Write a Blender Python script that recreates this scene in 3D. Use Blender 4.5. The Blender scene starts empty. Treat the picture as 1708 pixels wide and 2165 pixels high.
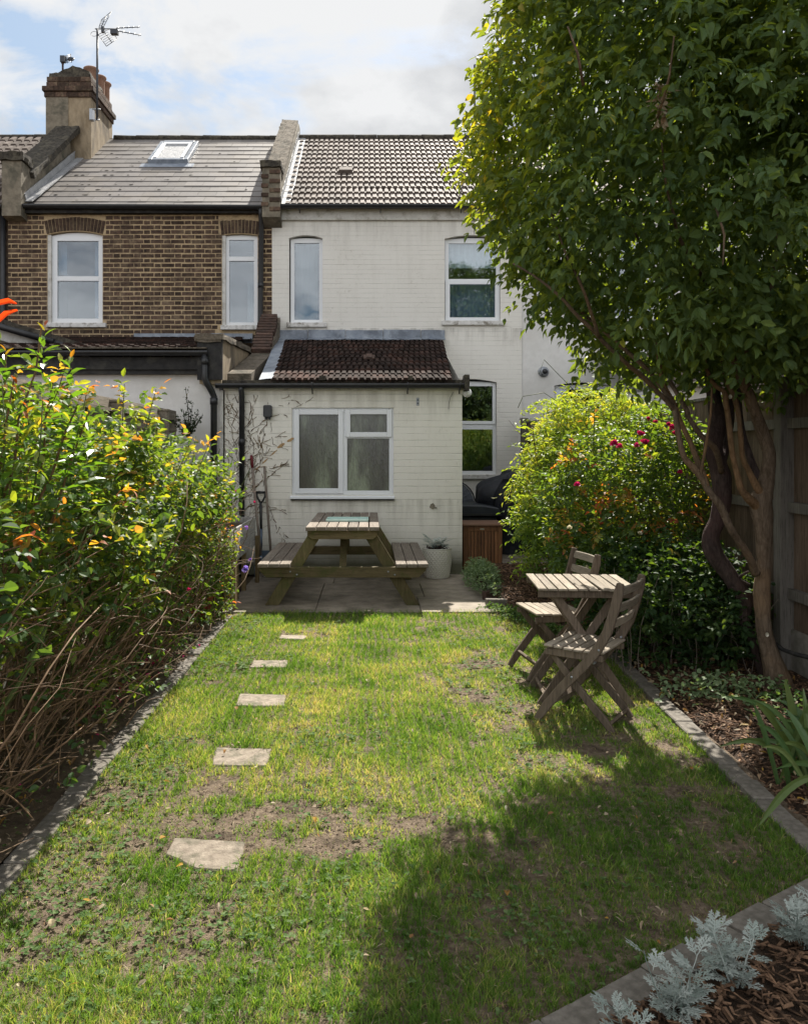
import bpy, bmesh, math, random
import numpy as np
from mathutils import Vector, Matrix, Euler
random.seed(7); RNG = np.random.default_rng(11)
R = math.radians
SC = bpy.context.scene
COL = SC.collection

# ------------------------------------------------------------------ camera
F, VX, HY, CH = 1708.0, 785.0, 950.0, 1.55      # focal length and principal point measured on the photograph, eye height
cam = bpy.data.cameras.new('camera'); camo = bpy.data.objects.new('camera', cam); COL.objects.link(camo)
camo.location = (0, 0, CH); camo.rotation_euler = (R(90), 0, 0)
cam.sensor_fit = 'HORIZONTAL'; cam.sensor_width = 36; cam.lens = 36*F/1708
cam.shift_x = (854-VX)/1708; cam.shift_y = -(1082.5-HY)/1708
cam.clip_start = .05; cam.clip_end = 2000
SC.camera = camo

# ------------------------------------------------------------------ sun and sky
SUN_T = Vector((.19, .893, 1.0)).normalized()     # towards the sun
sun = bpy.data.lights.new('sun', 'SUN'); suno = bpy.data.objects.new('sun', sun); COL.objects.link(suno)
sun.energy = 5.0; sun.angle = R(.53); sun.color = (1, .94, .84)
suno.rotation_euler = SUN_T.to_track_quat('Z', 'Y').to_euler()
suno.location = (3, 12, 20)
W = bpy.data.worlds.new('World'); SC.world = W; W.use_nodes = True
SC.view_settings.view_transform = 'Standard'; SC.view_settings.look = 'None'
SC.view_settings.gamma = 1; SC.view_settings.exposure = 1.12; SC.view_settings.use_curve_mapping = False

def N(nt, typ, **kw):
    n = nt.nodes.new(typ)
    for k, v in kw.items():
        if k.startswith('i_'):
            key = k[2:]
            key = int(key) if key.isdigit() else key.replace('_', ' ')
            n.inputs[key].default_value = v
        else: setattr(n, k, v)
    return n
def L(nt, a, b): nt.links.new(a, b)
def math_n(nt, op, a, b=None, c=None, clamp=False):
    n = nt.nodes.new('ShaderNodeMath'); n.operation = op; n.use_clamp = clamp
    for i, v in enumerate((a, b, c)):
        if v is None: continue
        if isinstance(v, (int, float)): n.inputs[i].default_value = v
        else: nt.links.new(v, n.inputs[i])
    return n.outputs[0]
def ramp(nt, fac, stops, interp='LINEAR'):
    n = nt.nodes.new('ShaderNodeValToRGB'); n.color_ramp.interpolation = interp
    e = n.color_ramp.elements
    while len(e) < len(stops): e.new(.5)
    for q, (p, c) in zip(e, stops):
        q.position = p; q.color = c if len(c) == 4 else (*c, 1)
    nt.links.new(fac, n.inputs[0]); return n.outputs[0]
def mixc(nt, fac, a, b, mode='MIX'):
    n = nt.nodes.new('ShaderNodeMix'); n.data_type = 'RGBA'; n.blend_type = mode
    for s, v in ((n.inputs[0], fac), (n.inputs[6], a), (n.inputs[7], b)):
        if isinstance(v, (int, float)): s.default_value = v
        elif isinstance(v, tuple): s.default_value = (*v, 1) if len(v) == 3 else v
        else: nt.links.new(v, s)
    return n.outputs[2]

def build_world():
    nt = W.node_tree; nt.nodes.clear()
    out = N(nt, 'ShaderNodeOutputWorld'); bg = N(nt, 'ShaderNodeBackground'); bg.inputs[1].default_value = .074
    sky = N(nt, 'ShaderNodeTexSky', sky_type='NISHITA', sun_disc=False)
    sky.sun_elevation = math.asin(SUN_T.z); sky.sun_rotation = math.atan2(SUN_T.x, SUN_T.y)
    sky.air_density = 1.0; sky.dust_density = 1.6
    tc = N(nt, 'ShaderNodeTexCoord')
    sep = N(nt, 'ShaderNodeSeparateXYZ'); L(nt, tc.outputs['Generated'], sep.inputs[0])
    zz = math_n(nt, 'ADD', math_n(nt, 'MAXIMUM', sep.outputs[2], 0.0), .22)
    cx = math_n(nt, 'DIVIDE', sep.outputs[0], zz); cy = math_n(nt, 'DIVIDE', sep.outputs[1], zz)
    com = N(nt, 'ShaderNodeCombineXYZ', i_2=3.7); L(nt, cx, com.inputs[0]); L(nt, cy, com.inputs[1])
    n1 = N(nt, 'ShaderNodeTexNoise', i_Scale=3.1, i_Detail=10.0, i_Roughness=.58, i_Distortion=.35); L(nt, com.outputs[0], n1.inputs['Vector'])
    n2 = N(nt, 'ShaderNodeTexNoise', i_Scale=2.1, i_Detail=7.0, i_Roughness=.55, i_Distortion=.1)
    off = N(nt, 'ShaderNodeVectorMath', operation='ADD'); L(nt, com.outputs[0], off.inputs[0]); off.inputs[1].default_value = (4.2, 1.3, 2)
    L(nt, off.outputs[0], n2.inputs['Vector'])
    # gaps of blue in the cloud cover, set by sky direction
    hole = None
    for (px, py, w, s) in ((320, 170, .19, .30), (455, 235, .11, .34), (150, 200, .12, .16), (60, 110, .07, .08), (980, 20, .12, .12), (560, 50, .09, .10)):
        d = Vector((px-VX, F, HY-py)).normalized()
        dn = N(nt, 'ShaderNodeVectorMath', operation='DISTANCE'); L(nt, tc.outputs['Generated'], dn.inputs[0]); dn.inputs[1].default_value = d
        g = math_n(nt, 'MULTIPLY', math_n(nt, 'SUBTRACT', 1.0, math_n(nt, 'DIVIDE', dn.outputs['Value'], w), clamp=True), s)
        hole = g if hole is None else math_n(nt, 'ADD', hole, g)
    f = math_n(nt, 'SUBTRACT', math_n(nt, 'MULTIPLY_ADD', n1.outputs['Fac'], 2.3, -.43), hole)
    cov = ramp(nt, f, [(.30, (0, 0, 0)), (.46, (.70, .70, .70)), (.60, (1, 1, 1))])
    shade = ramp(nt, n2.outputs['Fac'], [(.38, (3.1, 3.2, 3.4)), (.48, (4.3, 4.38, 4.5)), (.58, (5.5, 5.55, 5.6))])
    pale = mixc(nt, .60, sky.outputs[0], (2.6, 3.6, 4.6))
    # clouds behind the camera are brightened to add fill light on the shaded walls
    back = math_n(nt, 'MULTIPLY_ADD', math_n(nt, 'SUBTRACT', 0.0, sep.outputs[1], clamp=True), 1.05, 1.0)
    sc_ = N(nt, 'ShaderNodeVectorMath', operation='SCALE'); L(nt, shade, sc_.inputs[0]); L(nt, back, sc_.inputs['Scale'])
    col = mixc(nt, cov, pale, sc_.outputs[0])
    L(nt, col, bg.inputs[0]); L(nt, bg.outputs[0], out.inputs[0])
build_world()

# ------------------------------------------------------------------ measuring
def P(x, y, Y): return Vector(((x-VX)*Y/F, Y, CH+(HY-y)*Y/F))
def G(x, y, z=0.0):
    Y = (CH-z)*F/(y-HY); return Vector(((x-VX)*Y/F, Y, z))

# ------------------------------------------------------------------ mesh building
class M:
    def __init__(s): s.v = []; s.f = []; s.m = []; s.a = []; s.mi = 0; s.av = .5; s.sm = []; s.smooth = False
    def add(s, vs, fs):
        o = len(s.v); s.v.extend([tuple(v) for v in vs]); s.a.extend([s.av]*len(vs))
        for f in fs: s.f.append(tuple(o+i for i in f)); s.m.append(s.mi); s.sm.append(s.smooth)
    def box(s, c, d, rot=None):
        hx, hy, hz = d[0]/2, d[1]/2, d[2]/2
        vs = [Vector((x, y, z)) for x in (-hx, hx) for y in (-hy, hy) for z in (-hz, hz)]
        if rot is not None: vs = [rot @ v for v in vs]
        c = Vector(c); vs = [v+c for v in vs]
        s.add(vs, [(0, 1, 3, 2), (4, 6, 7, 5), (0, 4, 5, 1), (2, 3, 7, 6), (0, 2, 6, 4), (1, 5, 7, 3)])
    def bx(s, x0, x1, y0, y1, z0, z1): s.box(((x0+x1)/2, (y0+y1)/2, (z0+z1)/2), (x1-x0, y1-y0, z1-z0))
    def beam(s, p0, p1, w, h, side=(0, 1, 0)):
        # w: thickness along side, h: the other way
        p0 = Vector(p0); p1 = Vector(p1); d = (p1-p0); ln = d.length; d.normalize()
        sd = Vector(side); sd = (sd-d*sd.dot(d)).normalized(); u = sd.cross(d).normalized()
        rot = Matrix((d, sd, u)).transposed()
        s.box((p0+p1)/2, (ln, w, h), rot)
    def prism(s, pts, a, b, axis='Y'):
        # pts 2D polygon, extruded along axis from a to b
        n = len(pts)
        def mk(p, t):
            if axis == 'Y': return (p[0], t, p[1])
            if axis == 'X': return (t, p[0], p[1])
            return (p[0], p[1], t)
        vs = [mk(p, a) for p in pts]+[mk(p, b) for p in pts]
        fs = [tuple(range(n)), tuple(range(2*n-1, n-1, -1))]
        for i in range(n): j = (i+1) % n; fs.append((i, i+n, j+n, j))
        s.add(vs, fs)
    def tube(s, pts, rad, n=8, cap=True):
        pts = [Vector(p) for p in pts]
        if not hasattr(rad, '__len__'): rad = [rad]*len(pts)
        sm = s.smooth; s.smooth = True
        t0 = (pts[1]-pts[0]).normalized()
        ref = Vector((0, 0, 1)) if abs(t0.z) < .9 else Vector((1, 0, 0))
        u = t0.cross(ref).normalized(); vs = []
        for i, p in enumerate(pts):
            t = (pts[min(i+1, len(pts)-1)]-pts[max(i-1, 0)])
            if t.length < 1e-9: t = t0.copy()
            t.normalize()
            u = (u-t*u.dot(t))
            if u.length < 1e-6: u = t.orthogonal()
            u.normalize(); w = t.cross(u)
            for k in range(n):
                a = 2*math.pi*k/n; vs.append(p+(u*math.cos(a)+w*math.sin(a))*rad[i])
        fs = []
        for i in range(len(pts)-1):
            for k in range(n):
                k2 = (k+1) % n; fs.append((i*n+k, i*n+k2, (i+1)*n+k2, (i+1)*n+k))
        if cap: fs.append(tuple(range(n-1, -1, -1))); fs.append(tuple(range((len(pts)-1)*n, len(pts)*n)))
        s.add(vs, fs); s.smooth = sm
    def lathe(s, prof, c, n=24, wob=None):
        sm = s.smooth; s.smooth = True
        vs = []
        for (r, z) in prof:
            for k in range(n):
                a = 2*math.pi*k/n; vs.append((c[0]+r*math.cos(a), c[1]+r*math.sin(a), c[2]+z))
        fs = []
        for i in range(len(prof)-1):
            for k in range(n):
                k2 = (k+1) % n; fs.append((i*n+k, i*n+k2, (i+1)*n+k2, (i+1)*n+k))
        s.add(vs, fs); s.smooth = sm
    def build(s, name, mats, parent=None, bevel=0):
        me = bpy.data.meshes.new(name); me.from_pydata(s.v, [], s.f)
        if not isinstance(mats, (list, tuple)): mats = [mats]
        for m in mats: me.materials.append(m)
        if len(mats) > 1: me.polygons.foreach_set('material_index', s.m)
        me.polygons.foreach_set('use_smooth', s.sm)
        at = me.attributes.new('v', 'FLOAT', 'POINT'); at.data.foreach_set('value', s.a)
        me.update()
        o = bpy.data.objects.new(name, me); COL.objects.link(o)
        if parent is not None: attach(o, parent)
        if bevel:
            b = o.modifiers.new('bevel', 'BEVEL'); b.width = bevel; b.segments = 1; b.limit_method = 'ANGLE'; b.angle_limit = R(40)
        return o

ORIG = {}
def attach(o, parent):
    # meshes are built in world space; the parent's place is taken off again
    o.parent = parent
    w = Matrix.Identity(4); q = parent; chain = []
    while q is not None: chain.append(q); q = q.parent
    for q in reversed(chain): w = w @ q.matrix_parent_inverse @ Matrix.LocRotScale(q.location, q.rotation_euler, q.scale)
    o.matrix_parent_inverse = w.inverted()
def tag(o, label=None, cat=None, group=None, kind=None):
    if label: o['label'] = label
    if cat: o['category'] = cat
    if group: o['group'] = group
    if kind: o['kind'] = kind
    return o
def thing(name, label, cat, loc=(0, 0, 0), rz=0, group=None):
    o = bpy.data.objects.new(name, None); COL.objects.link(o); o.location = loc; o.rotation_euler = (0, 0, rz)
    o.empty_display_size = .1
    return tag(o, label, cat, group)
def local_part(m, name, mats, parent, bevel=0):
    # mesh given in the parent's own space
    o = m.build(name, mats, None, bevel); o.parent = parent; return o
def copy_tree(o, parent=None):
    c = o.copy(); COL.objects.link(c)
    if parent is not None: c.parent = parent
    for ch in list(o.children): copy_tree(ch, c)
    return c
def npmesh(name, V, faces, mats, parent=None, v=None, smooth=False):
    """V (n,3) array, faces (m,k) array of equal size k (3 or 4)"""
    me = bpy.data.meshes.new(name); V = np.ascontiguousarray(V, dtype=np.float32); faces = np.ascontiguousarray(faces, dtype=np.int32)
    me.vertices.add(len(V)); me.vertices.foreach_set('co', V.ravel())
    k = faces.shape[1]; me.loops.add(faces.size); me.loops.foreach_set('vertex_index', faces.ravel())
    me.polygons.add(len(faces)); me.polygons.foreach_set('loop_start', np.arange(0, faces.size, k, dtype=np.int32))
    try: me.polygons.foreach_set('loop_total', np.full(len(faces), k, dtype=np.int32))
    except Exception: pass
    me.polygons.foreach_set('use_smooth', np.full(len(faces), bool(smooth)))
    if not isinstance(mats, (list, tuple)): mats = [mats]
    for m in mats: me.materials.append(m)
    if v is not None:
        at = me.attributes.new('v', 'FLOAT', 'POINT'); at.data.foreach_set('value', np.ascontiguousarray(v, dtype=np.float32))
    me.update(calc_edges=True); me.validate()
    o = bpy.data.objects.new(name, me); COL.objects.link(o)
    if parent is not None: attach(o, parent)
    return o

# ------------------------------------------------------------------ materials
def newmat(name):
    m = bpy.data.materials.new(name); m.use_nodes = True; nt = m.node_tree; nt.nodes.clear()
    out = N(nt, 'ShaderNodeOutputMaterial'); b = N(nt, 'ShaderNodeBsdfPrincipled'); L(nt, b.outputs[0], out.inputs[0])
    return m, nt, b, out
def coords(nt, scale=(1, 1, 1), off=(0, 0, 0), kind='Object'):
    tc = N(nt, 'ShaderNodeTexCoord'); mp = N(nt, 'ShaderNodeMapping'); mp.inputs['Scale'].default_value = scale; mp.inputs['Location'].default_value = off
    L(nt, tc.outputs[kind], mp.inputs[0]); return mp.outputs[0]
def noise(nt, vec, scale, detail=4, rough=.55, dist=0):
    n = N(nt, 'ShaderNodeTexNoise', i_Scale=float(scale), i_Detail=float(detail), i_Roughness=float(rough), i_Distortion=float(dist)); L(nt, vec, n.inputs['Vector']); return n.outputs['Fac']
def bump(nt, b, h, strength=.4, dist=.01):
    n = N(nt, 'ShaderNodeBump', i_Strength=strength, i_Distance=dist); L(nt, h, n.inputs['Height']); L(nt, n.outputs[0], b.inputs['Normal']); return n
def attr(nt, name='v'):
    n = N(nt, 'ShaderNodeAttribute', attribute_name=name); return n.outputs['Fac']

def m_noise(name, c1, c2, scale=8, rough=.8, bs=.3, bd=.005, c3=None, sc3=1.5, spec=.3, usev=0, stretch=(1, 1, 1), detail=6, metal=0):
    """two-colour mottled surface, optional large stain colour c3, per-piece variation usev"""
    m, nt, b, out = newmat(name); v = coords(nt, stretch)
    n = noise(nt, v, scale, detail, .6)
    col = mixc(nt, ramp(nt, n, [(.35, (0, 0, 0)), (.65, (1, 1, 1))]), c1, c2)
    if c3 is not None:
        n3 = noise(nt, v, sc3, 6, .65, .3)
        col = mixc(nt, ramp(nt, n3, [(.50, (0, 0, 0)), (.66, (1, 1, 1))]), col, c3)
    if usev:
        hv = N(nt, 'ShaderNodeHueSaturation'); L(nt, col, hv.inputs['Color'])
        L(nt, math_n(nt, 'ADD', math_n(nt, 'MULTIPLY', attr(nt), usev*2), 1-usev), hv.inputs['Value']); col = hv.outputs[0]
    L(nt, col, b.inputs['Base Color']); b.inputs['Roughness'].default_value = rough
    b.inputs['Specular IOR Level'].default_value = spec; b.inputs['Metallic'].default_value = metal
    nf = noise(nt, v, scale*4, 5, .7)
    bump(nt, b, math_n(nt, 'ADD', n, nf), bs, bd)
    return m

def m_wood(name, c1, c2, c3, axis='Y', rough=.85, moss=None, grain=26, bs=.6):
    """weathered timber: grain along axis"""
    m, nt, b, out = newmat(name)
    st = {'X': (.06, 1, 1), 'Y': (1, .06, 1), 'Z': (1, 1, .06)}[axis]
    v = coords(nt, st)
    w = noise(nt, v, grain, 6, .65, .6)
    w2 = noise(nt, v, grain*5, 4, .7)
    v0 = coords(nt)
    big = noise(nt, v0, 3.5, 5, .6)
    col = mixc(nt, ramp(nt, w, [(.33, (0, 0, 0)), (.62, (1, 1, 1))]), c1, c2)
    col = mixc(nt, ramp(nt, big, [(.42, (0, 0, 0)), (.66, (1, 1, 1))]), col, c3)
    col = mixc(nt, math_n(nt, 'MULTIPLY', ramp(nt, w2, [(.50, (0, 0, 0)), (.62, (1, 1, 1))]), .55), col, tuple(.35*x for x in c1))
    if moss is not None:
        ms = noise(nt, v0, 6, 6, .7)
        col = mixc(nt, ramp(nt, ms, [(.50, (0, 0, 0)), (.64, (.8, .8, .8))]), col, moss)
    hv = N(nt, 'ShaderNodeHueSaturation'); L(nt, col, hv.inputs['Color'])
    L(nt, math_n(nt, 'ADD', math_n(nt, 'MULTIPLY', attr(nt), .5), .75), hv.inputs['Value'])
    L(nt, hv.outputs[0], b.inputs['Base Color']); b.inputs['Roughness'].default_value = rough; b.inputs['Specular IOR Level'].default_value = .25
    bump(nt, b, math_n(nt, 'ADD', w, math_n(nt, 'MULTIPLY', w2, .6)), bs, .004)
    return m

def m_leaf(name, stops, trans=.45, tcol=(1.5, 1.35, .35), rough=.5, spec=.3, veins=True):
    """leaves: colour by the per-leaf value v, thin translucent sheet"""
    m, nt, b, out = newmat(name)
    a = attr(nt)
    col = ramp(nt, a, stops)
    vv = coords(nt); nz = noise(nt, vv, 60, 2, .5)
    col = mixc(nt, .35, col, mixc(nt, nz, (.55, .55, .55), (1.45, 1.45, 1.45)), 'MULTIPLY')
    L(nt, col, b.inputs['Base Color']); b.inputs['Roughness'].default_value = rough; b.inputs['Specular IOR Level'].default_value = spec
    tr = N(nt, 'ShaderNodeBsdfTranslucent'); L(nt, mixc(nt, 1.0, col, tcol, 'MULTIPLY'), tr.inputs[0])
    mx = N(nt, 'ShaderNodeMixShader', i_0=trans); L(nt, b.outputs[0], mx.inputs[1]); L(nt, tr.outputs[0], mx.inputs[2]); L(nt, mx.outputs[0], out.inputs[0])
    return m

def m_plain(name, c, rough=.5, spec=.4, metal=0, var=.12, sc=20):
    m, nt, b, out = newmat(name); v = coords(nt); n = noise(nt, v, sc, 4, .6)
    lo = tuple(x*(1-var) for x in c); hi = tuple(min(1, x*(1+var)) for x in c)
    L(nt, mixc(nt, n, lo, hi), b.inputs['Base Color']); b.inputs['Roughness'].default_value = rough
    b.inputs['Specular IOR Level'].default_value = spec; b.inputs['Metallic'].default_value = metal
    return m

def m_painted_brick(name, base, jt=.5, dirt=(.35, .31, .25), rowh=.0787, bs=.6, dirtamt=.35, low=None, streak=()):
    """painted brickwork: bed joints show as uneven fine lines, perpends barely, flaking and dirt in patches"""
    m, nt, b, out = newmat(name)
    tc = N(nt, 'ShaderNodeTexCoord'); ob = tc.outputs['Object']; sp = N(nt, 'ShaderNodeSeparateXYZ'); L(nt, ob, sp.inputs[0])
    nzw = noise(nt, coords(nt, (1, 1, 3)), 4, 4, .6)
    u = math_n(nt, 'ADD', sp.outputs[0], sp.outputs[1])
    w = math_n(nt, 'ADD', sp.outputs[2], math_n(nt, 'MULTIPLY', nzw, .018))
    fr = math_n(nt, 'FRACT', math_n(nt, 'DIVIDE', w, rowh))
    bed = math_n(nt, 'SUBTRACT', 1.0, math_n(nt, 'MULTIPLY', math_n(nt, 'ABSOLUTE', math_n(nt, 'SUBTRACT', fr, .5)), 14.0), clamp=True)
    row = math_n(nt, 'FLOOR', math_n(nt, 'DIVIDE', w, rowh))
    rj = math_n(nt, 'FRACT', math_n(nt, 'MULTIPLY', math_n(nt, 'SINE', math_n(nt, 'MULTIPLY', row, 12.9898)), 43758.5))
    fu = math_n(nt, 'FRACT', math_n(nt, 'ADD', math_n(nt, 'DIVIDE', u, .1725), rj))
    per = math_n(nt, 'SUBTRACT', 1.0, math_n(nt, 'MULTIPLY', math_n(nt, 'ABSOLUTE', math_n(nt, 'SUBTRACT', fu, .5)), 32.0), clamp=True)
    fade = ramp(nt, noise(nt, coords(nt, (1, 1, 4)), 3.2, 5, .7), [(.36, (.12, .12, .12)), (.62, (1, 1, 1))])
    fade2 = ramp(nt, noise(nt, ob, 7, 4, .7), [(.50, (0, 0, 0)), (.66, (.6, .6, .6))])
    jf = math_n(nt, 'MAXIMUM', math_n(nt, 'MULTIPLY', bed, fade), math_n(nt, 'MULTIPLY', per, fade2))
    cell = N(nt, 'ShaderNodeTexNoise', i_Scale=5.0, i_Detail=2.0); cb = N(nt, 'ShaderNodeCombineXYZ'); L(nt, math_n(nt, 'FLOOR', math_n(nt, 'ADD', math_n(nt, 'DIVIDE', u, .1725), math_n(nt, 'ADD', rj, .5))), cb.inputs[0]); L(nt, math_n(nt, 'FLOOR', math_n(nt, 'ADD', math_n(nt, 'DIVIDE', w, rowh), .5)), cb.inputs[1]); L(nt, cb.outputs[0], cell.inputs['Vector'])
    n1 = noise(nt, ob, 1.1, 6, .65); n2 = noise(nt, ob, 22, 7, .72); n3 = noise(nt, coords(nt, (1, 1, .12)), 9, 5, .65)
    c = mixc(nt, cell.outputs['Fac'], tuple(.93*x for x in base), tuple(min(.9, 1.05*x) for x in base))
    c = mixc(nt, math_n(nt, 'MULTIPLY', ramp(nt, n1, [(.45, (0, 0, 0)), (.78, (1, 1, 1))]), dirtamt*.6), c, dirt)
    c = mixc(nt, math_n(nt, 'MULTIPLY', math_n(nt, 'MULTIPLY', ramp(nt, n2, [(.56, (0, 0, 0)), (.68, (1, 1, 1))]), ramp(nt, n1, [(.42, (0, 0, 0)), (.6, (1, 1, 1))])), dirtamt*1.6), c, dirt)
    c = mixc(nt, math_n(nt, 'MULTIPLY', ramp(nt, n3, [(.52, (0, 0, 0)), (.72, (1, 1, 1))]), dirtamt*.45), c, dirt)
    for (zs, ln, amt) in streak:      # grime washed down from gutters and sills
        d = math_n(nt, 'DIVIDE', math_n(nt, 'SUBTRACT', zs, sp.outputs[2]), ln)
        g = math_n(nt, 'MULTIPLY', math_n(nt, 'SUBTRACT', 1.0, d, clamp=True), math_n(nt, 'GREATER_THAN', d, 0.0))
        c = mixc(nt, math_n(nt, 'MULTIPLY', math_n(nt, 'MULTIPLY', g, ramp(nt, n3, [(.40, (0, 0, 0)), (.62, (1, 1, 1))])), amt), c, tuple(.6*x for x in dirt))
    c = mixc(nt, math_n(nt, 'MULTIPLY', jf, jt), c, tuple(.42*x for x in base))
    if low is not None:    # grime that has splashed up from the ground
        g = math_n(nt, 'SUBTRACT', 1.0, math_n(nt, 'DIVIDE', math_n(nt, 'SUBTRACT', sp.outputs[2], math_n(nt, 'MULTIPLY', n1, .25)), low), clamp=True)
        c = mixc(nt, math_n(nt, 'MULTIPLY', math_n(nt, 'MULTIPLY', g, g), 1.0), c, (.13, .13, .09))
    L(nt, c, b.inputs['Base Color']); b.inputs['Roughness'].default_value = .8; b.inputs['Specular IOR Level'].default_value = .25
    h = math_n(nt, 'SUBTRACT', math_n(nt, 'MULTIPLY', n2, .5), jf)
    bump(nt, b, h, bs, .007)
    return m

MAT = {}
def mats():
    g = MAT
    g['soil'] = m_noise('soil', (.060, .042, .028), (.13, .095, .062), 14, .95, .8, .02, c3=(.10, .078, .045), sc3=3)
    g['lawn_soil'] = m_noise('lawn_soil', (.16, .115, .08), (.33, .255, .18), 40, .95, 1.0, .02, c3=(.085, .062, .040), sc3=7)
    g['mulch_base'] = m_noise('mulch_base', (.028, .018, .012), (.085, .052, .032), 30, .95, .9, .02)
    g['patio'] = m_noise('patio', (.20, .17, .135), (.31, .27, .22), 7, .9, .35, .004, c3=(.13, .115, .09), sc3=1.6)
    g['paver'] = m_noise('paver', (.12, .108, .092), (.21, .19, .165), 30, .9, .5, .003, c3=(.10, .10, .075), sc3=6, usev=.16)
    g['slab'] = m_noise('slab', (.20, .165, .13), (.33, .28, .225), 26, .9, .8, .006, c3=(.13, .12, .085), sc3=9, usev=.15)
    g['brick'] = m_noise('brick', (.040, .026, .020), (.105, .066, .046), 22, .9, .6, .006, c3=(.135, .100, .066), sc3=9, usev=.45)
    g['mortar'] = m_noise('mortar', (.38, .28, .165), (.52, .40, .25), 30, .95, .6, .006, c3=(.20, .15, .10), sc3=2.2)
    g['white_brick'] = m_painted_brick('white_brick', (.74, .72, .675), .42, dirtamt=.26, dirt=(.40, .37, .32), streak=((5.35, .5, .25), (3.55, .35, .5)))
    g['cream_brick'] = m_painted_brick('cream_brick', (.79, .765, .70), .58, dirtamt=.30, dirt=(.42, .38, .30), rowh=.0815, low=.5, streak=((2.28, .4, .35), (.93, .45, .35)))
    g['render'] = m_noise('white_render', (.64, .63, .615), (.71, .70, .685), 12, .85, .25, .003, c3=(.60, .585, .56), sc3=.8)
    g['old_render'] = m_noise('old_render', (.22, .17, .11), (.36, .29, .20), 9, .9, .5, .006, c3=(.14, .115, .085), sc3=2.2, stretch=(1, 1, .45))
    g['dark_render'] = m_noise('grey_render', (.15, .13, .10), (.24, .21, .16), 11, .9, .5, .006, c3=(.09, .085, .065), sc3=3)
    g['coping'] = m_noise('mossy_mortar', (.10, .085, .065), (.22, .185, .145), 20, .95, .9, .015, c3=(.06, .055, .04), sc3=5)
    g['dark_coping'] = m_noise('blackened_mortar', (.030, .027, .023), (.085, .075, .06), 24, .95, .9, .015, c3=(.13, .115, .085), sc3=6)
    g['red_brick'] = m_noise('old_red_brick', (.055, .036, .029), (.11, .066, .050), 14, .9, .7, .008, c3=(.06, .045, .035), sc3=4, usev=.3)
    g['slate'] = m_slate()
    g['tile'] = m_noise('concrete_tile', (.10, .080, .070), (.16, .130, .113), 26, .75, .4, .003, c3=(.20, .17, .15), sc3=8, usev=.28, spec=.15)
    g['dark_tile'] = m_noise('brown_tile', (.020, .014, .012), (.040, .027, .023), 26, .92, .4, .003, c3=(.065, .034, .026), sc3=3, usev=.40, spec=.08)
    g['lead'] = m_noise('lead', (.17, .20, .25), (.30, .335, .385), 6, .5, .4, .01, c3=(.12, .14, .175), sc3=3, spec=.5)
    g['lead_bright'] = m_noise('new_lead', (.26, .27, .28), (.38, .385, .40), 9, .6, .6, .02, spec=.6)
    g['black'] = m_noise('black_plastic', (.012, .013, .015), (.024, .025, .028), 12, .42, .1, .002, spec=.5)
    g['black_paint'] = m_noise('black_paint', (.012, .012, .013), (.028, .027, .027), 14, .7, .3, .003, c3=(.05, .048, .042), sc3=5)
    g['upvc'] = m_plain('white_upvc', (.74, .76, .79), .35, .5, var=.03)
    g['sill'] = m_noise('chipped_sill', (.55, .54, .52), (.68, .67, .65), 14, .7, .3, .003, c3=(.20, .18, .15), sc3=9)
    g['timber_paint'] = m_noise('old_white_paint', (.50, .49, .46), (.60, .59, .56), 14, .7, .3, .003, c3=(.32, .30, .26), sc3=7)
    g['pane'] = m_pane('window_glass')
    g['obscure'] = m_obscure()
    g['dark_room'] = m_plain('room', (.22, .22, .23), .9)
    g['curtain'] = m_plain('curtain', (.20, .25, .33), .9)
    g['blind'] = m_plain('blind', (.20, .21, .22), .8)
    g['sky_blind'] = m_plain('pale_blind', (.50, .53, .55), .8)
    g['terracotta'] = m_noise('terracotta', (.22, .125, .085), (.32, .19, .135), 8, .85, .2, .003, c3=(.22, .13, .09), sc3=4)
    g['metal'] = m_plain('galvanised', (.35, .37, .40), .45, .5, .6)
    g['aerial'] = m_plain('aerial_metal', (.05, .055, .065), .5, .5, .5)
    g['picnic_top'] = m_wood('picnic_top', (.14, .115, .095), (.25, .215, .18), (.19, .155, .125), 'Y', grain=30)
    g['picnic_x'] = m_wood('picnic_frame', (.115, .085, .045), (.20, .155, .085), (.15, .12, .065), 'X', moss=(.085, .095, .028))
    g['picnic_z'] = m_wood('picnic_leg', (.105, .078, .040), (.185, .145, .078), (.12, .11, .05), 'Z', moss=(.075, .09, .025))
    g['teak_top'] = m_wood('bistro_slats', (.20, .165, .125), (.36, .31, .25), (.25, .215, .165), 'Y', grain=34)
    g['teak'] = m_wood('bistro_frame', (.105, .078, .055), (.21, .165, .125), (.15, .115, .085), 'Z', grain=30)
    g['seat_slat'] = m_wood('seat_slats', (.19, .155, .115), (.33, .28, .22), (.23, .19, .14), 'X', grain=34)
    g['chest'] = m_wood('chest_wood', (.15, .068, .030), (.25, .120, .055), (.19, .09, .045), 'Z', .55, grain=22, bs=.2)
    g['chest_lid'] = m_wood('chest_lid', (.15, .075, .045), (.24, .130, .080), (.21, .125, .085), 'X', .6, grain=22, bs=.2)
    g['fence'] = m_wood('fence_board', (.10, .070, .048), (.19, .14, .105), (.14, .105, .078), 'Z', grain=24)
    g['fence_post'] = m_wood('fence_post', (.115, .105, .095), (.21, .195, .175), (.15, .14, .125), 'Z', grain=22)
    g['fence_left'] = m_wood('old_fence', (.16, .135, .105), (.28, .245, .20), (.20, .17, .13), 'Y', grain=26)
    g['concrete'] = m_noise('concrete', (.22, .205, .18), (.34, .32, .285), 12, .95, .5, .006, c3=(.15, .15, .11), sc3=3)
    g['planter'] = m_wood('grey_planter', (.24, .235, .225), (.40, .39, .37), (.30, .29, .275), 'Y', grain=24)
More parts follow.
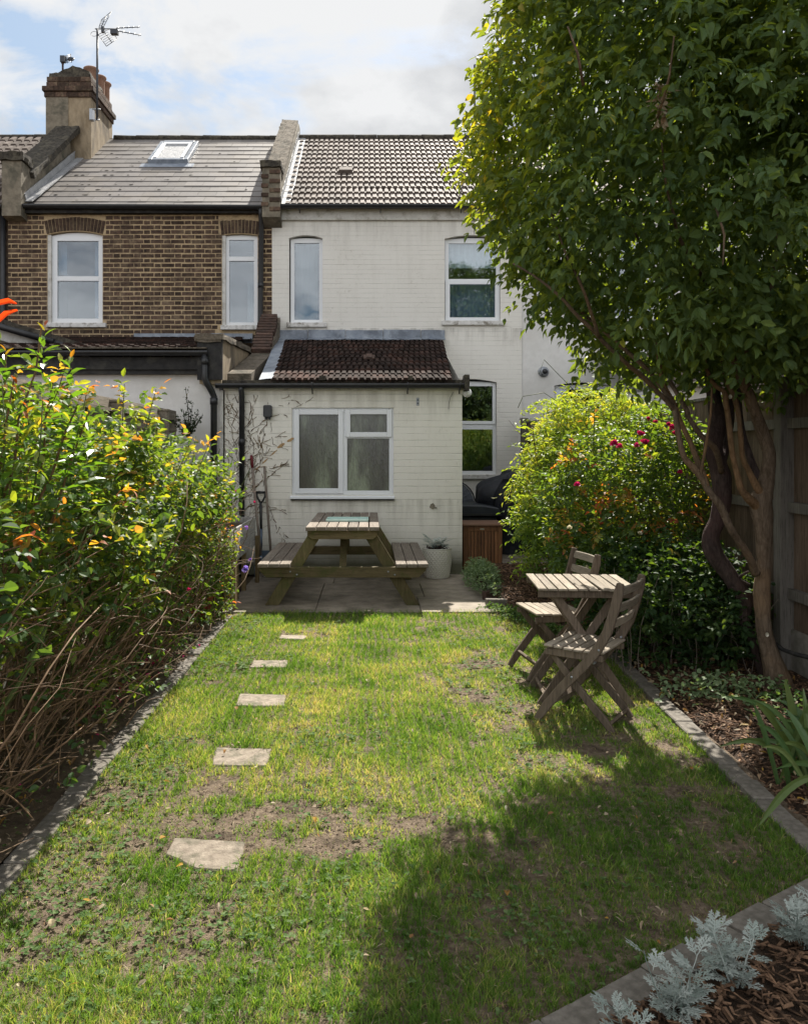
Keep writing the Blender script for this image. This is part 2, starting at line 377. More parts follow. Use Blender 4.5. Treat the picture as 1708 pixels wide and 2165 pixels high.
    g['planter_leg'] = m_wood('planter_leg', (.16, .115, .055), (.26, .195, .10), (.20, .15, .08), 'Z', grain=24)
    g['pot'] = m_pot()
    g['cover'] = m_noise('dark_cover', (.010, .012, .018), (.020, .023, .032), 9, .55, .35, .02, spec=.4)
    g['box_lid'] = m_noise('box_plastic', (.012, .017, .024), (.020, .027, .036), 9, .45, .1, .003, spec=.5)
    g['mesh_disc'] = m_plain('grey_mesh', (.16, .18, .21), .6)
    g['tray'] = m_plain('mint_tray', (.36, .50, .47), .45, .5, var=.08)
    g['tray_edge'] = m_plain('mint_edge', (.50, .68, .62), .45, .5, var=.08)
    g['handle_wood'] = m_noise('grey_handle', (.15, .12, .10), (.26, .22, .185), 30, .8, .3, .002, stretch=(1, 1, .1))
    g['red_grip'] = m_plain('red_grip', (.14, .012, .02), .6)
    g['steel'] = m_plain('steel', (.085, .11, .15), .4, .5, .7)
    g['bark'] = m_bark('bark', (.085, .060, .040), (.18, .135, .098), (.19, .125, .075))
    g['bark_orange'] = m_bark('bark_orange', (.14, .085, .045), (.25, .155, .085), (.12, .085, .055))
    g['bark_dark'] = m_bark('bark_dark', (.035, .026, .024), (.085, .062, .055), (.06, .035, .032))
    g['cane'] = m_noise('cane', (.10, .058, .032), (.21, .135, .080), 20, .7, .2, .002, usev=.4)
    g['cane_green'] = m_noise('green_stem', (.05, .075, .02), (.09, .12, .035), 20, .6, .2, .002, usev=.3)
    g['bulb'] = m_plain('white_lamp', (.78, .79, .80), .3, .5, var=.02)
    g['plate'] = m_plain('brass_plate', (.50, .47, .38), .4, .5, .3)
    g['bark_chip'] = m_noise('bark_chips', (.060, .033, .020), (.21, .125, .075), 40, .9, .4, .002, usev=.6)
    g['dry_leaf'] = m_leaf('dry_leaves', [(0, (.33, .25, .16)), (.4, (.42, .36, .27)), (.7, (.24, .12, .04)), (.9, (.42, .26, .05)), (1, (.5, .46, .36))], .25, (1.1, 1, .8), .7, .2)
    g['grass'] = m_leaf('grass_blades', [(0, (.070, .150, .026)), (.25, (.115, .215, .040)), (.50, (.195, .305, .066)), (.68, (.36, .38, .125)), (.80, (.50, .43, .23)), (.92, (.42, .31, .18)), (1, (.56, .50, .36))], .48, (1.5, 1.45, .6), .6, .2)
    g['clover'] = m_leaf('clover_leaves', [(0, (.06, .12, .035)), (.6, (.11, .18, .06)), (1, (.18, .24, .11))], .4, (1.3, 1.3, .5), .7, .12)
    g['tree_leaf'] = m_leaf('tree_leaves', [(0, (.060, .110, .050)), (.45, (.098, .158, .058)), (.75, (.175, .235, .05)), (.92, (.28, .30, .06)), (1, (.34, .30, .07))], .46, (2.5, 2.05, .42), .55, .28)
    g['rose_leaf'] = m_leaf('rose_leaves', [(0, (.045, .090, .040)), (.40, (.080, .140, .050)), (.68, (.14, .20, .048)), (.82, (.26, .27, .06)), (.90, (.40, .22, .08)), (1, (.42, .11, .07))], .46, (2.4, 2.2, .4), .5, .35)
    g['photinia_leaf'] = m_leaf('photinia_leaves', [(0, (.055, .12, .030)), (.6, (.095, .18, .042)), (.9, (.15, .20, .04)), (1, (.30, .07, .03))], .42, (2.1, 2.1, .35), .28, .5)
    g['red_leaf'] = m_leaf('red_leaves', [(0, (.55, .05, .012)), (1, (.75, .14, .03))], .45, (1.3, .8, .5), .3, .5)
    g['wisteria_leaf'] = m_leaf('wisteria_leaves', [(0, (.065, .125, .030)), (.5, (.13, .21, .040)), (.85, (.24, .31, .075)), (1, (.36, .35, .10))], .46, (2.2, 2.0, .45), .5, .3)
    g['under_leaf'] = m_leaf('undergrowth_leaves', [(0, (.022, .050, .020)), (.6, (.045, .090, .028)), (.9, (.085, .135, .035)), (1, (.20, .08, .04))], .40, (2.2, 2.0, .4), .6, .22)
    g['pink_rose'] = m_leaf('pink_petals', [(0, (.50, .02, .12)), (1, (.72, .06, .26))], .3, (1.2, .8, .9), .5, .3)
    g['white_rose'] = m_leaf('white_petals', [(0, (.75, .70, .60)), (1, (.80, .74, .50))], .3, (1, 1, .9), .5, .3)
    g['violet'] = m_leaf('violet_petals', [(0, (.28, .26, .62)), (1, (.45, .20, .62))], .35, (1, 1, 1.2), .5, .3)
    g['silver'] = m_leaf('silver_leaves', [(0, (.17, .22, .19)), (.5, (.29, .34, .31)), (1, (.47, .51, .48))], .2, (1, 1, 1), .95, .08)
    g['iris'] = m_leaf('iris_leaves', [(0, (.055, .115, .040)), (.7, (.10, .175, .065)), (.93, (.15, .20, .07)), (1, (.33, .25, .12))], .3, (1.5, 1.5, .5), .4, .4)
    g['sedum'] = m_leaf('herb_leaves', [(0, (.13, .21, .10)), (1, (.26, .34, .18))], .3, (1.2, 1.2, .6), .5, .3)
    g['dark_shrub'] = m_leaf('holly_leaves', [(0, (.020, .040, .020)), (.8, (.045, .070, .03)), (1, (.20, .20, .03))], .25, (1.3, 1.3, .4), .35, .4)
    g['beige'] = m_plain('beige_canvas', (.55, .42, .28), .8)
    g['red_tub'] = m_plain('red_tub', (.30, .03, .02), .5)
    g['creeper'] = m_noise('dead_creeper', (.075, .048, .028), (.20, .13, .065), 30, .9, .2, .002, usev=.4)
    g['rust'] = m_noise('bare_patch', (.36, .22, .10), (.46, .32, .17), 20, .9, .2, .002)

def m_slate():
    m, nt, b, out = newmat('slate'); v = coords(nt)
    a = attr(nt); n = noise(nt, v, 14, 6, .65); n2 = noise(nt, v, 2.2, 5, .6)
    c = mixc(nt, n, (.135, .123, .118), (.205, .19, .18))
    c = mixc(nt, ramp(nt, n2, [(.45, (0, 0, 0)), (.7, (.6, .6, .6))]), c, (.20, .175, .145))
    hv = N(nt, 'ShaderNodeHueSaturation'); L(nt, c, hv.inputs['Color']); L(nt, math_n(nt, 'ADD', math_n(nt, 'MULTIPLY', a, .34), .83), hv.inputs['Value'])
    L(nt, hv.outputs[0], b.inputs['Base Color']); b.inputs['Roughness'].default_value = .52; b.inputs['Specular IOR Level'].default_value = .35
    bump(nt, b, n, .3, .004); return m
def m_pane(name):
    m, nt, b, out = newmat(name)
    gl = N(nt, 'ShaderNodeBsdfGlossy', i_Roughness=.015); gl.inputs[0].default_value = (.92, .95, 1, 1)
    tp = N(nt, 'ShaderNodeBsdfTransparent'); tp.inputs[0].default_value = (.78, .84, .86, 1)
    v = coords(nt); nz = noise(nt, v, 1.4, 2, .5); bp = N(nt, 'ShaderNodeBump', i_Strength=.06, i_Distance=.05); L(nt, nz, bp.inputs['Height']); L(nt, bp.outputs[0], gl.inputs['Normal'])
    mx = N(nt, 'ShaderNodeMixShader', i_0=.13); L(nt, tp.outputs[0], mx.inputs[1]); L(nt, gl.outputs[0], mx.inputs[2]); L(nt, mx.outputs[0], out.inputs[0])
    return m
def m_obscure():
    # pressed bark-pattern glass
    m, nt, b, out = newmat('obscure_glass'); v = coords(nt, (1, 1, .12))
    n = noise(nt, v, 75, 4, .6, 1.5); big = noise(nt, coords(nt, (1, 1, .25)), 4.2, 3, .5)
    c = ramp(nt, big, [(.38, (.060, .062, .052)), (.50, (.095, .105, .080)), (.64, (.23, .27, .19))])
    c = mixc(nt, ramp(nt, n, [(.42, (0, 0, 0)), (.60, (.45, .45, .45))]), c, (.025, .03, .025))
    L(nt, c, b.inputs['Base Color']); b.inputs['Roughness'].default_value = .16; b.inputs['Specular IOR Level'].default_value = .8
    bump(nt, b, n, .55, .004); return m
def m_pot():
    m, nt, b, out = newmat('patterned_pot'); v = coords(nt)
    n = noise(nt, v, 16, 5, .6)
    L(nt, mixc(nt, n, (.46, .44, .38), (.60, .58, .52)), b.inputs['Base Color']); b.inputs['Roughness'].default_value = .6; return m
def m_bark(name, c1, c2, c3):
    m, nt, b, out = newmat(name); v = coords(nt, (1, 1, .35)); n = noise(nt, v, 26, 7, .7, .8)
    v0 = coords(nt); n2 = noise(nt, v0, 3.0, 5, .6)
    c = mixc(nt, ramp(nt, n, [(.36, (0, 0, 0)), (.64, (1, 1, 1))]), c1, c2)
    c = mixc(nt, ramp(nt, n2, [(.48, (0, 0, 0)), (.62, (.8, .8, .8))]), c, c3)
    vr = N(nt, 'ShaderNodeTexVoronoi', i_Scale=38.0, feature='DISTANCE_TO_EDGE'); L(nt, coords(nt, (1, 1, .22)), vr.inputs['Vector']); ck = ramp(nt, vr.outputs['Distance'], [(.0, (0, 0, 0)), (.12, (1, 1, 1))])
    c = mixc(nt, math_n(nt, 'MULTIPLY', math_n(nt, 'SUBTRACT', 1.0, ck), .22), c, tuple(.4*x for x in c1))
    L(nt, c, b.inputs['Base Color']); b.inputs['Roughness'].default_value = .95; b.inputs['Specular IOR Level'].default_value = .15; bump(nt, b, math_n(nt, 'ADD', n, math_n(nt, 'MULTIPLY', ck, .25)), .9, .012); return m
mats()
# ------------------------------------------------------------------ ground
def vnoise(x, y, s, seed=0):
    """value noise on arrays"""
    r = np.random.default_rng(seed); T = r.random((64, 64))
    x = np.asarray(x)*s+100; y = np.asarray(y)*s+100
    xi = np.floor(x).astype(int); yi = np.floor(y).astype(int); fx = x-xi; fy = y-yi
    fx = fx*fx*(3-2*fx); fy = fy*fy*(3-2*fy)
    a = T[xi % 64, yi % 64]; b = T[(xi+1) % 64, yi % 64]; c = T[xi % 64, (yi+1) % 64]; d = T[(xi+1) % 64, (yi+1) % 64]
    return (a*(1-fx)+b*fx)*(1-fy)+(c*(1-fx)+d*fx)*fy
def fbm(x, y, s, seed=0): return (vnoise(x, y, s, seed)+.5*vnoise(x, y, s*2.1, seed+1)+.25*vnoise(x, y, s*4.3, seed+2))/1.75

def sheet(name, xr, yr, nx, ny, zf, mat, **kw):
    xs = np.linspace(*xr, nx); ys = np.linspace(*yr, ny); X, Yy = np.meshgrid(xs, ys, indexing='ij')
    Z = zf(X, Yy); V = np.stack([X.ravel(), Yy.ravel(), Z.ravel()], 1)
    i = np.arange(nx-1)[:, None]*ny+np.arange(ny-1)[None, :]; i = i.ravel()
    o = npmesh(name, V, np.stack([i, i+ny, i+ny+1, i+1], 1), mat, smooth=True); tag(o, kind='structure', **kw); return o
RX0, RX1 = 1.655, 1.78         # right bed edging line at its near and far end
def lawn_right(Y): return np.where(Y < 6.2, RX0+(Y-2.9)*.035, 1.77-(Y-6.2)*.40)
def near_kerb(X): return 2.08+(X-.30)*.645      # y of the near corner bed edging
def lawn_z(X, Y): return .012*fbm(X, Y, 2.2, 3)-.012

gm = M(); gm.prism([(-300, -300), (300, -300), (300, 300), (-300, 300)], -.5, -.03, 'Z')
tag(gm.build('ground', MAT['soil']), 'bare brown soil of the gardens around the lawn', 'ground', kind='structure')
sheet('lawn', (-1.3, 1.83), (.2, 7.66), 120, 280, lawn_z, MAT['lawn_soil'], label='worn lawn with bare earth patches between the flower beds', cat='lawn')
def bed_z(x0, x1, base, h, seed):
    def f(X, Y):
        e = np.clip((X-x0)/.25, 0, 1)*np.clip((x1-X)/.25, 0, 1)
        return base+h*e+.05*fbm(X, Y, 3, seed)
    return f
sheet('flower_bed', (-2.35, -1.36), (.2, 7.4), 40, 200, bed_z(-2.4, -1.3, -.015, .03, 5), MAT['soil'], label='soil bed under the rose bushes along the left fence', cat='flower bed')
def rb(X, Y):
    lim = np.where(Y < 6.2, RX0+(Y-2.9)*.035+.10, np.maximum(1.87-(Y-6.2)*.42, 1.24))
    inside = np.clip((X-lim)/.12, 0, 1)
    return -.05+inside*(.045+.05*fbm(X, Y, 3, 9)+np.clip((Y-7.2)/1.0, 0, 1)*np.clip((10.3-Y)/.3, 0, 1)*.09)
sheet('bark_bed', (1.1, 2.95), (2.6, 10.3), 80, 260, rb, MAT['mulch_base'], label='bed mulched with brown bark chips along the right fence', cat='flower bed')
def nb(X, Y): return -.06+np.clip((near_kerb(X)-.11-Y)/.05, 0, 1)*(.065+.04*fbm(X, Y, 4, 12))
sheet('corner_bed', (.1, 2.9), (.2, 3.0), 120, 120, nb, MAT['mulch_base'], label='bark covered corner bed behind the near block edging', cat='flower bed')

# patio: concrete slabs with joints, continuing into the side return
pm = M(); rr = random.Random(3)
ys = [7.66, 8.45, 9.3, 10.3, 11.3, 12.4, 13.3]
for j in range(len(ys)-1):
    x = -1.42
    xe = 1.22 if ys[j] < 10 else 2.5
    while x < xe:
        w = rr.uniform(.8, 1.15) if ys[j] < 11 else 1.2
        x2 = min(x+w, xe)
        if xe-x2 < .25: x2 = xe
        z = rr.uniform(.004, .010); pm.av = rr.random()
        pm.bx(x+.003, x2-.003, ys[j]+.003, ys[j+1]-.003, -.06, z); x = x2
patio = pm.build('patio', MAT['patio'], bevel=.004); tag(patio, 'worn concrete paving slabs in front of the white extension', 'patio', kind='structure')

# ------------------------------------------------------------------ walls and roofs
def arc(xa, xb, zb, rise, n=8):
    return [(xa+(xb-xa)*i/n, zb+rise*(1-(2*i/n-1)**2)) for i in range(n+1)]
def wall(m, x0, x1, z0, z1, y, ops, depth=.12):
    """wall face towards -y with real openings: ops = (xa, xb, za, zb, rise)"""
    cur = x0
    def rect(a, b, c, d):
        if b-a > 1e-4 and d-c > 1e-4: m.add([(a, y, c), (b, y, c), (b, y, d), (a, y, d)], [(0, 1, 2, 3)])
    for (xa, xb, za, zb, rs) in sorted(ops):
        rect(cur, xa, z0, z1); rect(xa, xb, z0, za)
        A = arc(xa, xb, zb, rs)
        for (p, q) in zip(A[:-1], A[1:]):
            m.add([(p[0], y, p[1]), (q[0], y, q[1]), (q[0], y, z1), (p[0], y, z1)], [(0, 1, 2, 3)])
            m.add([(p[0], y, p[1]), (q[0], y, q[1]), (q[0], y+depth, q[1]), (p[0], y+depth, p[1])], [(0, 1, 2, 3)])
        m.add([(xa, y, za), (xa, y+depth, za), (xa, y+depth, zb), (xa, y, zb)], [(0, 1, 2, 3)])
        m.add([(xb, y, za), (xb, y+depth, za), (xb, y+depth, zb), (xb, y, zb)], [(0, 1, 2, 3)])
        m.add([(xa, y, za), (xb, y, za), (xb, y+depth, za), (xa, y+depth, za)], [(0, 1, 2, 3)])
        cur = xb
    rect(cur, x1, z0, z1)
def window(parent, x0, x1, z0, z1, y, bars_h=(), bars_v=(), fw=.055, rise=0, pane='pane', sill=True, panes=None, curtain=None, sash=None, label=None):
    """a framed window set back in its opening at wall face y. bars in world units"""
    yf = y+.075; t = .055
    fr = M()
    fr.bx(x0, x0+fw, yf, yf+t, z0, z1); fr.bx(x1-fw, x1, yf, yf+t, z0, z1)
    fr.bx(x0+fw, x1-fw, yf, yf+t, z0, z0+fw)
    if rise:
        A = arc(x0, x1, z1, rise); poly = [(p[0], p[1]) for p in A]+[(x1, z1-fw), (x0, z1-fw)]
        n = len(A)
        for p, q in zip(A[:-1], A[1:]):
            fr.prism([(p[0], z1), (q[0], z1), (q[0], max(q[1], z1+.0005)), (p[0], max(p[1], z1+.0005))], yf+.002, yf+t)
    fr.bx(x0+fw, x1-fw, yf, yf+t, z1-fw, z1)
    for (zb, w) in bars_h: fr.bx(x0+fw, x1-fw, yf-.004, yf+t, zb-w/2, zb+w/2)
    for (xb, w, za, zb) in bars_v: fr.bx(xb-w/2, xb+w/2, yf-.006, yf+t-.002, za, zb)
    if sash:
        for (a, b, c, d, w) in sash:       # opening lights stand a little proud
            fr.bx(a, a+w, yf-.022, yf-.0045, c, d); fr.bx(b-w, b, yf-.022, yf-.0045, c, d)
            fr.bx(a+w, b-w, yf-.022, yf-.0045, c, c+w); fr.bx(a+w, b-w, yf-.022, yf-.0045, d-w, d)
    o = fr.build('window', MAT['upvc'], parent, bevel=.004)
    if label: o['label'] = label
    pn = M(); pn.bx(x0+fw*.8, x1-fw*.8, yf+.022, yf+.030, z0+fw*.8, z1-fw*.8)
    pn.build('pane', MAT[pane], o)
    if sill:
        s = M(); s.bx(x0-.06, x1+.07, y-.05, y+.075, z0-.075, z0-.001); s.build('sill', MAT['sill'], o, bevel=.005)
    if curtain:
        for (a, b, c, d, mt) in curtain:
            cm = M(); n = max(4, int((b-a)/.035)); pts = []
            for i in range(n+1):
                xx = a+(b-a)*i/n; yy = yf+.16+.018*math.sin(i*2.1)
                pts.append((xx, yy))
            cm.smooth = True
            cm.add([(p[0], p[1], c) for p in pts]+[(p[0], p[1], d) for p in pts], [(i, i+1, n+2+i, n+1+i) for i in range(n)])
            cm.build('curtain', MAT[mt], o)
    return o

def tile_roof(name, parent, X0, X1, Yz0, Yz1, nc, pitch, h, lip, mat, X0b=None, X1b=None, tile=None, seed=1, flat=False, skip=None):
    """courses of overlapping tiles; profile rolls across x unless flat. X0b/X1b: limits at the top"""
    if X0b is None: X0b = X0
    if X1b is None: X1b = X1
    rr = random.Random(seed)
    dY = Yz1[0]-Yz0[0]; dz = Yz1[1]-Yz0[1]; ln = math.hypot(dY, dz); sY = dY/ln; sz = dz/ln; nY = -sz; nz = sY
    V = []; Fc = []; A = []
    for k in range(nc):
        t0 = k/nc-.012; t1 = (k+1)/nc+.01
        xa = X0+(X0b-X0)*max(0, t0); xb = X1+(X1b-X1)*max(0, t0)
        n = max(1, round((xb-xa)/pitch)); pw = (xb-xa)/n; off = (k % 2)*.5
        for i in range(-1 if flat else 0, n):
            a = xa+(i+(off if flat else 0))*pw; b = a+pw
            a = max(a, xa); b = min(b, xb)
            if b-a < .01: continue
            if skip and skip((a+b)/2, k): continue
            val = rr.random(); jl = rr.uniform(-.003, .003); jb = rr.uniform(-.004, .004)
            if tile and not flat: val = random.Random((k*131+(i+k) // tile)*7+seed).random()
            g = .0015 if flat else 0
            if flat: prof = [(a+g, 0), (b-g, 0)]
            else: prof = [(a, 0), (a+.14*pw, 0), (a+.22*pw, h), (a+.52*pw, h*1.05), (a+.82*pw, h), (a+.90*pw, 0), (b-.001, 0)]
            o = len(V); m = len(prof)
            for (x, hh) in prof:       # front lip bottom, top of lip, top end
                for (t, e) in ((t0, -.012), (t0, lip+jl), (t1, .001)):
                    y = Yz0[0]+(dY)*t+nY*(hh+e); z = Yz0[1]+dz*t+nz*(hh+e)
                    V.append((x, y+jb*sY, z+jb*sz)); A.append(val)
            for q in range(m-1):
                for r in range(2): Fc.append((o+q*3+r, o+(q+1)*3+r, o+(q+1)*3+r+1, o+q*3+r+1))
            # side closing
    return npmesh(name, np.array(V), np.array(Fc), mat, parent, np.array(A))
def gutter(parent, x0, x1, y, z, r=.055, br=(), name='gutter', tilt=0):
    g = M(); n = 8; pts = [(math.cos(math.pi+math.pi*i/n)*r, math.sin(math.pi+math.pi*i/n)*r) for i in range(n+1)]
    g.smooth = True
    vs = [(x0, y+p[0], z+p[1]) for p in pts]+[(x1, y+p[0], z+p[1]+tilt) for p in pts]
    vs += [(x0, y+p[0]*.86, z+p[1]*.86) for p in pts]+[(x1, y+p[0]*.86, z+p[1]*.86+tilt) for p in pts]
    k = n+1; g.add(vs, [(i, i+1, k+i+1, k+i) for i in range(n)]+[(2*k+i, 2*k+i+1, 3*k+i+1, 3*k+i) for i in range(n)]+[(0, k, 3*k, 2*k), (n, k+n, 3*k+n, 2*k+n)])
    g.smooth = False
    o = g.build(name, MAT['black'], parent)
    if br:
        for x in br:
            b = M(); b.tube([(x, y-r-.006, z+.012), (x, y-r-.008, z-.03), (x, y-.01, z-r-.008), (x, y+r, z-r-.02), (x, y+r+.02, z-r-.06)], .009, 6)
            b.build('bracket', MAT['black'], o)
    return o
def pipe(parent, pts, r=.034, name='downpipe', collars=()):
    g = M(); g.tube(pts, r, 12)
    for (p, q) in collars: g.tube([p, q], r*1.22, 12)
    return g.build(name, MAT['black'], parent)

MY = 13.3; EY = 10.0                                  # main rear wall and extension front wall
def mX(x): return (x-VX)*MY/F
def mZ(y): return CH+(HY-y)*MY/F
def eX(x): return (x-VX)*EY/F
def eZ(y): return CH+(HY-y)*EY/F
EAVE = 5.58; RY, RZ = 16.35, 7.87
XB0, XB1, XW1 = -5.98, -1.635, 2.48                   # party lines

def house_shell(parent, x0, x1, y0, y1, z1, mat, name='rear_wall'):
    m = M(); m.add([(x0, y0, 0), (x0, y1, 0), (x0, y1, z1), (x0, y0, z1)], [(0, 1, 2, 3)]); m.add([(x1, y0, 0), (x1, y1, 0), (x1, y1, z1), (x1, y0, z1)], [(0, 1, 2, 3)])
    m.add([(x0, y1, 0), (x1, y1, 0), (x1, y1, z1), (x0, y1, z1)], [(0, 1, 2, 3)])
    # floor and ceiling plates of the upper storey
    m.add([(x0, y0+.13, 2.95), (x1, y0+.13, 2.95), (x1, y1, 2.95), (x0, y1, 2.95)], [(0, 1, 2, 3)]); m.add([(x0, y0+.13, 5.45), (x1, y0+.13, 5.45), (x1, y1, 5.45), (x0, y1, 5.45)], [(0, 1, 2, 3)])
    # a partition behind the windows
    m.add([(x0, y0+2.6, 0), (x1, y0+2.6, 0), (x1, y0+2.6, 5.45), (x0, y0+2.6, 5.45)], [(0, 1, 2, 3)])
    return m.build(name, mat, parent)
def far_slope(parent, x0, x1, mat):
    m = M(); m.add([(x0, RY, RZ-.02), (x1, RY, RZ-.02), (x1, 2*RY-MY, EAVE), (x0, 2*RY-MY, EAVE)], [(0, 1, 2, 3)])
    m.add([(x0, MY-.02, EAVE-.14), (x1, MY-.02, EAVE-.14), (x1, RY, RZ-.18), (x0, RY, RZ-.18)], [(0, 1, 2, 3)])
    return m.build('roof_underside', mat, parent)
def ridge(parent, x0, x1, mat, r=.10, dz=0):
    m = M(); rr = random.Random(int(x0*10)); x = x0
    while x < x1:
        x2 = min(x+.45, x1); m.tube([(x, RY, RZ-.03+dz+rr.uniform(-.006, .006)), (x2-.004, RY, RZ-.03+dz+rr.uniform(-.006, .006))], r, 12); x = x2
    return m.build('ridge_tiles', mat, parent)

# ---------------- left brown brick house
def brick_house():
    h = thing('brick_house', 'brown brick terraced house with slate roof, roof window and white framed windows', 'house', (-3.8, 14.8, 0))
    wins = [(mX(100), mX(217), mZ(683), mZ(496), .06), (mX(469), mX(545), mZ(688), mZ(497), .025)]
    m = M(); wall(m, XB0, XB1-.001, 0, EAVE, MY, wins)
    w = m.build('wall', MAT['mortar'], h)
    # Flemish bond bricks standing proud of the mortar
    b = M(); rr = random.Random(5); row = .0782; j = .016
    z = 2.6; k = 0
    while z < EAVE-.06:
        x = XB0-(.16 if k % 2 else .0)
        i = 0
        while x < XB1-.02:
            wd = .208 if i % 2 == 0 else .096
            a, c = x, x+wd; x += wd+j; i += 1
            a = max(a, XB0+.004); c = min(c, XB1-.004)
            if c-a < .03: continue
            segs = [(a, c)]
            for (xa, xb, za, zb, rs) in wins:
                top = zb+rs+.255; lo = za-.08
                out = []
                for (p, q) in segs:
                    ext = .05 if z > zb-.02 else (.065 if z < za-.005 else 0)
                    if z+row*.9 > lo and z < top and q > xa-ext and p < xb+ext:
                        if p < xa-ext-.02: out.append((p, xa-ext-.006))
                        if q > xb+ext+.02: out.append((xb+ext+.006, q))
                    else: out.append((p, q))
                segs = out
            for (p, q) in segs:
                if q-p < .025: continue
                dz = rr.uniform(-.003, .003); pr = rr.uniform(.003, .008); b.av = min(1, max(0, rr.gauss(.5, .25)))
                hh = .058+rr.uniform(-.004, .003); e = [rr.uniform(-.006, .005) for _ in range(4)]
                y0 = MY-pr
                vs = [(p+e[0], y0, z+dz+abs(e[1])*.5), (q+e[1], y0, z+dz+abs(e[2])*.6), (q-abs(e[2])*.7, y0, z+dz+hh), (p+e[3], y0, z+dz+hh-abs(e[0])*.5)]
                vs += [(v[0]+dx, MY+.004, v[2]+dv) for v, (dx, dv) in zip(vs, ((-.002, -.002), (.002, -.002), (.002, .002), (-.002, .002)))]
                b.add(vs, [(0, 1, 2, 3), (0, 4, 5, 1), (1, 5, 6, 2), (2, 6, 7, 3), (3, 7, 4, 0)])
        z += row; k += 1
    b.build('bricks', MAT['brick'], w)
    # soldier arches
    for (xa, xb, za, zb, rs) in wins:
        a = M(); n = 17 if xb-xa > .8 else 11
        hh = .215
        for i in range(n):
            t0 = (i+.09)/n; t1 = (i+.91)/n; a.av = rr.uniform(.1, .6)
            def pt(t, up):
                x = xa-.01+(xb-xa+.02)*t; z = zb+rs*(1-(2*t-1)**2)+.012
                ang = (t-.5)*.42*(1 if n > 12 else .5)
                return (x+math.sin(ang)*up, z+math.cos(ang)*up)
            q = [pt(t0, 0), pt(t1, 0), pt(t1, hh+rr.uniform(-.01, .01)), pt(t0, hh)]
            a.prism(q, MY-.010, MY+.004)
        a.build('window_arch', MAT['brick'], h)
    xa, xb, za, zb, rs = wins[0]
    window(h, xa+.06, xb, za, zb, MY-.02, bars_h=[(mZ(587), .075)], fw=.085, rise=rs-.01, curtain=[(xa+.1, xa+.24, mZ(575)-.0, zb-.05, 'curtain'), (xb-.2, xb-.09, za+.06, zb-.05, 'curtain')])
    xa, xb, za, zb, rs = wins[1]
    window(h, xa+.05, xb-.01, za, zb, MY-.02, bars_h=[(mZ(545), .07)], fw=.06, rise=rs-.005, curtain=[(xb-.2, xb-.07, za+.02, mZ(590), 'blind')])
    house_shell(h, XB0+.01, XB1-.02, MY, 2*RY-MY, EAVE, MAT['dark_room'])
    # white painted reveal strips
    for (xa, xb, za, zb, rs) in wins:
        r_ = M(); r_.bx(xa+.001, xa+.06, MY+.01, MY+.115, za, zb); r_.build('reveal', MAT['timber_paint'], h)
    # slate roof
    xl = mX(50); nc = 15
    sk = lambda x, k: False
    tile_roof('roof', h, -5.74, XB1-.06, (MY-.10, EAVE-.06), (RY, RZ-.03), nc, .30, 0, .014, MAT['slate'], flat=True, seed=3, X0b=-5.62)
    ms = M(); rr = random.Random(31); slr = (RZ-EAVE+.03)/(RY-MY+.10)
    for i in range(95):
        k = rr.randint(0, 11); x = min(-1.9, rr.gauss(-4.5, .75)); Yc = MY-.10+(RY-MY+.10)*k/15+.012; zc = EAVE-.06+(Yc-MY+.10)*slr+.006
        if x < -5.5: continue
        r_ = rr.uniform(.006, .022); w_ = r_*rr.uniform(1.0, 2.6)
        ms.lathe([(r_, 0), (r_*.9, r_*.35), (r_*.5, r_*.6), (0, r_*.65)], (x, Yc, zc), 7); n_ = 28
        ms.v[-n_:] = [(x+(q[0]-x)*w_/r_, q[1], q[2]) for q in ms.v[-n_:]]
    mo = ms.build('moss', MAT['dark_coping'], h); mo['kind'] = 'stuff'
    far_slope(h, XB0, XB1-.1, MAT['black_paint']); ridge(h, -5.2, XB1-.12, MAT['dark_coping'], .07)
    f = M(); f.bx(XB0, XB1-.03, MY-.10, MY-.002, EAVE-.16, EAVE-.075); f.build('fascia', MAT['black_paint'], h)
    gutter(h, XB0+.15, XB1+.02, MY-.16, EAVE-.045, .062, tilt=-.02)
    pipe(h, [(-1.80, MY-.16, EAVE-.09), (-1.80, MY-.13, EAVE-.2), (-1.80, MY-.07, EAVE-.3), (-1.82, MY-.07, 3.45), (-1.84, MY-.07, 3.38)], .042, collars=[((-1.81, MY-.07, 4.2), (-1.81, MY-.07, 4.28))])
    # roof window
    sl = (RZ-EAVE+.03)/(RY-MY+.1)
    def rp(x, Y, up=0):
        z = EAVE-.06+(Y-MY+.10)*sl; n = Vector((0, -sl, 1)).normalized(); return Vector((x, Y, z))+n*up
    Ya, Yb = 15.0, 15.95; xa, xb = -4.14, -3.40
    rw = M(); w_ = .075
    def slab(m, x0, x1, Y0, Y1, u0, u1):
        vs = [rp(x0, Y0, u0), rp(x1, Y0, u0), rp(x1, Y1, u0), rp(x0, Y1, u0), rp(x0, Y0, u1), rp(x1, Y0, u1), rp(x1, Y1, u1), rp(x0, Y1, u1)]
        m.add(vs, [(3, 2, 1, 0), (4, 5, 6, 7), (0, 1, 5, 4), (1, 2, 6, 5), (2, 3, 7, 6), (3, 0, 4, 7)])
    slab(rw, xa, xa+w_, Ya, Yb, 0, .10); slab(rw, xb-w_, xb, Ya, Yb, 0, .10); slab(rw, xa+w_, xb-w_, Ya, Ya+.07, 0, .097); slab(rw, xa+w_, xb-w_, Yb-.07, Yb, 0, .11)
    rwo = rw.build('roof_window', MAT['lead'], h, bevel=.004)
    fl = M(); slab(fl, xa+.09, xa+.15, Ya+.08, Yb-.08, .085, .108); slab(fl, xb-.15, xb-.09, Ya+.08, Yb-.08, .085, .108); slab(fl, xa+.151, xb-.151, Yb-.16, Yb-.08, .085, .106)
    fl.build('frame', MAT['upvc'], rwo)
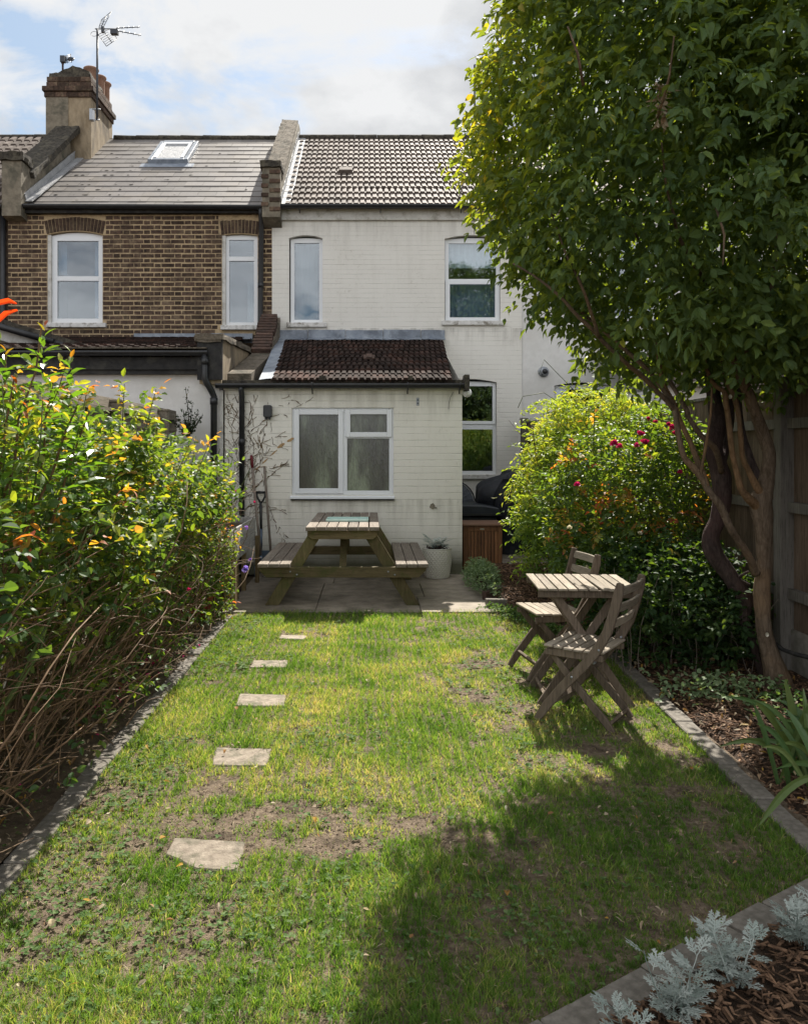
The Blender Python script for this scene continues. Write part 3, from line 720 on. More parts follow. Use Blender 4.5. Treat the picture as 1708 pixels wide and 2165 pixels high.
    pa = M(); slab(pa, xa+.10, xb-.10, Ya+.075, Yb-.1, .07, .082); pa.build('pane', MAT['lead_bright'], rwo)
    sk_ = M(); slab(sk_, xa-.12, xb+.12, Ya-.16, Ya-.002, .012, .02); sk_.build('flashing', MAT['lead'], rwo)
    # party wall parapet, left
    pp = M(); pl = [(MY-.25, EAVE-.25), (MY-.25, 6.22), (MY+.12, 6.22), (MY+.12, 6.05), (15.2, 7.52), (15.2, 6.6), (MY, 5.3)]
    pp.prism(pl, -5.97, -5.66, 'X'); pp.build('parapet', MAT['dark_render'], h)
    cp = M(); sl2 = (7.52-6.05)/(15.2-MY-.12)
    cp.beam((-5.81, MY+.10, 6.10), (-5.72, 15.25, 7.60), .44, .11, side=(1, 0, 0)); cp.bx(-6.02, -5.62, MY-.30, MY+.14, 6.223, 6.36)
    rough(cp.build('coping', MAT['dark_coping'], h), .05, 4, .10)
    lf = M(); lf.beam((-5.60, MY-.1, EAVE+.03), (-5.50, 15.3, EAVE+.03+2.0*sl), .13, .02, side=(1, 0, 0)); lf.beam((-5.655, MY-.1, EAVE+.09), (-5.60, 15.3, EAVE+.09+2.0*sl), .014, .13, side=(1, 0, 0))
    rough(lf.build('flashing', MAT['lead_bright'], h), .012, 4, .15)
    # chimney
    c = M(); c.bx(-6.14, -5.29, 15.25, 16.5, 6.2, 8.24)
    co = c.build('chimney', MAT['old_render'], h)
    c2 = M(); c2.bx(-6.139, -5.72, 15.235, 15.248, 6.8, 8.2); c2.build('render_patch', MAT['dark_render'], co)
    c3 = M(); rr = random.Random(8)
    def brick_band(x0, x1, y0, y1, z0, z1):
        c3.bx(x0+.01, x1-.01, y0+.01, y1-.01, z0, z1)
        for (side) in (0, 1):
            a, e = (x0, x1) if side == 0 else (y0, y1); t = a
            while t < e-.02:
                q = min(t+.215, e); c3.av = rr.random()
                if side == 0: c3.bx(t+.005, q-.005, y0, y0+.03, z0+.006, z1-.006)
                else: c3.bx(x1-.03, x1, t+.005, q-.005, z0+.0065, z1-.0065)
                t = q
    brick_band(-6.17, -5.26, 15.22, 16.53, 8.20, 8.30); brick_band(-6.20, -5.23, 15.19, 16.56, 8.305, 8.40); brick_band(-6.14, -5.29, 15.25, 16.5, 8.405, 8.50); brick_band(-6.135, -5.295, 15.255, 16.495, 8.505, 8.60)
    c3.build('brick_bands', MAT['brick'], co)
    hm = M(); hm.prism([(-6.11, 8.605), (-5.30, 8.605), (-5.34, 8.72), (-5.52, 8.80), (-5.66, 8.83), (-5.80, 8.76), (-5.93, 8.69), (-6.10, 8.68)], 15.3, 15.95); hm.prism([(-6.0, 8.605), (-5.32, 8.605), (-5.36, 8.66), (-5.9, 8.66)], 15.96, 16.45)
    rough(hm.build('flaunching', MAT['dark_coping'], co), .05, 3, .12)
    for (px, py, hh, r) in ((-5.46, 15.75, 8.98, .125), (-5.43, 16.12, 8.99, .12), (-5.42, 16.4, 8.99, .12)):
        p = M(); p.lathe([(r*1.02, 8.45), (r*.88, 8.6), (r*.86, hh-.12), (r*.95, hh-.06), (r*1.16, hh-.035), (r*1.18, hh-.01), (r*1.1, hh), (r*.85, hh-.01), (r*.8, hh-.1)], (px, py, 0), 24); p.build('chimney_pot', MAT['terracotta'], co)
    cap = M(); cap.lathe([(.0, 8.83), (.06, 8.82), (.11, 8.77), (.12, 8.70), (.12, 8.60)], (-5.98, 15.6, 0), 18); cap.build('capped_flue', MAT['dark_coping'], co)
    # rear addition of the same house: white front wall under a black fascia, lean-to roof
    xr = -1.88
    m = M(); wall(m, -5.3, xr, 0, eZ(775), EY, []); m.bx(-5.3, xr, EY+.002, MY, 2.45, 2.5); m.add([(xr, EY, 0), (xr, MY, 0), (xr, MY, 2.6), (xr, EY, 2.6)], [(0, 1, 2, 3)])
    m.build('extension_wall', MAT['render'], h)
    m = M(); m.bx(-5.3, xr-.03, EY-.10, EY+.12, eZ(792), eZ(758)); m.bx(-5.3, xr-.03, EY-.13, EY-.101, eZ(783), eZ(757)); m.build('extension_fascia', MAT['black_paint'], h)
    gutter(h, -5.3, -1.98, EY-.20, eZ(746), .06, name='extension_gutter'); 
    e = M(); e.bx(-5.3, -2.0, EY-.22, EY+.05, eZ(741), eZ(738.5)); e.build('tile_edge', MAT['coping'], h)
    tile_roof('extension_roof', h, -5.2, -2.06, (EY-.08, eZ(743)), (MY-.02, 3.36), 11, .15, .035, .022, MAT['dark_tile'], tile=2, seed=9)
    m = M(); m.bx(-3.9, -1.95, MY-.03, MY-.006, 3.30, mZ(705)); m.bx(-3.9, -1.95, MY-.25, MY-.031, 3.335, 3.36); rough(m.build('extension_flashing', MAT['lead'], h), .01, 3, .2)
    p = M(); p.prism([(EY-.12, 2.35), (EY-.12, 2.86), (EY+.05, 2.90), (MY-.35, 3.03), (MY-.35, 2.5)], -2.10, -1.835, 'X'); p.build('extension_parapet', MAT['old_render'], h)
    p = M(); p.beam((-1.97, EY-.2, 2.925), (-1.97, MY-.3, 3.08), .34, .075, side=(1, 0, 0)); p.bx(-2.15, -1.83, EY-.19, EY+.02, 2.86, 2.94); rough(p.build('parapet_coping', MAT['coping'], h), .03, 4, .08)
    p = M(); p.bx(-2.12, -1.815, EY-.17, EY-.122, 2.40, 2.90); p.build('parapet_end', MAT['black_paint'], h)
    pipe(h, [(-2.02, EY-.2, 2.74), (-2.02, EY-.2, 2.42), (-2.0, EY-.19, 2.36), (-1.95, EY-.13, 2.26), (-1.93, EY-.1, 2.2), (-1.93, EY-.1, .15)], .04, name='extension_downpipe', collars=[((-2.02, EY-.2, 2.66), (-2.02, EY-.2, 2.58)), ((-1.93, EY-.1, 2.18), (-1.93, EY-.1, 2.1))])
    v = M(); v.tube([(-2.10, EY+.1, 2.75), (-2.10, EY+.1, 2.92)], .045, 12); v.tube([(-2.10, EY+.1, 2.91), (-2.10, EY+.1, 2.95)], .055, 12); v.build('roof_vent', MAT['black'], h)
    b = M(); b.bx(-1.875, -1.83, EY-.03, EY+.02, 0, 2.28); b.build('corner_board', MAT['timber_paint'], h)
    return h

def rough(o, amp, cuts=2, scale=.15):
    """break up straight edges of old mortar and lead"""
    me = o.data; bm = bmesh.new(); bm.from_mesh(me)
    ed = [e for e in bm.edges if e.calc_length() > .12]
    for _ in range(cuts):
        ed = [e for e in bm.edges if e.calc_length() > max(.07, scale*.7)]
        if not ed: break
        bmesh.ops.subdivide_edges(bm, edges=ed, cuts=1, use_grid_fill=True)
    rr = random.Random(len(bm.verts))
    from mathutils import noise as mn
    for v in bm.verts:
        n = mn.noise_vector(v.co/scale*.8); v.co += n*amp*.5+Vector((rr.uniform(-1, 1), rr.uniform(-1, 1), rr.uniform(-1, 1)))*amp*.12
    bm.to_mesh(me); bm.free(); return o

def white_house():
    h = thing('white_house', 'white painted terraced house with brown tiled roof and single storey extension', 'house', (.4, 14.8, 0))
    up = [(mX(611), mX(682), mZ(682), mZ(503), .05), (mX(940), mX(1058), mZ(683), mZ(504), .06)]
    lo = [(mX(932), mX(1050), mZ(1003), mZ(808), .055)]
    m = M(); wall(m, XB1, XW1, 3.0, EAVE, MY, up); wall(m, XB1, XW1, 0, 3.0, MY, lo)
    m.build('wall', MAT['white_brick'], h)
    xa, xb, za, zb, rs = up[0]
    window(h, xa+.02, xb, za, zb, MY, fw=.06, rise=.02, curtain=[(xa+.1, xb-.1, za+.05, zb-.05, 'blind')])
    xa, xb, za, zb, rs = up[1]
    window(h, xa+.01, xb, za+.04, zb, MY, bars_h=[(mZ(592), .07)], fw=.06, rise=.03, curtain=[(xa+.05, xb-.05, mZ(560), zb-.02, 'sky_blind'), (xa+.05, xb-.05, za+.05, mZ(592), 'curtain')], sash=[(xa+.02, xb-.01, za+.035, mZ(590), .07)])
    xa, xb, za, zb, rs = lo[0]
    window(h, xa, xb, za, zb, MY, bars_h=[(mZ(902), .085)], fw=.055, rise=.02, sash=[(xa+.01, xb-.01, mZ(900)+.03, zb-.01, .05)], curtain=None)
    house_shell(h, XB1+.01, XW1-.01, MY, 2*RY-MY, EAVE, MAT['dark_room'])
    tile_roof('roof', h, XB1+.22, XW1+.05, (MY-.13, EAVE-.05), (RY, RZ-.04), 14, .100, .022, .040, MAT['tile'], tile=2, seed=4, X0b=-1.44)
    far_slope(h, XB1-.1, XW1, MAT['black_paint']); ridge(h, XB1-.05, XW1, MAT['dark_coping'], .085)
    sl = (RZ-EAVE+.01)/(RY-MY+.13)
    vt = M(); Yv = 14.5; vz = EAVE-.05+(Yv-MY+.13)*sl; vt.box((-.46, Yv, vz+.07), (.24, .17, .08), Euler((math.atan(sl), 0, 0)).to_matrix()); vt.build('vent_tile', MAT['tile'], h, bevel=.01)
    f = M(); f.bx(XB1+.02, XW1, MY-.05, MY-.003, EAVE-.26, EAVE-.085); f.build('fascia', MAT['timber_paint'], h)
    gutter(h, XB1-.1, XW1, MY-.19, EAVE-.055, .055, br=(-1.17, .15, 1.46))
    # parapet between the two roofs
    p = M(); p.prism([(MY-.28, EAVE-.28), (MY-.28, 6.1), (MY+.08, 6.1), (MY+.08, 6.0), (RY+.05, 8.16), (RY+.3, 8.16), (RY+.3, 7.3), (MY, 5.2)], -1.76, -1.47, 'X')
    po = p.build('parapet', MAT['dark_render'], h)
    bb = M(); rr = random.Random(2)
    for i in range(9): bb.av = rr.random(); bb.bx(-1.775 if i % 2 else -1.64, -1.66 if i % 2 else -1.465, MY-.30, MY-.27, 5.40+i*.075, 5.462+i*.075)
    bb.build('corner_bricks', MAT['brick'], po)
    p = M(); p.beam((-1.615, MY-.02, 6.02), (-1.66, RY+.12, 8.23), .32, .085, side=(1, 0, 0)); rough(p.build('coping', MAT['coping'], h), .035, 5, .07)
    p = M(); p.bx(-1.79, -1.45, MY-.33, MY+.05, 6.10, 6.20); rough(p.build('coping_step', MAT['dark_coping'], h), .03, 3, .07)
    lf = M(); rr = random.Random(4)
    n = 13
    for i in range(n):
        a = i/n; b_ = (i+1.05)/n; Y0 = MY-.18+(RY-MY+.16)*a; Y1 = MY-.18+(RY-MY+.16)*b_; z0 = EAVE-.06+(Y0-MY+.13)*sl; z1 = EAVE-.06+(Y1-MY+.13)*sl
        lf.beam((-1.395+rr.uniform(-.01, .01), Y0, z0+.060), (-1.395, Y1, z1+.056), .155+rr.uniform(-.012, .012), .010, side=(1, 0, 0))
        lf.beam((-1.462, Y0, z0+.12), (-1.462, Y1, z1+.11), .006, .14, side=(1, 0, 0))
    rough(lf.build('flashing', MAT['lead_bright'], h), .012, 2, .1)
    # ---- single storey extension
    x0, x1 = eX(465), eX(977); zt = eZ(825)
    wx0, wx1, wz0, wz1 = eX(617), eX(832), eZ(1047), eZ(862)
    m = M(); wall(m, x0+.06, x1, 0, zt+.05, EY, [(wx0, wx1, wz0, wz1, 0)], .1); m.add([(x1, EY, 0), (x1, MY, 0), (x1, MY, 2.45), (x1, EY, 2.45)], [(0, 1, 2, 3)])
    m.add([(x1, EY, 2.35), (x1, MY, 2.35), (x1, MY, 3.3)], [(0, 1, 2)])
    m.bx(x0+.06, x1-.01, EY+.11, MY-.02, 2.30, 2.33)
    m.build('extension_wall', MAT['cream_brick'], h)
    g = M(); g.bx(wx0+.02, wx1-.02, EY+.35, EY+.36, wz0-.2, wz1+.1); 
    # its window: a fixed light on the left, a small opening light over a fixed pane on the right
    fw = .055; fx = eX(728); fz = eZ(922)
    fr = M(); y0, y1 = EY+.025, EY+.085
    fr.bx(wx0, wx0+fw, y0, y1, wz0, wz1); fr.bx(wx1-fw, wx1, y0, y1, wz0, wz1); fr.bx(wx0+fw, wx1-fw, y0, y1, wz0, wz0+fw); fr.bx(wx0+fw, wx1-fw, y0, y1, wz1-fw, wz1)
    fr.bx(fx-.035, fx+.035, y0-.002, y1, wz0+fw, wz1-fw); fr.bx(fx+.035, wx1-fw, y0+.001, y1, fz-.03, fz+.03)
    def sash(a, b, c, d, w):
        fr.bx(a, a+w, y0-.018, y0-.003, c, d); fr.bx(b-w, b, y0-.018, y0-.003, c, d); fr.bx(a+w, b-w, y0-.018, y0-.003, c, c+w); fr.bx(a+w, b-w, y0-.018, y0-.003, d-w, d)
    sash(wx0+.025, fx-.012, wz0+.02, wz1-.02, .065); sash(fx+.012, wx1-.02, fz-.012, wz1-.02, .062)
    wo = fr.build('extension_window', MAT['upvc'], h, bevel=.005)
    for (a, b, c, d) in ((wx0+.05, fx-.03, wz0+.05, wz1-.05), (fx+.03, wx1-.05, wz0+.05, fz-.03), (fx+.03, wx1-.05, fz+.03, wz1-.05)):
        pn = M(); pn.bx(a, b, y0+.022, y0+.03, c, d); pn.build('pane', MAT['obscure'], wo)
    s = M(); s.prism([(EY-.05, wz0-.045), (EY+.08, wz0-.045), (EY+.08, wz0-.002), (EY+.02, wz0-.002), (EY-.05, wz0-.02)], wx0-.02, wx1+.012, 'X'); s.build('sill', MAT['upvc'], wo, bevel=.003)
    sd = M(); sd.bx(wx0-.01, wx1+.005, EY-.035, EY-.002, wz0-.062, wz0-.047); sd.build('drip', MAT['black_paint'], wo)
    tile_roof('extension_roof', h, eX(578)-.02, eX(952)+.02, (EY-.06, 2.40), (MY-.03, 3.34), 11, .078, .022, .020, MAT['dark_tile'], X0b=mX(601), X1b=mX(937), tile=2, seed=6)
    # a newer red tile
    k = M(); sl3 = .94/3.21; Yt = EY+1.35; zt3 = 2.40+(Yt-EY+.06)*sl3
    k.box((-.03, Yt, zt3+.038), (.155, .30, .016), Euler((math.atan(sl3), 0, 0)).to_matrix()); k.box((-.03, Yt, zt3+.052), (.08, .30, .02), Euler((math.atan(sl3), 0, 0)).to_matrix()); k.build('red_tile', MAT['red_brick'], h)
    lf = M()
    for i in range(5):
        a = mX(572)+i*.62; b = min(a+.61, mX(940)); lf.bx(a, b, MY-.03, MY-.006, 3.36, mZ(698)+.006*(i % 2)); lf.beam(((a+b)/2, MY-.03, 3.385), ((a+b)/2, MY-.20, 3.335), b-a, .012, side=(1, 0, 0))
    rough(lf.build('extension_flashing', MAT['lead'], h), .015, 3, .15)
    lf = M(); lf.add([(eX(548), EY-.02, 2.415), (eX(580), EY-.02, 2.43), (mX(604), MY-.04, 3.385), (mX(586), MY-.04, 3.37)], [(0, 1, 2, 3)]); 
    rough(lf.build('verge_flashing', MAT['lead'], h), .015, 4, .2)
    # brick parapet rising along the left edge of the extension roof
    p = M(); p.prism([(EY+.1, 2.3), (EY+.1, 2.50), (EY+.6, 2.62), (MY-1.2, 2.98), (MY-.01, 3.72), (MY-.01, 2.5)], -1.80, -1.50, 'X'); p.build('extension_parapet', MAT['coping'], h)
    p = M(); rr = random.Random(12)
    for i in range(13):
        t = i/13; Yc = MY-1.15+t*1.1; zc = 3.02+t*.72; p.av = rr.random(); p.box((-1.66, Yc, zc+.02), (.28+rr.uniform(-.03, .03), .075, .085), Euler((math.atan(.62), 0, rr.uniform(-.05, .05))).to_matrix())
    rough(p.build('coping_bricks', MAT['red_brick'], h), .012, 1, .1)
    b = M(); b.bx(x0+.05, x1+.04, EY-.045, EY-.004, zt-.0, zt+.10); b.build('extension_soffit', MAT['timber_paint'], h)
    gutter(h, x0-.03, x1+.05, EY-.115, 2.355, .058, br=(eX(661), eX(861), eX(970)), name='extension_gutter')
    e = M(); e.bx(x0+.02, x1+.04, EY-.06, EY+.04, 2.345, 2.405); e.bx(eX(676), eX(690), EY-.13, EY-.04, 2.40, 2.455); e.bx(eX(862), eX(872), EY-.13, EY-.04, 2.40, 2.455); e.bx(x1+.01, x1+.07, EY-.19, EY+.03, 2.27, 2.46)
    rough(e.build('tilt_board', MAT['dark_coping'], h), .015, 3, .08)
    pipe(h, [(eX(513), EY-.115, 2.33), (eX(513), EY-.115, 2.28), (eX(513), EY-.06, 2.2), (eX(513), EY-.06, .05)], .034, name='extension_downpipe', collars=[((eX(513), EY-.06, 1.68), (eX(513), EY-.06, 1.60)), ((eX(513), EY-.06, .5), (eX(513), EY-.06, .42))])
    return h

def far_left_house():
    h = thing('tiled_house', 'brick house at the left edge with ribbed brown tiled roof, beyond the chimney', 'house', (-8, 14.8, 0))
    m = M(); wall(m, -9.5, XB0-.002, 0, EAVE, MY+.01, []); m.build('wall', MAT['brick'], h)
    house_shell(h, -9.5, XB0-.01, MY+.01, 2*RY-MY, EAVE, MAT['dark_room'])
    tile_roof('roof', h, -9.5, -5.95, (MY-.10, EAVE-.05), (RY, RZ-.02), 13, .16, .045, .03, MAT['tile'], tile=2, seed=14)
    far_slope(h, -9.5, XB0, MAT['black_paint']); ridge(h, -9.5, -6.2, MAT['dark_coping'], .09)
    gutter(h, -9.5, -6.0, MY-.16, EAVE-.06, .06)
    pipe(h, [(-6.04, MY-.05, 5.5), (-6.04, MY-.05, 2.0)], .045)
    return h
def lean_to():
    h = thing('lean_to', 'grey rendered lean-to with black guttered sloping roof edge, below the left windows', 'outbuilding', (-5.2, 11.5, 0))
    Y = 10.9; a = P(-120, 645, Y); b = P(196, 742, Y)
    m = M(); m.prism([(a.x, 2.3), (b.x+.02, 2.3), (b.x, b.z-.02), (a.x, a.z-.02)], Y+.1, MY-.05); m.build('wall', MAT['dark_render'], h)
    m = M(); m.beam((a.x, Y+.06, a.z-.12), (b.x-.06, Y+.06, b.z-.12), .04, .20); m.build('bargeboard', MAT['timber_paint'], h)
    m = M(); m.beam((a.x, Y+1.3, a.z+.02), (b.x+.04, Y+1.3, b.z+.02), 2.75, .06); rough(m.build('roof', MAT['dark_coping'], h), .01, 3, .2)
    m = M(); m.tube([(a.x, Y-.08, a.z-.07), (b.x-.5, Y-.08, b.z+.115)], .045, 10); m.beam((a.x, Y-.03, a.z-.035), (b.x+.03, Y-.03, b.z-.035), .08, .06); go = m.build('gutter', MAT['black'], h)
    return h
def right_house():
    h = thing('rendered_house', 'white rendered house behind the big tree, with a round boiler flue', 'house', (4.6, 14.8, 0))
    wz = (mX(1172), mX(1292), mZ(1000), mZ(815), .055)
    m = M(); wall(m, XW1+.002, 8.5, 3.0, EAVE, MY+.012, [(3.9, 4.7, 3.7, 5.05, .05)]); wall(m, XW1+.002, 8.5, 0, 3.0, MY+.012, [wz]); m.build('wall', MAT['render'], h)
    window(h, wz[0], wz[1], wz[2], wz[3], MY+.012, bars_h=[(2.0, .08)], rise=.02)
    window(h, 3.9, 4.7, 3.7, 5.05, MY+.012, bars_h=[(4.4, .08)], rise=.02)
    house_shell(h, XW1+.01, 8.5, MY+.01, 2*RY-MY, EAVE, MAT['dark_room'])
    tile_roof('roof', h, XW1+.06, 8.5, (MY-.10, EAVE-.05), (RY, RZ-.02), 13, .16, .035, .02, MAT['tile'], tile=2, seed=24)
    far_slope(h, XW1, 8.5, MAT['black_paint']); gutter(h, XW1+.03, 8.5, MY-.16, EAVE-.06, .06)
    f = M(); cx, cz = mX(1149), mZ(786); 
    f.smooth = True; f.tube([(cx, MY-.008, cz), (cx, MY+.02, cz)], .088, 28); f.tube([(cx, MY-.10, cz), (cx, MY-.008, cz)], .05, 20)
    fo = f.build('boiler_flue', MAT['metal'], h)
    f = M(); f.tube([(cx, MY-.108, cz), (cx, MY-.101, cz)], .042, 20); f.build('grille', MAT['black'], fo)
    # their rear addition beyond the fence
    m = M(); m.bx(3.75, 7.5, 10.4, MY, 0, 2.35); m.build('extension_wall', MAT['render'], h)
    tile_roof('extension_roof', h, 3.7, 7.5, (10.3, 2.35), (MY, 3.1), 11, .15, .03, .02, MAT['tile'], tile=2, seed=31)
    return h
brick_house(); white_house(); far_left_house(); lean_to(); right_house()
# ------------------------------------------------------------------ edging and stepping stones
def block_strip(pts, w, hgt, ln, label, group, seed, z=0.0, side=1):
    rr = random.Random(seed); proto = None
    for (a, b) in zip(pts[:-1], pts[1:]):
        a = Vector((a[0], a[1], 0)); b = Vector((b[0], b[1], 0)); d = (b-a); n = max(1, round(d.length/ln)); d.normalize(); s = Vector((-d.y, d.x, 0))*side
        step = (b-a).length/n
        for i in range(n):
            c = a+d*(step*(i+.5))+s*(w/2+rr.uniform(-.004, .004))
            if proto is None:
                m = M(); m.box((0, 0, 0), (ln-.006, w, hgt)); proto = m.build('edging_block', MAT['paver'], bevel=.006); o = proto
            else:
                o = proto.copy(); COL.objects.link(o)
            o.location = (c.x, c.y, z+rr.uniform(-.004, .005)); o.scale = (step/ln, 1, 1)
            o.rotation_euler = (rr.uniform(-.015, .015), rr.uniform(-.012, .012), math.atan2(d.y, d.x)+rr.uniform(-.015, .015))
            tag(o, label, 'edging block', group)
block_strip([(-1.275, 2.2), (-1.28, 4.6), (-1.29, 7.5)], .10, .09, .205, 'grey concrete paving block edging the left rose bed', 'blocks edging the left bed', 1, z=-.030)
block_strip([(RX0, 2.95), (RX0+.115, 6.15)], .10, .09, .205, 'grey concrete paving block edging the right bark bed', 'blocks edging the right bed', 2, z=-.030, side=-1)
block_strip([(.28, near_kerb(.28)), (1.66, near_kerb(1.66)-.0)], .105, .09, .205, 'grey block in the diagonal edging of the near corner bed', 'blocks edging the near corner bed', 3, z=-.028, side=-1)

def stone(corners, label, seed, top=.004):
    rr = random.Random(seed); ps = [G(x, y) for (x, y) in corners]; pts = []
    n = len(ps)
    for i in range(n):
        a, b = ps[i], ps[(i+1) % n]
        for k in range(5):
            p = a.lerp(b, k/5)
            if k: p += Vector((rr.uniform(-1, 1), rr.uniform(-1, 1), 0))*.005
            pts.append((p.x, p.y))
    m = M(); m.av = rr.random(); m.prism(pts[::-1], -.04, top, 'Z')
    o = m.build('stepping_stone', MAT['slab'], bevel=.005); tag(o, label, 'stepping stone', 'stepping stones in the lawn')
STONES = [[(367, 1773), (518, 1781), (502, 1846), (416, 1839), (350, 1809)], [(457, 1582), (575, 1585), (561, 1621), (449, 1619)], [(507, 1468), (604, 1470), (600, 1494), (499, 1493)], [(535, 1397), (609, 1397), (606, 1412), (528, 1412)], [(595, 1343), (649, 1345), (642, 1353), (587, 1351)]]
for c, lb, sd in zip(STONES, ('large stepping stone with a chipped corner, nearest the camera', 'squarish pale stepping stone, second from the camera', 'pale oblong stepping stone, middle one of the five', 'narrow worn stepping stone, second from the patio', 'small half buried stepping stone beside the patio'), range(5)):
    stone(c, lb, sd)

# ------------------------------------------------------------------ picnic table
def picnic_table():
    t = thing('picnic_table', 'weathered wooden picnic table with attached benches on the patio', 'picnic table', (-.28, 8.8, 0))
    cx = -.285; y0, y1 = 7.88, 9.72; rr = random.Random(6)
    m = M(); n = 7; pw = .728/n
    for i in range(n):
        m.av = rr.random(); x = cx-.364+pw*(i+.5); m.box((x+rr.uniform(-.002, .002), (y0+y1)/2+rr.uniform(-.008, .008), .772+rr.uniform(-.002, .002)), (pw-.0095, y1-y0, .038), Euler((0, rr.uniform(-.012, .012), rr.uniform(-.002, .002))).to_matrix())
    m.build('tabletop', MAT['picnic_top'], t, bevel=.004)
    for s, bxx in ((-1, (-1.118, -.792)), (1, (.238, .560))):
        m = M(); w = (bxx[1]-bxx[0])/3
        for i in range(3): m.av = rr.random(); m.box((bxx[0]+w*(i+.5), (y0+y1)/2+rr.uniform(-.006, .006), .412+rr.uniform(-.001, .001)), (w-.007, y1-y0, .036))
        m.build('bench_seat', MAT['picnic_top'], t, bevel=.004)
    for (yf, sg) in ((y0+.12, 1), (y1-.12, -1)):
        for s in (-1, 1):
            m = M(); m.av = rr.random(); xt = cx+s*.245; xb = cx+s*(.70)
            p0 = Vector((xt, yf, .753)); p1 = Vector((xb, yf, 0)); d = (p1-p0).normalized()
            # plumb-cut foot
            hw = .058/abs(d.z)
            m.prism([(p1.x-hw, .006), (p1.x+hw, .006), (p0.x+hw, .752), (p0.x-hw, .752)][::1], yf-.019, yf+.019); m.build('leg', MAT['picnic_z'], t, bevel=.004)
        m = M(); m.av = rr.random(); m.prism([(cx-.345, .753), (cx+.345, .753), (cx+.345, .70), (cx+.30, .665), (cx-.30, .665), (cx-.345, .70)], yf-.058, yf-.0195); m.build('top_bearer', MAT['picnic_x'], t, bevel=.003)
        m = M(); m.av = rr.random(); m.prism([(cx-.83, .394), (cx+.83, .394), (cx+.82, .36), (cx+.745, .292), (cx-.745, .292), (cx-.82, .36)], yf-.062*sg-.0195, yf-.024*sg-.0+.0195*0-.0005 if sg > 0 else yf+.0625); 
        cb = m.build('bench_bearer', MAT['picnic_x'], t, bevel=.003)
        for s in (-1, 1):
            for (dx, dz) in ((-.03, .01), (.035, -.02)) if sg > 0 else ():
                b = M(); b.tube([(cx+s*.48+dx, yf-.086 if sg > 0 else yf-.01, .34+dz), (cx+s*.48+dx, yf-.07, .34+dz)], .009, 8); b.build('bolt', MAT['metal'], cb)
    for (ya, yb) in ((y0+.22, y0+.66), (y1-.22, y1-.66)):
        m = M(); m.beam((cx-.0, ya-.06, .34), (cx+.0, yb, .745), .07, .036, side=(1, 0, 0)); m.build('brace', MAT['picnic_z'], t, bevel=.003)
    m = M(); m.bx(cx-.33, cx+.33, 8.77, 8.81, .71, .7525); m.build('middle_batten', MAT['picnic_x'], t)
    return t
picnic_table()
def tray():
    a = P(693, 1098, 8.35)
    t = thing('tray', 'pale mint green tray lying on the picnic table', 'tray', (-.25, 8.6, .79))
    m = M(); x0, x1, ya, yb, z = -.462, -.042, 8.46, 8.74, .793
    m.bx(x0, x1, ya, yb, z, z+.010); m.build('base', MAT['tray'], t, bevel=.003)
    e = M(); e.bx(x0, x1, ya-.012, ya-.0005, z, z+.026); e.bx(x0, x1, yb+.0005, yb+.012, z, z+.026); e.bx(x0-.012, x0-.0005, ya-.012, yb+.012, z, z+.0265); e.bx(x1+.0005, x1+.012, ya-.012, yb+.012, z, z+.0265); e.build('rim', MAT['tray_edge'], t, bevel=.003)
    m = M(); m.beam((-.40, 8.52, z+.014), (-.15, 8.60, z+.014), .012, .006, side=(0, 1, 0)); m.build('inlay', MAT['upvc'], t)
tray()

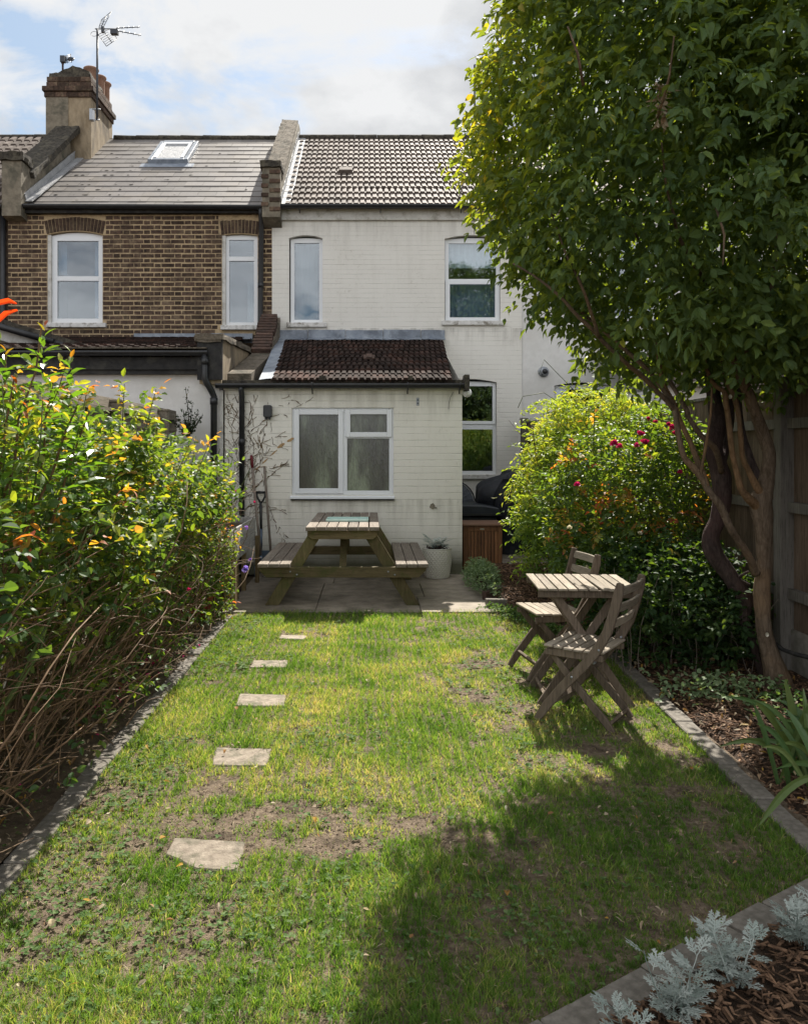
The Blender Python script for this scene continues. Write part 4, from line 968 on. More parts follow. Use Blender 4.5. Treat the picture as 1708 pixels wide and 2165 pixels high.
# ------------------------------------------------------------------ folding table and chairs (built in their own space, x to the rear)
def curved(m, pts, w, h, side=(0, 1, 0)):
    """flat curved rail: w across, h in plane"""
    n = len(pts); P_ = [Vector(p) for p in pts]; vs = []
    for i, p in enumerate(P_):
        t = (P_[min(i+1, n-1)]-P_[max(i-1, 0)]).normalized(); s = Vector(side); u = s.cross(t).normalized()
        hh = h*(.72 if i in (0, n-1) else 1)
        vs += [p+s*w/2+u*hh/2, p+s*w/2-u*hh/2, p-s*w/2-u*hh/2, p-s*w/2+u*hh/2]
    fs = [(0, 1, 2, 3), (4*n-1, 4*n-2, 4*n-3, 4*n-4)]
    for i in range(n-1):
        for k in range(4): k2 = (k+1) % 4; fs.append((4*i+k, 4*(i+1)+k, 4*(i+1)+k2, 4*i+k2))
    m.add(vs, fs)
def folding_chair(label):
    t = thing('folding_chair', label, 'chair'); rr = random.Random(4)
    for s in (-1, 1):       # long curved members: front foot up to the top of the back
        m = M(); m.av = rr.random(); y = s*.195
        curved(m, [(-.235, y, .0), (-.18, y, .085), (-.07, y, .225), (.04, y, .345), (.125, y, .455), (.180, y, .56), (.215, y, .67), (.240, y, .77), (.250, y, .83)], .024, .052)
        m.build('back_post', MAT['teak'], t, bevel=.004)
        m = M(); m.av = rr.random(); y = s*.160
        curved(m, [(-.165, y, .405), (-.05, y, .27), (.06, y, .15), (.15, y, .06), (.20, y, .0)], .022, .044); m.build('leg', MAT['teak'], t, bevel=.004)
        m = M(); m.av = rr.random(); curved(m, [(-.185, s*.178, .400), (-.10, s*.178, .405), (.05, s*.178, .405), (.15, s*.178, .402)], .022, .045); m.build('seat_rail', MAT['teak'], t, bevel=.003)
    m = M()
    for i in range(6):       # seat slats run across
        m.av = rr.random(); x = -.185+i*.0585; hw = .205-.0*i; m.box((x+.024, 0, .436+.004*math.cos(i)), (.050, 2*hw-(.03 if i > 4 else 0), .014), Euler((0, .0, rr.uniform(-.01, .01))).to_matrix())
    m.build('seat', MAT['teak_top'], t, bevel=.003)
    for (x, z) in ((.196, .60), (.226, .69), (.248, .785)):
        m = M(); m.av = rr.random(); n = 6
        pts = [(x+.014*math.sin(math.pi*i/n), -.186+.372*i/n, z) for i in range(n+1)]
        vs = []
        for p in pts: vs += [Vector(p)+Vector(d) for d in ((-.008-.006, 0, -.024), (.008-.006, 0, -.026), (.008+.008, 0, .024), (-.008+.008, 0, .026))]
        fs = [(3, 2, 1, 0), (4*n, 4*n+1, 4*n+2, 4*n+3)]
        for i in range(n):
            for k in range(4): k2 = (k+1) % 4; fs.append((4*i+k, 4*i+k2, 4*(i+1)+k2, 4*(i+1)+k))
        m.add(vs, fs); m.build('back_slat', MAT['teak_top'], t, bevel=.003)
    m = M(); m.box((.170, 0, .035), (.018, .30, .036), Euler((0, .6, 0)).to_matrix()); m.build('rear_stretcher', MAT['teak'], t, bevel=.003)
    m = M(); m.box((-.17, 0, .10), (.018, .366, .036), Euler((0, -.6, 0)).to_matrix()); m.build('front_stretcher', MAT['teak'], t, bevel=.003)
    for s in (-1, 1):
        b = M(); b.tube([(-.02+.0, s*.210, .283), (-.02, s*.145, .283)], .007, 8); b.build('bolt', MAT['metal'], t)
        b = M(); b.tube([(.135, s*.212, .455), (.135, s*.165, .455)], .006, 8); b.build('bolt', MAT['metal'], t)
    return t
c1 = folding_chair('weathered slatted folding chair in front of the small table, nearest the camera')
c1['group'] = 'folding garden chairs'
c2 = copy_tree(c1); c2['label'] = 'weathered slatted folding chair tucked behind the small table by the roses'
c1.location = (1.25, 4.66, -.004); c1.rotation_euler = (0, 0, R(-35))
c2.location = (1.245, 5.58, .012); c2.rotation_euler = (0, 0, R(9))

def bistro_table():
    t = thing('folding_table', 'small weathered slatted folding table between two garden chairs', 'table')
    rr = random.Random(9); m = M(); n = 10; pw = .60/n
    for i in range(n):
        m.av = rr.random(); x = -.30+pw*(i+.5)
        rz = rr.uniform(-.004, .004)
        if i == 6: rz = .035
        m.box((x+(.006 if i == 6 else 0), 0+rr.uniform(-.003, .003), .716+rr.uniform(-.0015, .0015)), (pw-.0095, .58, .013), Euler((0, 0, rz)).to_matrix())
    m.build('tabletop', MAT['teak_top'], t, bevel=.002)
    for s in (-1, 1): m = M(); m.av = rr.random(); m.box((0, s*.255, .687), (.585, .022, .044)); m.build('apron', MAT['teak'], t, bevel=.003)
    for s, y in ((1, .215), (-1, -.215)):
        m = M(); m.av = rr.random(); m.beam((-.20, y, .70), (.27, y, .0), .022, .048); m.build('leg', MAT['teak'], t, bevel=.003)
        m = M(); m.av = rr.random(); m.beam((.20, y*.87, .70), (-.27, y*.87, .0), .022, .048); m.build('leg', MAT['teak'], t, bevel=.003)
    m = M(); m.box((.235, 0, .05), (.018, .41, .04), Euler((0, .6, 0)).to_matrix()); m.box((-.235, 0, .05), (.018, .35, .04), Euler((0, -.6, 0)).to_matrix()); m.build('stretcher', MAT['teak'], t, bevel=.002)
    return t
bt = bistro_table(); bt.location = (1.305, 5.07, 0); bt.rotation_euler = (0, 0, R(-3.5))

# ------------------------------------------------------------------ chest, storage box, covered barbecue, pot
def chest():
    t = thing('storage_chest', 'brown slatted wooden chest with flat lid beside the extension corner', 'chest', (1.42, 10.5, 0))
    x0, x1, y0, y1, zt = 1.165, 1.66, 10.25, 10.83, .575; rr = random.Random(3)
    m = M()
    for x in (x0, x1-.055): m.av = rr.random(); m.bx(x, x+.055, y0, y0+.03, .02, zt)
    m.av = .4; m.bx(x0+.055, x1-.055, y0+.002, y0+.028, zt-.065, zt); m.bx(x0+.055, x1-.055, y0+.002, y0+.028, .045, .10)
    m.bx(x0, x0+.02, y0+.031, y1, .02, zt); m.bx(x1-.02, x1, y0+.031, y1, .02, zt); m.bx(x0, x1, y1+.001, y1+.02, .02, zt)
    m.build('frame', MAT['chest'], t, bevel=.003)
    m = M(); n = 9; w = (x1-x0-.11)/n
    for i in range(n): m.av = rr.random(); m.bx(x0+.055+w*i+.003, x0+.055+w*(i+1)-.003, y0+.006, y0+.022, .10, zt-.066)
    m.build('slat_panel', MAT['chest'], t, bevel=.003)
    m = M(); m.bx(x0+.02, x1-.02, y0+.026, y0+.029, .06, zt-.03); m.build('lining', MAT['black'], t)
    m = M()
    for i in range(5):
        a = y0-.03+i*.125; m.av = rr.random(); m.bx(x0-.035, x1+.035, a+.002, min(a+.122, y1+.03), zt+.003, zt+.026)
    m.build('lid', MAT['chest_lid'], t, bevel=.004)
    m = M(); m.bx(x0, x1-0, y0+.03, y1, zt-.012, zt+.002); m.build('lid_frame', MAT['chest'], t)
    m = M(); pts = []
    cx, cz = 1.405, .538
    for i in range(16): a = 2*math.pi*i/16; pts.append((cx+.028*math.cos(a)*(1 if abs(math.cos(a)) < .9 else 1), cz+.0105*math.sin(a)))
    m.prism(pts, y0-.004, y0+.001); pl = m.build('name_plate', MAT['plate'], t)
    m = M()
    for i in range(5): m.bx(cx-.018+i*.0078, cx-.0125+i*.0078, y0-.0052, y0-.0042, cz-.0038, cz+.0038)
    m.build('plate_lettering', MAT['black_paint'], pl)
chest()
def storage_box():
    t = thing('storage_box', 'black plastic storage box with rounded lid behind the wooden chest', 'storage box', (1.3, 11.9, 0))
    m = M(); m.bx(1.16, 1.78, 11.45, 12.4, 0, .60); m.build('body', MAT['box_lid'], t, bevel=.02)
    m = M(); m.prism([(1.13, .61), (1.82, .61), (1.83, .67), (1.80, .72), (1.6, .755), (1.13, .765)], 11.40, 12.42); m.build('lid', MAT['box_lid'], t, bevel=.015)
    m = M(); m.bx(1.13, 1.835, 11.385, 11.398, .615, .645); m.build('lid_rim', MAT['black'], t)
storage_box()
def disc():
    c = Vector((1.28, 12.9, .68)); t = thing('folded_mesh_disc', 'round grey mesh panel leaning under the kitchen window behind the black box', 'mesh panel', (1.28, 12.9, .3))
    m = M(); m.smooth = True; rim = [(c.x+.38*math.cos(a), c.y+.04+.0*math.sin(a), c.z+.38*math.sin(a)) for a in [2*math.pi*i/36 for i in range(37)]]
    m.tube(rim, .012, 6); m.build('rim', MAT['aerial'], t)
    m = M()
    for i in range(12):
        a = math.pi*i/12; m.tube([(c.x-.37*math.cos(a), c.y+.04, c.z-.37*math.sin(a)), (c.x+.37*math.cos(a), c.y+.03, c.z+.37*math.sin(a))], .0045, 5)
    for r in (.12, .2, .28): m.tube([(c.x+r*math.cos(a), c.y+.045, c.z+r*math.sin(a)) for a in [2*math.pi*i/24 for i in range(25)]], .004, 5)
    m.prism([(c.x+.365*math.cos(2*math.pi*i/24), c.z+.365*math.sin(2*math.pi*i/24)) for i in range(24)], c.y+.055, c.y+.060)
    m.build('mesh', MAT['mesh_disc'], t)
disc()
def bbq():
    # barbecue under a loose dark cover
    t = thing('covered_barbecue', 'barbecue draped in a loose black cover by the kitchen window', 'barbecue', (2.05, 12.2, 0))
    n = 40; rows = 18; V = []; Fc = []; from_n = __import__('mathutils').noise
    cx, cy = 2.06, 12.15
    for j in range(rows+1):
        u = j/rows
        z = 1.20*(1-u) if j < rows else 0
        for i in range(n):
            a = 2*math.pi*i/n; c, s = math.cos(a), math.sin(a)
            # rounded rectangle
            ex = .47; ey = .36
            k = (abs(c)**7+abs(s)**7)**(-1/7)
            top = min(1, (u/.16))**.5 if u < .16 else 1
            r = (.62+.38*top) if u < .16 else 1
            if u > .35: r *= .97-.06*math.sin((u-.35)*2.2)
            fold = 1+.055*math.sin(a*9+2*u)*min(1, u*1.6)+.03*math.sin(a*17+5*u)*min(1, u*1.5)
            x = cx+c*k*ex*r*fold; y = cy+s*k*ey*r*fold
            zz = z+(.06*math.sin(a+.6) if u < .3 else 0)-(.10 if (c < -.3 and u < .2) else 0)*(1-u/.2 if u < .2 else 0)
            nv = from_n.noise_vector(Vector((x, y, z))*5)*.035*min(1, u*4)
            V.append((x+nv.x, y+nv.y, max(0.01, zz+nv.z*.6)))
    V.append((cx+.05, cy, 1.22))
    m = M(); m.smooth = True
    fs = [(j*n+i, j*n+(i+1) % n, (j+1)*n+(i+1) % n, (j+1)*n+i) for j in range(rows) for i in range(n)]+[((i+1) % n, i, len(V)-1) for i in range(n)]
    fs = [f[::-1] for f in fs]
    m.add(V, fs); m.build('cover', MAT['cover'], t)
    # gathered bulge of cloth at the front
    m = M(); m.smooth = True; V = []; n2 = 20
    for j in range(9):
        u = j/8; r = .20*math.sin(math.pi*min(1, u*.85+.1))
        for i in range(n2):
            a = 2*math.pi*i/n2; x = 1.98+math.cos(a)*r*(1+.12*math.sin(5*a+3*u)); y = 11.80-.06+math.sin(a)*r*.5; z = 1.12-u*.75
            V.append((x, y, z))
    m.add(V, [(j*n2+i, (j+1)*n2+i, (j+1)*n2+(i+1) % n2, j*n2+(i+1) % n2) for j in range(8) for i in range(n2)]+[tuple(range(n2))[::-1], tuple(range(8*n2, 9*n2))])
    m.build('gathered_cloth', MAT['cover'], t)
bbq()
def pot():
    c = Vector((.79, 9.74, .008)); t = thing('plant_pot', 'round off-white pot with raised scale pattern against the extension wall', 'pot', tuple(c))
    n = 208; rows = 84; V = []; zt = .345
    for j in range(rows+1):
        u = j/rows; z = u*zt; r = .142+.03*math.sin(min(1, u*1.25)*math.pi/2)
        for i in range(n):
            ph = i/n*26+ (.5 if int(u*14) % 2 else 0); f = abs((ph % 1)-.5)*2; g = 1-abs(((u*14) % 1)-.35)*1.4
            d = .010*max(0, 1-f*1.3)*max(0, g) if .03 < u < .96 else 0
            V.append((c.x+(r+d)*math.cos(2*math.pi*i/n), c.y+(r+d)*math.sin(2*math.pi*i/n), c.z+z))
    m = M(); m.smooth = False
    m.add(V, [(j*n+i, j*n+(i+1) % n, (j+1)*n+(i+1) % n, (j+1)*n+i) for j in range(rows) for i in range(n)])
    m.build('pot_wall', MAT['pot'], t)
    m = M(); m.lathe([(.172, 0), (.175, .008), (.162, .010), (.157, -.03), (.0, -.03)], (c.x, c.y, c.z+zt), 40); m.build('rim', MAT['pot'], t)
    m = M(); rr = random.Random(2); m.lathe([(.158, 0), (.1, .014), (0, .02)], (c.x, c.y, c.z+zt-.035), 20)
    for i in range(70):
        a = rr.uniform(0, 6.28); r = rr.uniform(0, .12); m.av = rr.random(); m.box((c.x+r*math.cos(a), c.y+r*math.sin(a), c.z+zt-.005+rr.uniform(-.01, .035)), (.05, .014, .005), Euler((rr.uniform(-1, 1), rr.uniform(-1, 1), rr.uniform(0, 6))).to_matrix())
    m.build('bark_filling', MAT['bark_dark'], t)
pot()

# ------------------------------------------------------------------ things on and against the extension wall
def wall_light():
    x, z = eX(567), eZ(870); t = thing('wall_light', 'black twin spot wall light near the extension downpipe', 'wall light', (x, EY, z))
    m = M(); pts = []
    for (cx, cz, a0) in ((.03, .055, 0), (-.03, .055, 90), (-.03, -.05, 180), (.03, -.05, 270)):
        for k in range(5): a = R(a0+22.5*k); pts.append((x+cx+.022*math.cos(a), z+cz+.022*math.sin(a)))
    m.prism(pts[::-1], EY-.085, EY-.002); m.build('body', MAT['black'], t, bevel=.006)
    for s in (-1, 1):
        m = M(); m.lathe([(.014, -.10), (.017, -.085), (.016, -.06), (.012, -.05)], (x+s*.02, EY-.05, z), 12); m.build('lens', MAT['aerial'], t)
wall_light()
def corner_lamp():
    t = thing('corner_lamp', 'round white security lamp on the right corner of the extension under the gutter', 'lamp', (eX(977)+.05, EY-.02, eZ(830)))
    c = (eX(977)+.045, EY+.03, eZ(830)); m = M(); m.smooth = True
    m.tube([(c[0]-.045, c[1], c[2]+.03), (c[0]+.0, c[1], c[2]+.03)], .05, 20); m.build('base', MAT['upvc'], t)
    m = M(); m.lathe([(.0, -.055), (.03, -.05), (.052, -.025), (.058, 0), (.05, .03), (.03, .05), (0, .058)], (c[0]+.02, c[1], c[2]), 24); m.build('lamp_shade', MAT['bulb'], t)
corner_lamp()
def small_fittings():
    x, z = eX(883), eZ(849); t = thing('hanging_bracket', 'small rusty metal bracket plate high on the extension wall right of the window', 'bracket', (x, EY, z))
    m = M(); m.bx(x-.018, x+.018, EY-.008, EY-.001, z-.05, z+.05); m.build('plate', MAT['metal'], t, bevel=.003)
    m = M(); m.tube([(x, EY-.014, z+.02), (x, EY-.006, z+.02)], .009, 10); m.tube([(x, EY-.014, z-.02), (x, EY-.006, z-.02)], .009, 10); m.build('screw', MAT['black'], t)
    x, z = eX(914), eZ(1070); m = M(); rr = random.Random(4)
    pts = [(x+.035*math.cos(a)*(1+rr.uniform(-.2, .2)), z+.035*math.sin(a)*(1+rr.uniform(-.2, .2))) for a in [2*math.pi*i/14 for i in range(14)]]
    m.prism(pts, EY-.012, EY+.0); m.tube([(x+.02, EY-.01, z-.01), (x+.05, EY-.03, z-.02)], .008, 6)
    tag(m.build('wall_fixing', MAT['dark_render']), 'small crusted fixing stub low on the extension wall right of the table', 'wall fixing')
    w = M(); w.tube([P(958, 829, EY-.02), P(952, 840, EY-.03), P(949, 852, EY-.02), P(948, 865, EY-.015)], .0028, 5)
    tag(w.build('loose_wire', MAT['black']), 'thin loose black wire hanging below the gutter end', 'wire')
small_fittings()
def tools():
    t = thing('garden_fork', 'long handled tool with dark red grip leaning on the extension wall', 'garden tool', (eX(556), EY-.2, 0))
    m = M(); a = P(531, 962, EY-.04); b = P(551, 1175, EY-.25); c = a.lerp(b, .13)
    m.tube([c, a.lerp(b, .6), b], .016, 10); m.build('shaft', MAT['handle_wood'], t)
    m = M(); m.tube([a, a.lerp(b, .03), c], [.012, .019, .018], 10); m.build('grip', MAT['red_grip'], t)
    m = M(); m.tube([b+Vector((0, 0, .0)), b+Vector((.02, 0, -.12))], .02, 8)
    for k in range(4): m.tube([b+Vector((-.07+.05*k, 0, -.12)), b+Vector((-.07+.05*k, -.02, -.33))], .006, 6)
    m.tube([b+Vector((-.08, 0, -.12)), b+Vector((.10, 0, -.12))], .009, 6); m.build('tines', MAT['steel'], t)
    t = thing('garden_spade', 'spade with black D-shaped handle and steel blue blade against the extension wall', 'spade', (eX(573), EY-.1, 0))
    Y = EY-.06; k = M(); pts = [P(543, 1041, Y), P(561, 1041, Y)]
    k.tube([P(541, 1041, Y), P(561, 1041, Y)], .016, 10)
    k.tube([P(543, 1041, Y), P(543.5, 1050, Y), P(548, 1058, Y), P(551, 1064, Y)], .011, 8); k.tube([P(560, 1041, Y), P(560, 1050, Y), P(556, 1058, Y), P(552, 1064, Y)], .011, 8); k.build('handle', MAT['black'], t)
    m = M(); m.tube([P(551, 1062, Y), P(552, 1120, Y-.03)], .016, 10); m.build('shaft', MAT['black'], t)
    m = M(); m.tube([P(552, 1118, Y-.03), P(552, 1150, Y-.05), P(552, 1165, Y-.055)], [.019, .017, .008], 10)
    q = [P(541, 1164, Y-.06), P(570, 1164, Y-.06), P(569, 1192, Y-.07), P(563, 1209, Y-.08), P(555, 1215, Y-.08), P(546, 1208, Y-.08), P(541, 1192, Y-.07)]
    m.add([v for v in q]+[v+Vector((0, .005, 0)) for v in q], [tuple(range(6, -1, -1)), tuple(range(7, 14))]+[(i, (i+1) % 7, 7+(i+1) % 7, 7+i) for i in range(7)]); m.build('blade', MAT['steel'], t)
    m = M(); a = P(559, 987, EY-.03); b = P(574, 1190, EY-.28); m.tube([a, a.lerp(b, .02), b], [.012, .015, .016], 10)
    t = thing('broom_handle', 'plain grey wooden pole leaning on the extension wall right of the spade', 'pole', (b.x, b.y, 0)); m.build('shaft', MAT['handle_wood'], t)
    m = M(); m.tube([b, b+Vector((.012, -.02, -.13))], .018, 8); m.beam(b+Vector((-.13, -.02, -.14)), b+Vector((.14, -.02, -.14)), .03, .03); m.build('head', MAT['handle_wood'], t)
tools()
def raised_planter():
    t = thing('raised_planter', 'grey boarded raised planter on timber legs at the left of the patio', 'planter', (-1.6, 8.5, 0)); rr = random.Random(5)
    xr = -1.345; y0, y1 = 7.74, 9.40
    m = M()
    for i in range(2):
        for (a, b) in ((y0, y0+.85), (y0+.853, y1)): m.av = rr.random(); m.bx(xr-.022, xr, a, b, .44+i*.165, .44+i*.165+.160)
    m.build('side_boards', MAT['planter'], t, bevel=.003)
    m = M()
    for i in range(2): m.av = rr.random(); m.bx(-1.95, xr-.0225, y0, y0+.022, .44+i*.165, .44+i*.165+.160); m.av = rr.random(); m.bx(-1.95, xr-.0225, y1-.022, y1, .44+i*.165, .44+i*.165+.160)
    m.bx(-1.95, -1.93, y0+.023, y1-.023, .44, .76); m.build('end_boards', MAT['planter'], t, bevel=.003)
    m = M(); m.bx(-1.92, xr-.03, y0+.03, y1-.03, .46, .70); m.build('compost', MAT['soil'], t)
    for y in (y0+.005, y0+.55, y0+1.05, y1-.06):
        m = M(); m.av = rr.random(); m.bx(xr-.07, xr-.024, y, y+.05, 0, .70) if y > y0+.1 and y < y1-.1 else m.bx(xr+.001, xr+.046, y-.01, y+.045, 0, .55); m.build('leg', MAT['planter_leg'], t, bevel=.003)
    for y in (y0+.005, y1-.06): m = M(); m.bx(-1.93, -1.88, y+.03, y+.08, 0, .44); m.build('leg', MAT['planter_leg'], t)
raised_planter()
def red_tub():
    c = G(432, 1290); c.x = -1.62; c.y = 7.3
    m = M(); m.lathe([(.0, 0), (.13, 0), (.15, .05), (.19, .2), (.205, .21), (.205, .225), (.19, .225), (.14, .06), (0, .05)], (c.x, c.y, 0), 24)
    tag(m.build('plastic_tub', MAT['red_tub']), 'red plastic tub on the soil under the left bushes near the planter', 'tub')
red_tub()
def bricks_stack():
    rr = random.Random(8); sp = [((1052, 1259), .055, .20), ((1050, 1277), .0, .1), ((1040, 1262), .0, .5), ((1024, 1235), .0, 1.2), ((1017, 1216), 0, 1.3)]
    lb = ['dark grey brick on top at the corner of the bark bed', 'dark grey brick lying in the grass at the corner of the bark bed', 'upright brown brick behind the dark ones at the bed corner', 'brown brick under the grey green herb at the bark bed', 'farthest brown brick edging the bark bed by the chest']
    for i, (((x, y), z, rz), l) in enumerate(zip(sp, lb)):
        g = G(x, y+8); m = M(); m.av = .3; m.box((0, 0, 0), (.20, .10, .065)); o = m.build('loose_brick', MAT['paver'] if i < 2 else MAT['red_brick'], bevel=.006)
        o.location = (g.x, g.y+.04, .035+z+.012); o.rotation_euler = (rr.uniform(-.1, .1), rr.uniform(-.08, .08), rz); tag(o, l, 'brick', 'bricks edging the bark bed')
        if i >= 2: o.rotation_euler.x = R(82)+rr.uniform(-.1, .1); o.location.z = .05
bricks_stack()

# ------------------------------------------------------------------ aerials
def big_aerial():
    t = thing('tv_aerial', 'tall television aerial with grid reflectors on the right side of the chimney', 'aerial', (-5.19, 15.2, 7.7)); Y = 15.18
    A = lambda zx, zy, dy=0: P((100+zx/5.693)*.854, (zy/5.693)*.854, Y+dy)
    m = M(); m.tube([A(797, 1690), A(803, 400)], .020, 10); m.build('mast', MAT['aerial'], t)
    m = M(); m.bx(A(695, 0).x, A(740, 0).x, Y-.02, Y+.10, A(0, 1680).z, A(0, 1530).z); m.tube([A(690, 1530), A(845, 1535)], .012, 6); m.tube([A(690, 1680), A(830, 1685)], .012, 6); m.build('bracket', MAT['metal'], t)
    m = M(); m.tube([A(770, 400), A(1070, 400, .1)], .011, 8); m.tube([A(1070, 390, .1), A(1400, 372, .2)], .009, 6); m.tube([A(1070, 425, .1), A(1420, 490, .2)], .009, 6)
    for i in range(5):
        for (xa, ya, xb, yb) in ((1070, 390, 1400, 372), (1070, 425, 1420, 490)):
            x = xa+(xb-xa)*(i+.3)/4.6; y = ya+(yb-ya)*(i+.3)/4.6; m.tube([A(x-14, y+16, .1), A(x+14, y-16, .3)], .0035, 5)
    m.build('boom', MAT['aerial'], t)
    m = M(); m.bx(A(970, 0).x, A(1070, 0).x, Y+.05, Y+.15, A(0, 440).z, A(0, 378).z); m.bx(A(855, 0).x, A(890, 0).x, Y, Y+.06, A(0, 440).z, A(0, 360).z); m.build('dipole_box', MAT['aerial'], t)
    for (quad, n) in ((((825, 380), (890, 370), (1000, 155), (860, 270)), 5), (((815, 480), (930, 645), (1080, 540), (985, 395)), 6)):
        a, b, c, d = [A(*q, dy) for q, dy in zip(quad, (0, .05, .25, .2))]
        m = M()
        for (p, q) in ((a, b), (b, c), (c, d), (d, a)): m.tube([p, q], .006, 5)
        m.tube([a.lerp(b, .5) if n == 5 else d.lerp(a, .5), d.lerp(c, .5) if n == 5 else c.lerp(b, .5)], .008, 5)
        for i in range(1, n):
            u = i/n
            if n == 5: m.tube([a.lerp(d, u), b.lerp(c, u)], .0035, 5)
            else: m.tube([a.lerp(b, u), d.lerp(c, u)], .0035, 5)
        m.build('reflector_grid', MAT['aerial'], t)
    m = M(); c = A(757, 470); m.tube([(c.x+.06*math.cos(a), c.y, c.z+.045*math.sin(a)) for a in [2*math.pi*i/18 for i in range(19)]], .004, 5); m.build('cable_loop', MAT['black'], t)
def small_aerial():
    Y = 15.6; t = thing('tv_aerial', 'short television aerial standing on the left of the chimney top', 'aerial', (-5.98, Y, 8.8))
    A = lambda zx, zy, dy=0: P((100+zx/5.693)*.854, (zy/5.693)*.854, Y+dy)
    m = M(); m.tube([A(318, 1170), A(314, 850)], .020, 8); m.build('mast', MAT['bark_dark'], t)
    m = M()
    for i in range(8): m.tube([A(295, 800+i*13, 0), A(425+i*2, 755+i*15, .2)], .005, 5)
    for q in ((297, 790, 330, 900), (365, 775, 380, 885), (425, 752, 440, 875)): m.tube([A(q[0], q[1], .05), A(q[2], q[3], .05)], .008, 5)
    m.build('reflector_grid', MAT['aerial'], t)
    m = M(); m.tube([A(330, 840), A(475, 822, .2)], .012, 6); m.box(A(318, 830), (.09, .08, .12)); m.box(A(425, 825, .1), (.10, .05, .05))
    for i in range(4): m.tube([A(400+i*22, 808, .1), A(404+i*22, 842, .3)], .005, 5)
    m.build('boom', MAT['aerial'], t)
    Y = 16.3; t = thing('tv_aerial', 'thin dark aerial pole rising above the roof beside the tree crown', 'aerial', (2.1, Y, 7.8))
    m = M(); m.tube([P(1004, 300, Y), P(1003, 136, Y)], .018, 8); m.build('mast', MAT['aerial'], t)
    m = M(); m.tube([P(1004, 135, Y), P(1040, 150, Y)], .010, 6)
    for i in range(4): m.tube([P(1008+i*8, 131+i*3, Y), P(1008+i*8, 148+i*3, Y)], .005, 5)
    m.build('boom', MAT['aerial'], t)
big_aerial(); small_aerial()

# ------------------------------------------------------------------ fences
def board_fence(name, label, pts, h, mat, post_mat, posts, face, seed, gravel=.3, horiz=False, postw=.10, top=True):
    """close-board fence along a polyline; face: +1/-1 which side the posts stand on"""
    t = thing(name, label, 'fence', (pts[0][0], pts[0][1], 0)); rr = random.Random(seed)
    a = M()
    for (p, q) in zip(pts[:-1], pts[1:]):
        p = Vector((*p, 0)); q = Vector((*q, 0)); d = q-p; L_ = d.length; d.normalize(); s = Vector((-d.y, d.x, 0))*face; ang = math.atan2(d.y, d.x)
        if horiz:
            z = gravel
            while z < h-.04:
                x = 0
                while x < L_:
                    w = min(1.83, L_-x); c = p+d*(x+w/2); a.av = rr.random()
                    a.box((c.x, c.y, z+.07+rr.uniform(-.004, .004)), (w-.01, .014, .135), Euler((R(6)*face, 0, ang+rr.uniform(-.002, .002))).to_matrix()); x += w
                z += .122
        else:
            x = 0
            while x < L_:
                c = p+d*(x+.05); a.av = rr.random(); hh = h-gravel+rr.uniform(-.008, .008)
                a.box((c.x, c.y, gravel+hh/2), (.118, .012, hh), Euler((0, rr.uniform(-.004, .004), ang+.10)).to_matrix()); x += .1+rr.uniform(-.003, .003)
    a.build('boards', mat, t)
    for k, (p, q) in enumerate(zip(pts[:-1], pts[1:])):
        p = Vector((*p, 0)); q = Vector((*q, 0)); d = q-p; L_ = d.length; d.normalize(); s = Vector((-d.y, d.x, 0))*face; ang = math.atan2(d.y, d.x)
        r = M()
        for z in ((.55, 1.15, h-.25) if not horiz else (h-.02,)):
            c = p+d*L_/2+s*.035; r.box((c.x, c.y, z), (L_, .045, .07 if not horiz else .03), Euler((0, 0, ang)).to_matrix())
        r.build('rail', post_mat, t)
        if gravel: g = M(); c = p+d*L_/2+s*.01; g.box((c.x, c.y, gravel/2-.05), (L_, .045, gravel+.1), Euler((0, 0, ang)).to_matrix()); g.build('gravel_board', MAT['concrete'], t, bevel=.004)
        if top and not horiz: g = M(); c = p+d*L_/2; g.box((c.x, c.y, h+.012), (L_, .05, .025), Euler((0, 0, ang)).to_matrix()); g.build('capping', post_mat, t)
        for (kk, dist) in posts:
            if kk != k: continue
            c = p+d*dist+s*.055; g = M(); g.av = rr.random(); g.bx(c.x-postw/2, c.x+postw/2, c.y-postw/2, c.y+postw/2, 0, h+.05); g.bx(c.x-postw/2-.012, c.x+postw/2+.012, c.y-postw/2-.012, c.y+postw/2+.012, h+.051, h+.075)
            g.build('post', post_mat, t, bevel=.005)
    return t
board_fence('wooden_fence', 'tall dark close boarded fence along the right side behind the tree', [(2.94, 1.6), (2.94, 9.3), (2.50, 13.15)], 1.98, MAT['fence'], MAT['fence_post'], [(0, .2), (0, 2.0), (0, 4.05), (0, 6.0), (0, 7.6), (1, 1.8), (1, 3.75)], 1, 3)
board_fence('wooden_fence', 'old pale boarded fence with square posts behind the left rose bushes', [(-2.34, 1.2), (-2.40, 9.93)], 1.93, MAT['fence_left'], MAT['fence_left'], [(0, .9), (0, 2.6), (0, 4.35), (0, 6.2), (0, 7.9)], -1, 5, horiz=True)
def cable():
    m = M(); m.tube([P(1640, 1362, 5.2), P(1655, 1374, 5.15), P(1680, 1383, 5.0), P(1708, 1390, 4.9), P(1760, 1398, 4.7)], .014, 8)
    tag(m.build('black_hose', MAT['black_paint']), 'thick black cable slung low along the right fence', 'cable')
cable()
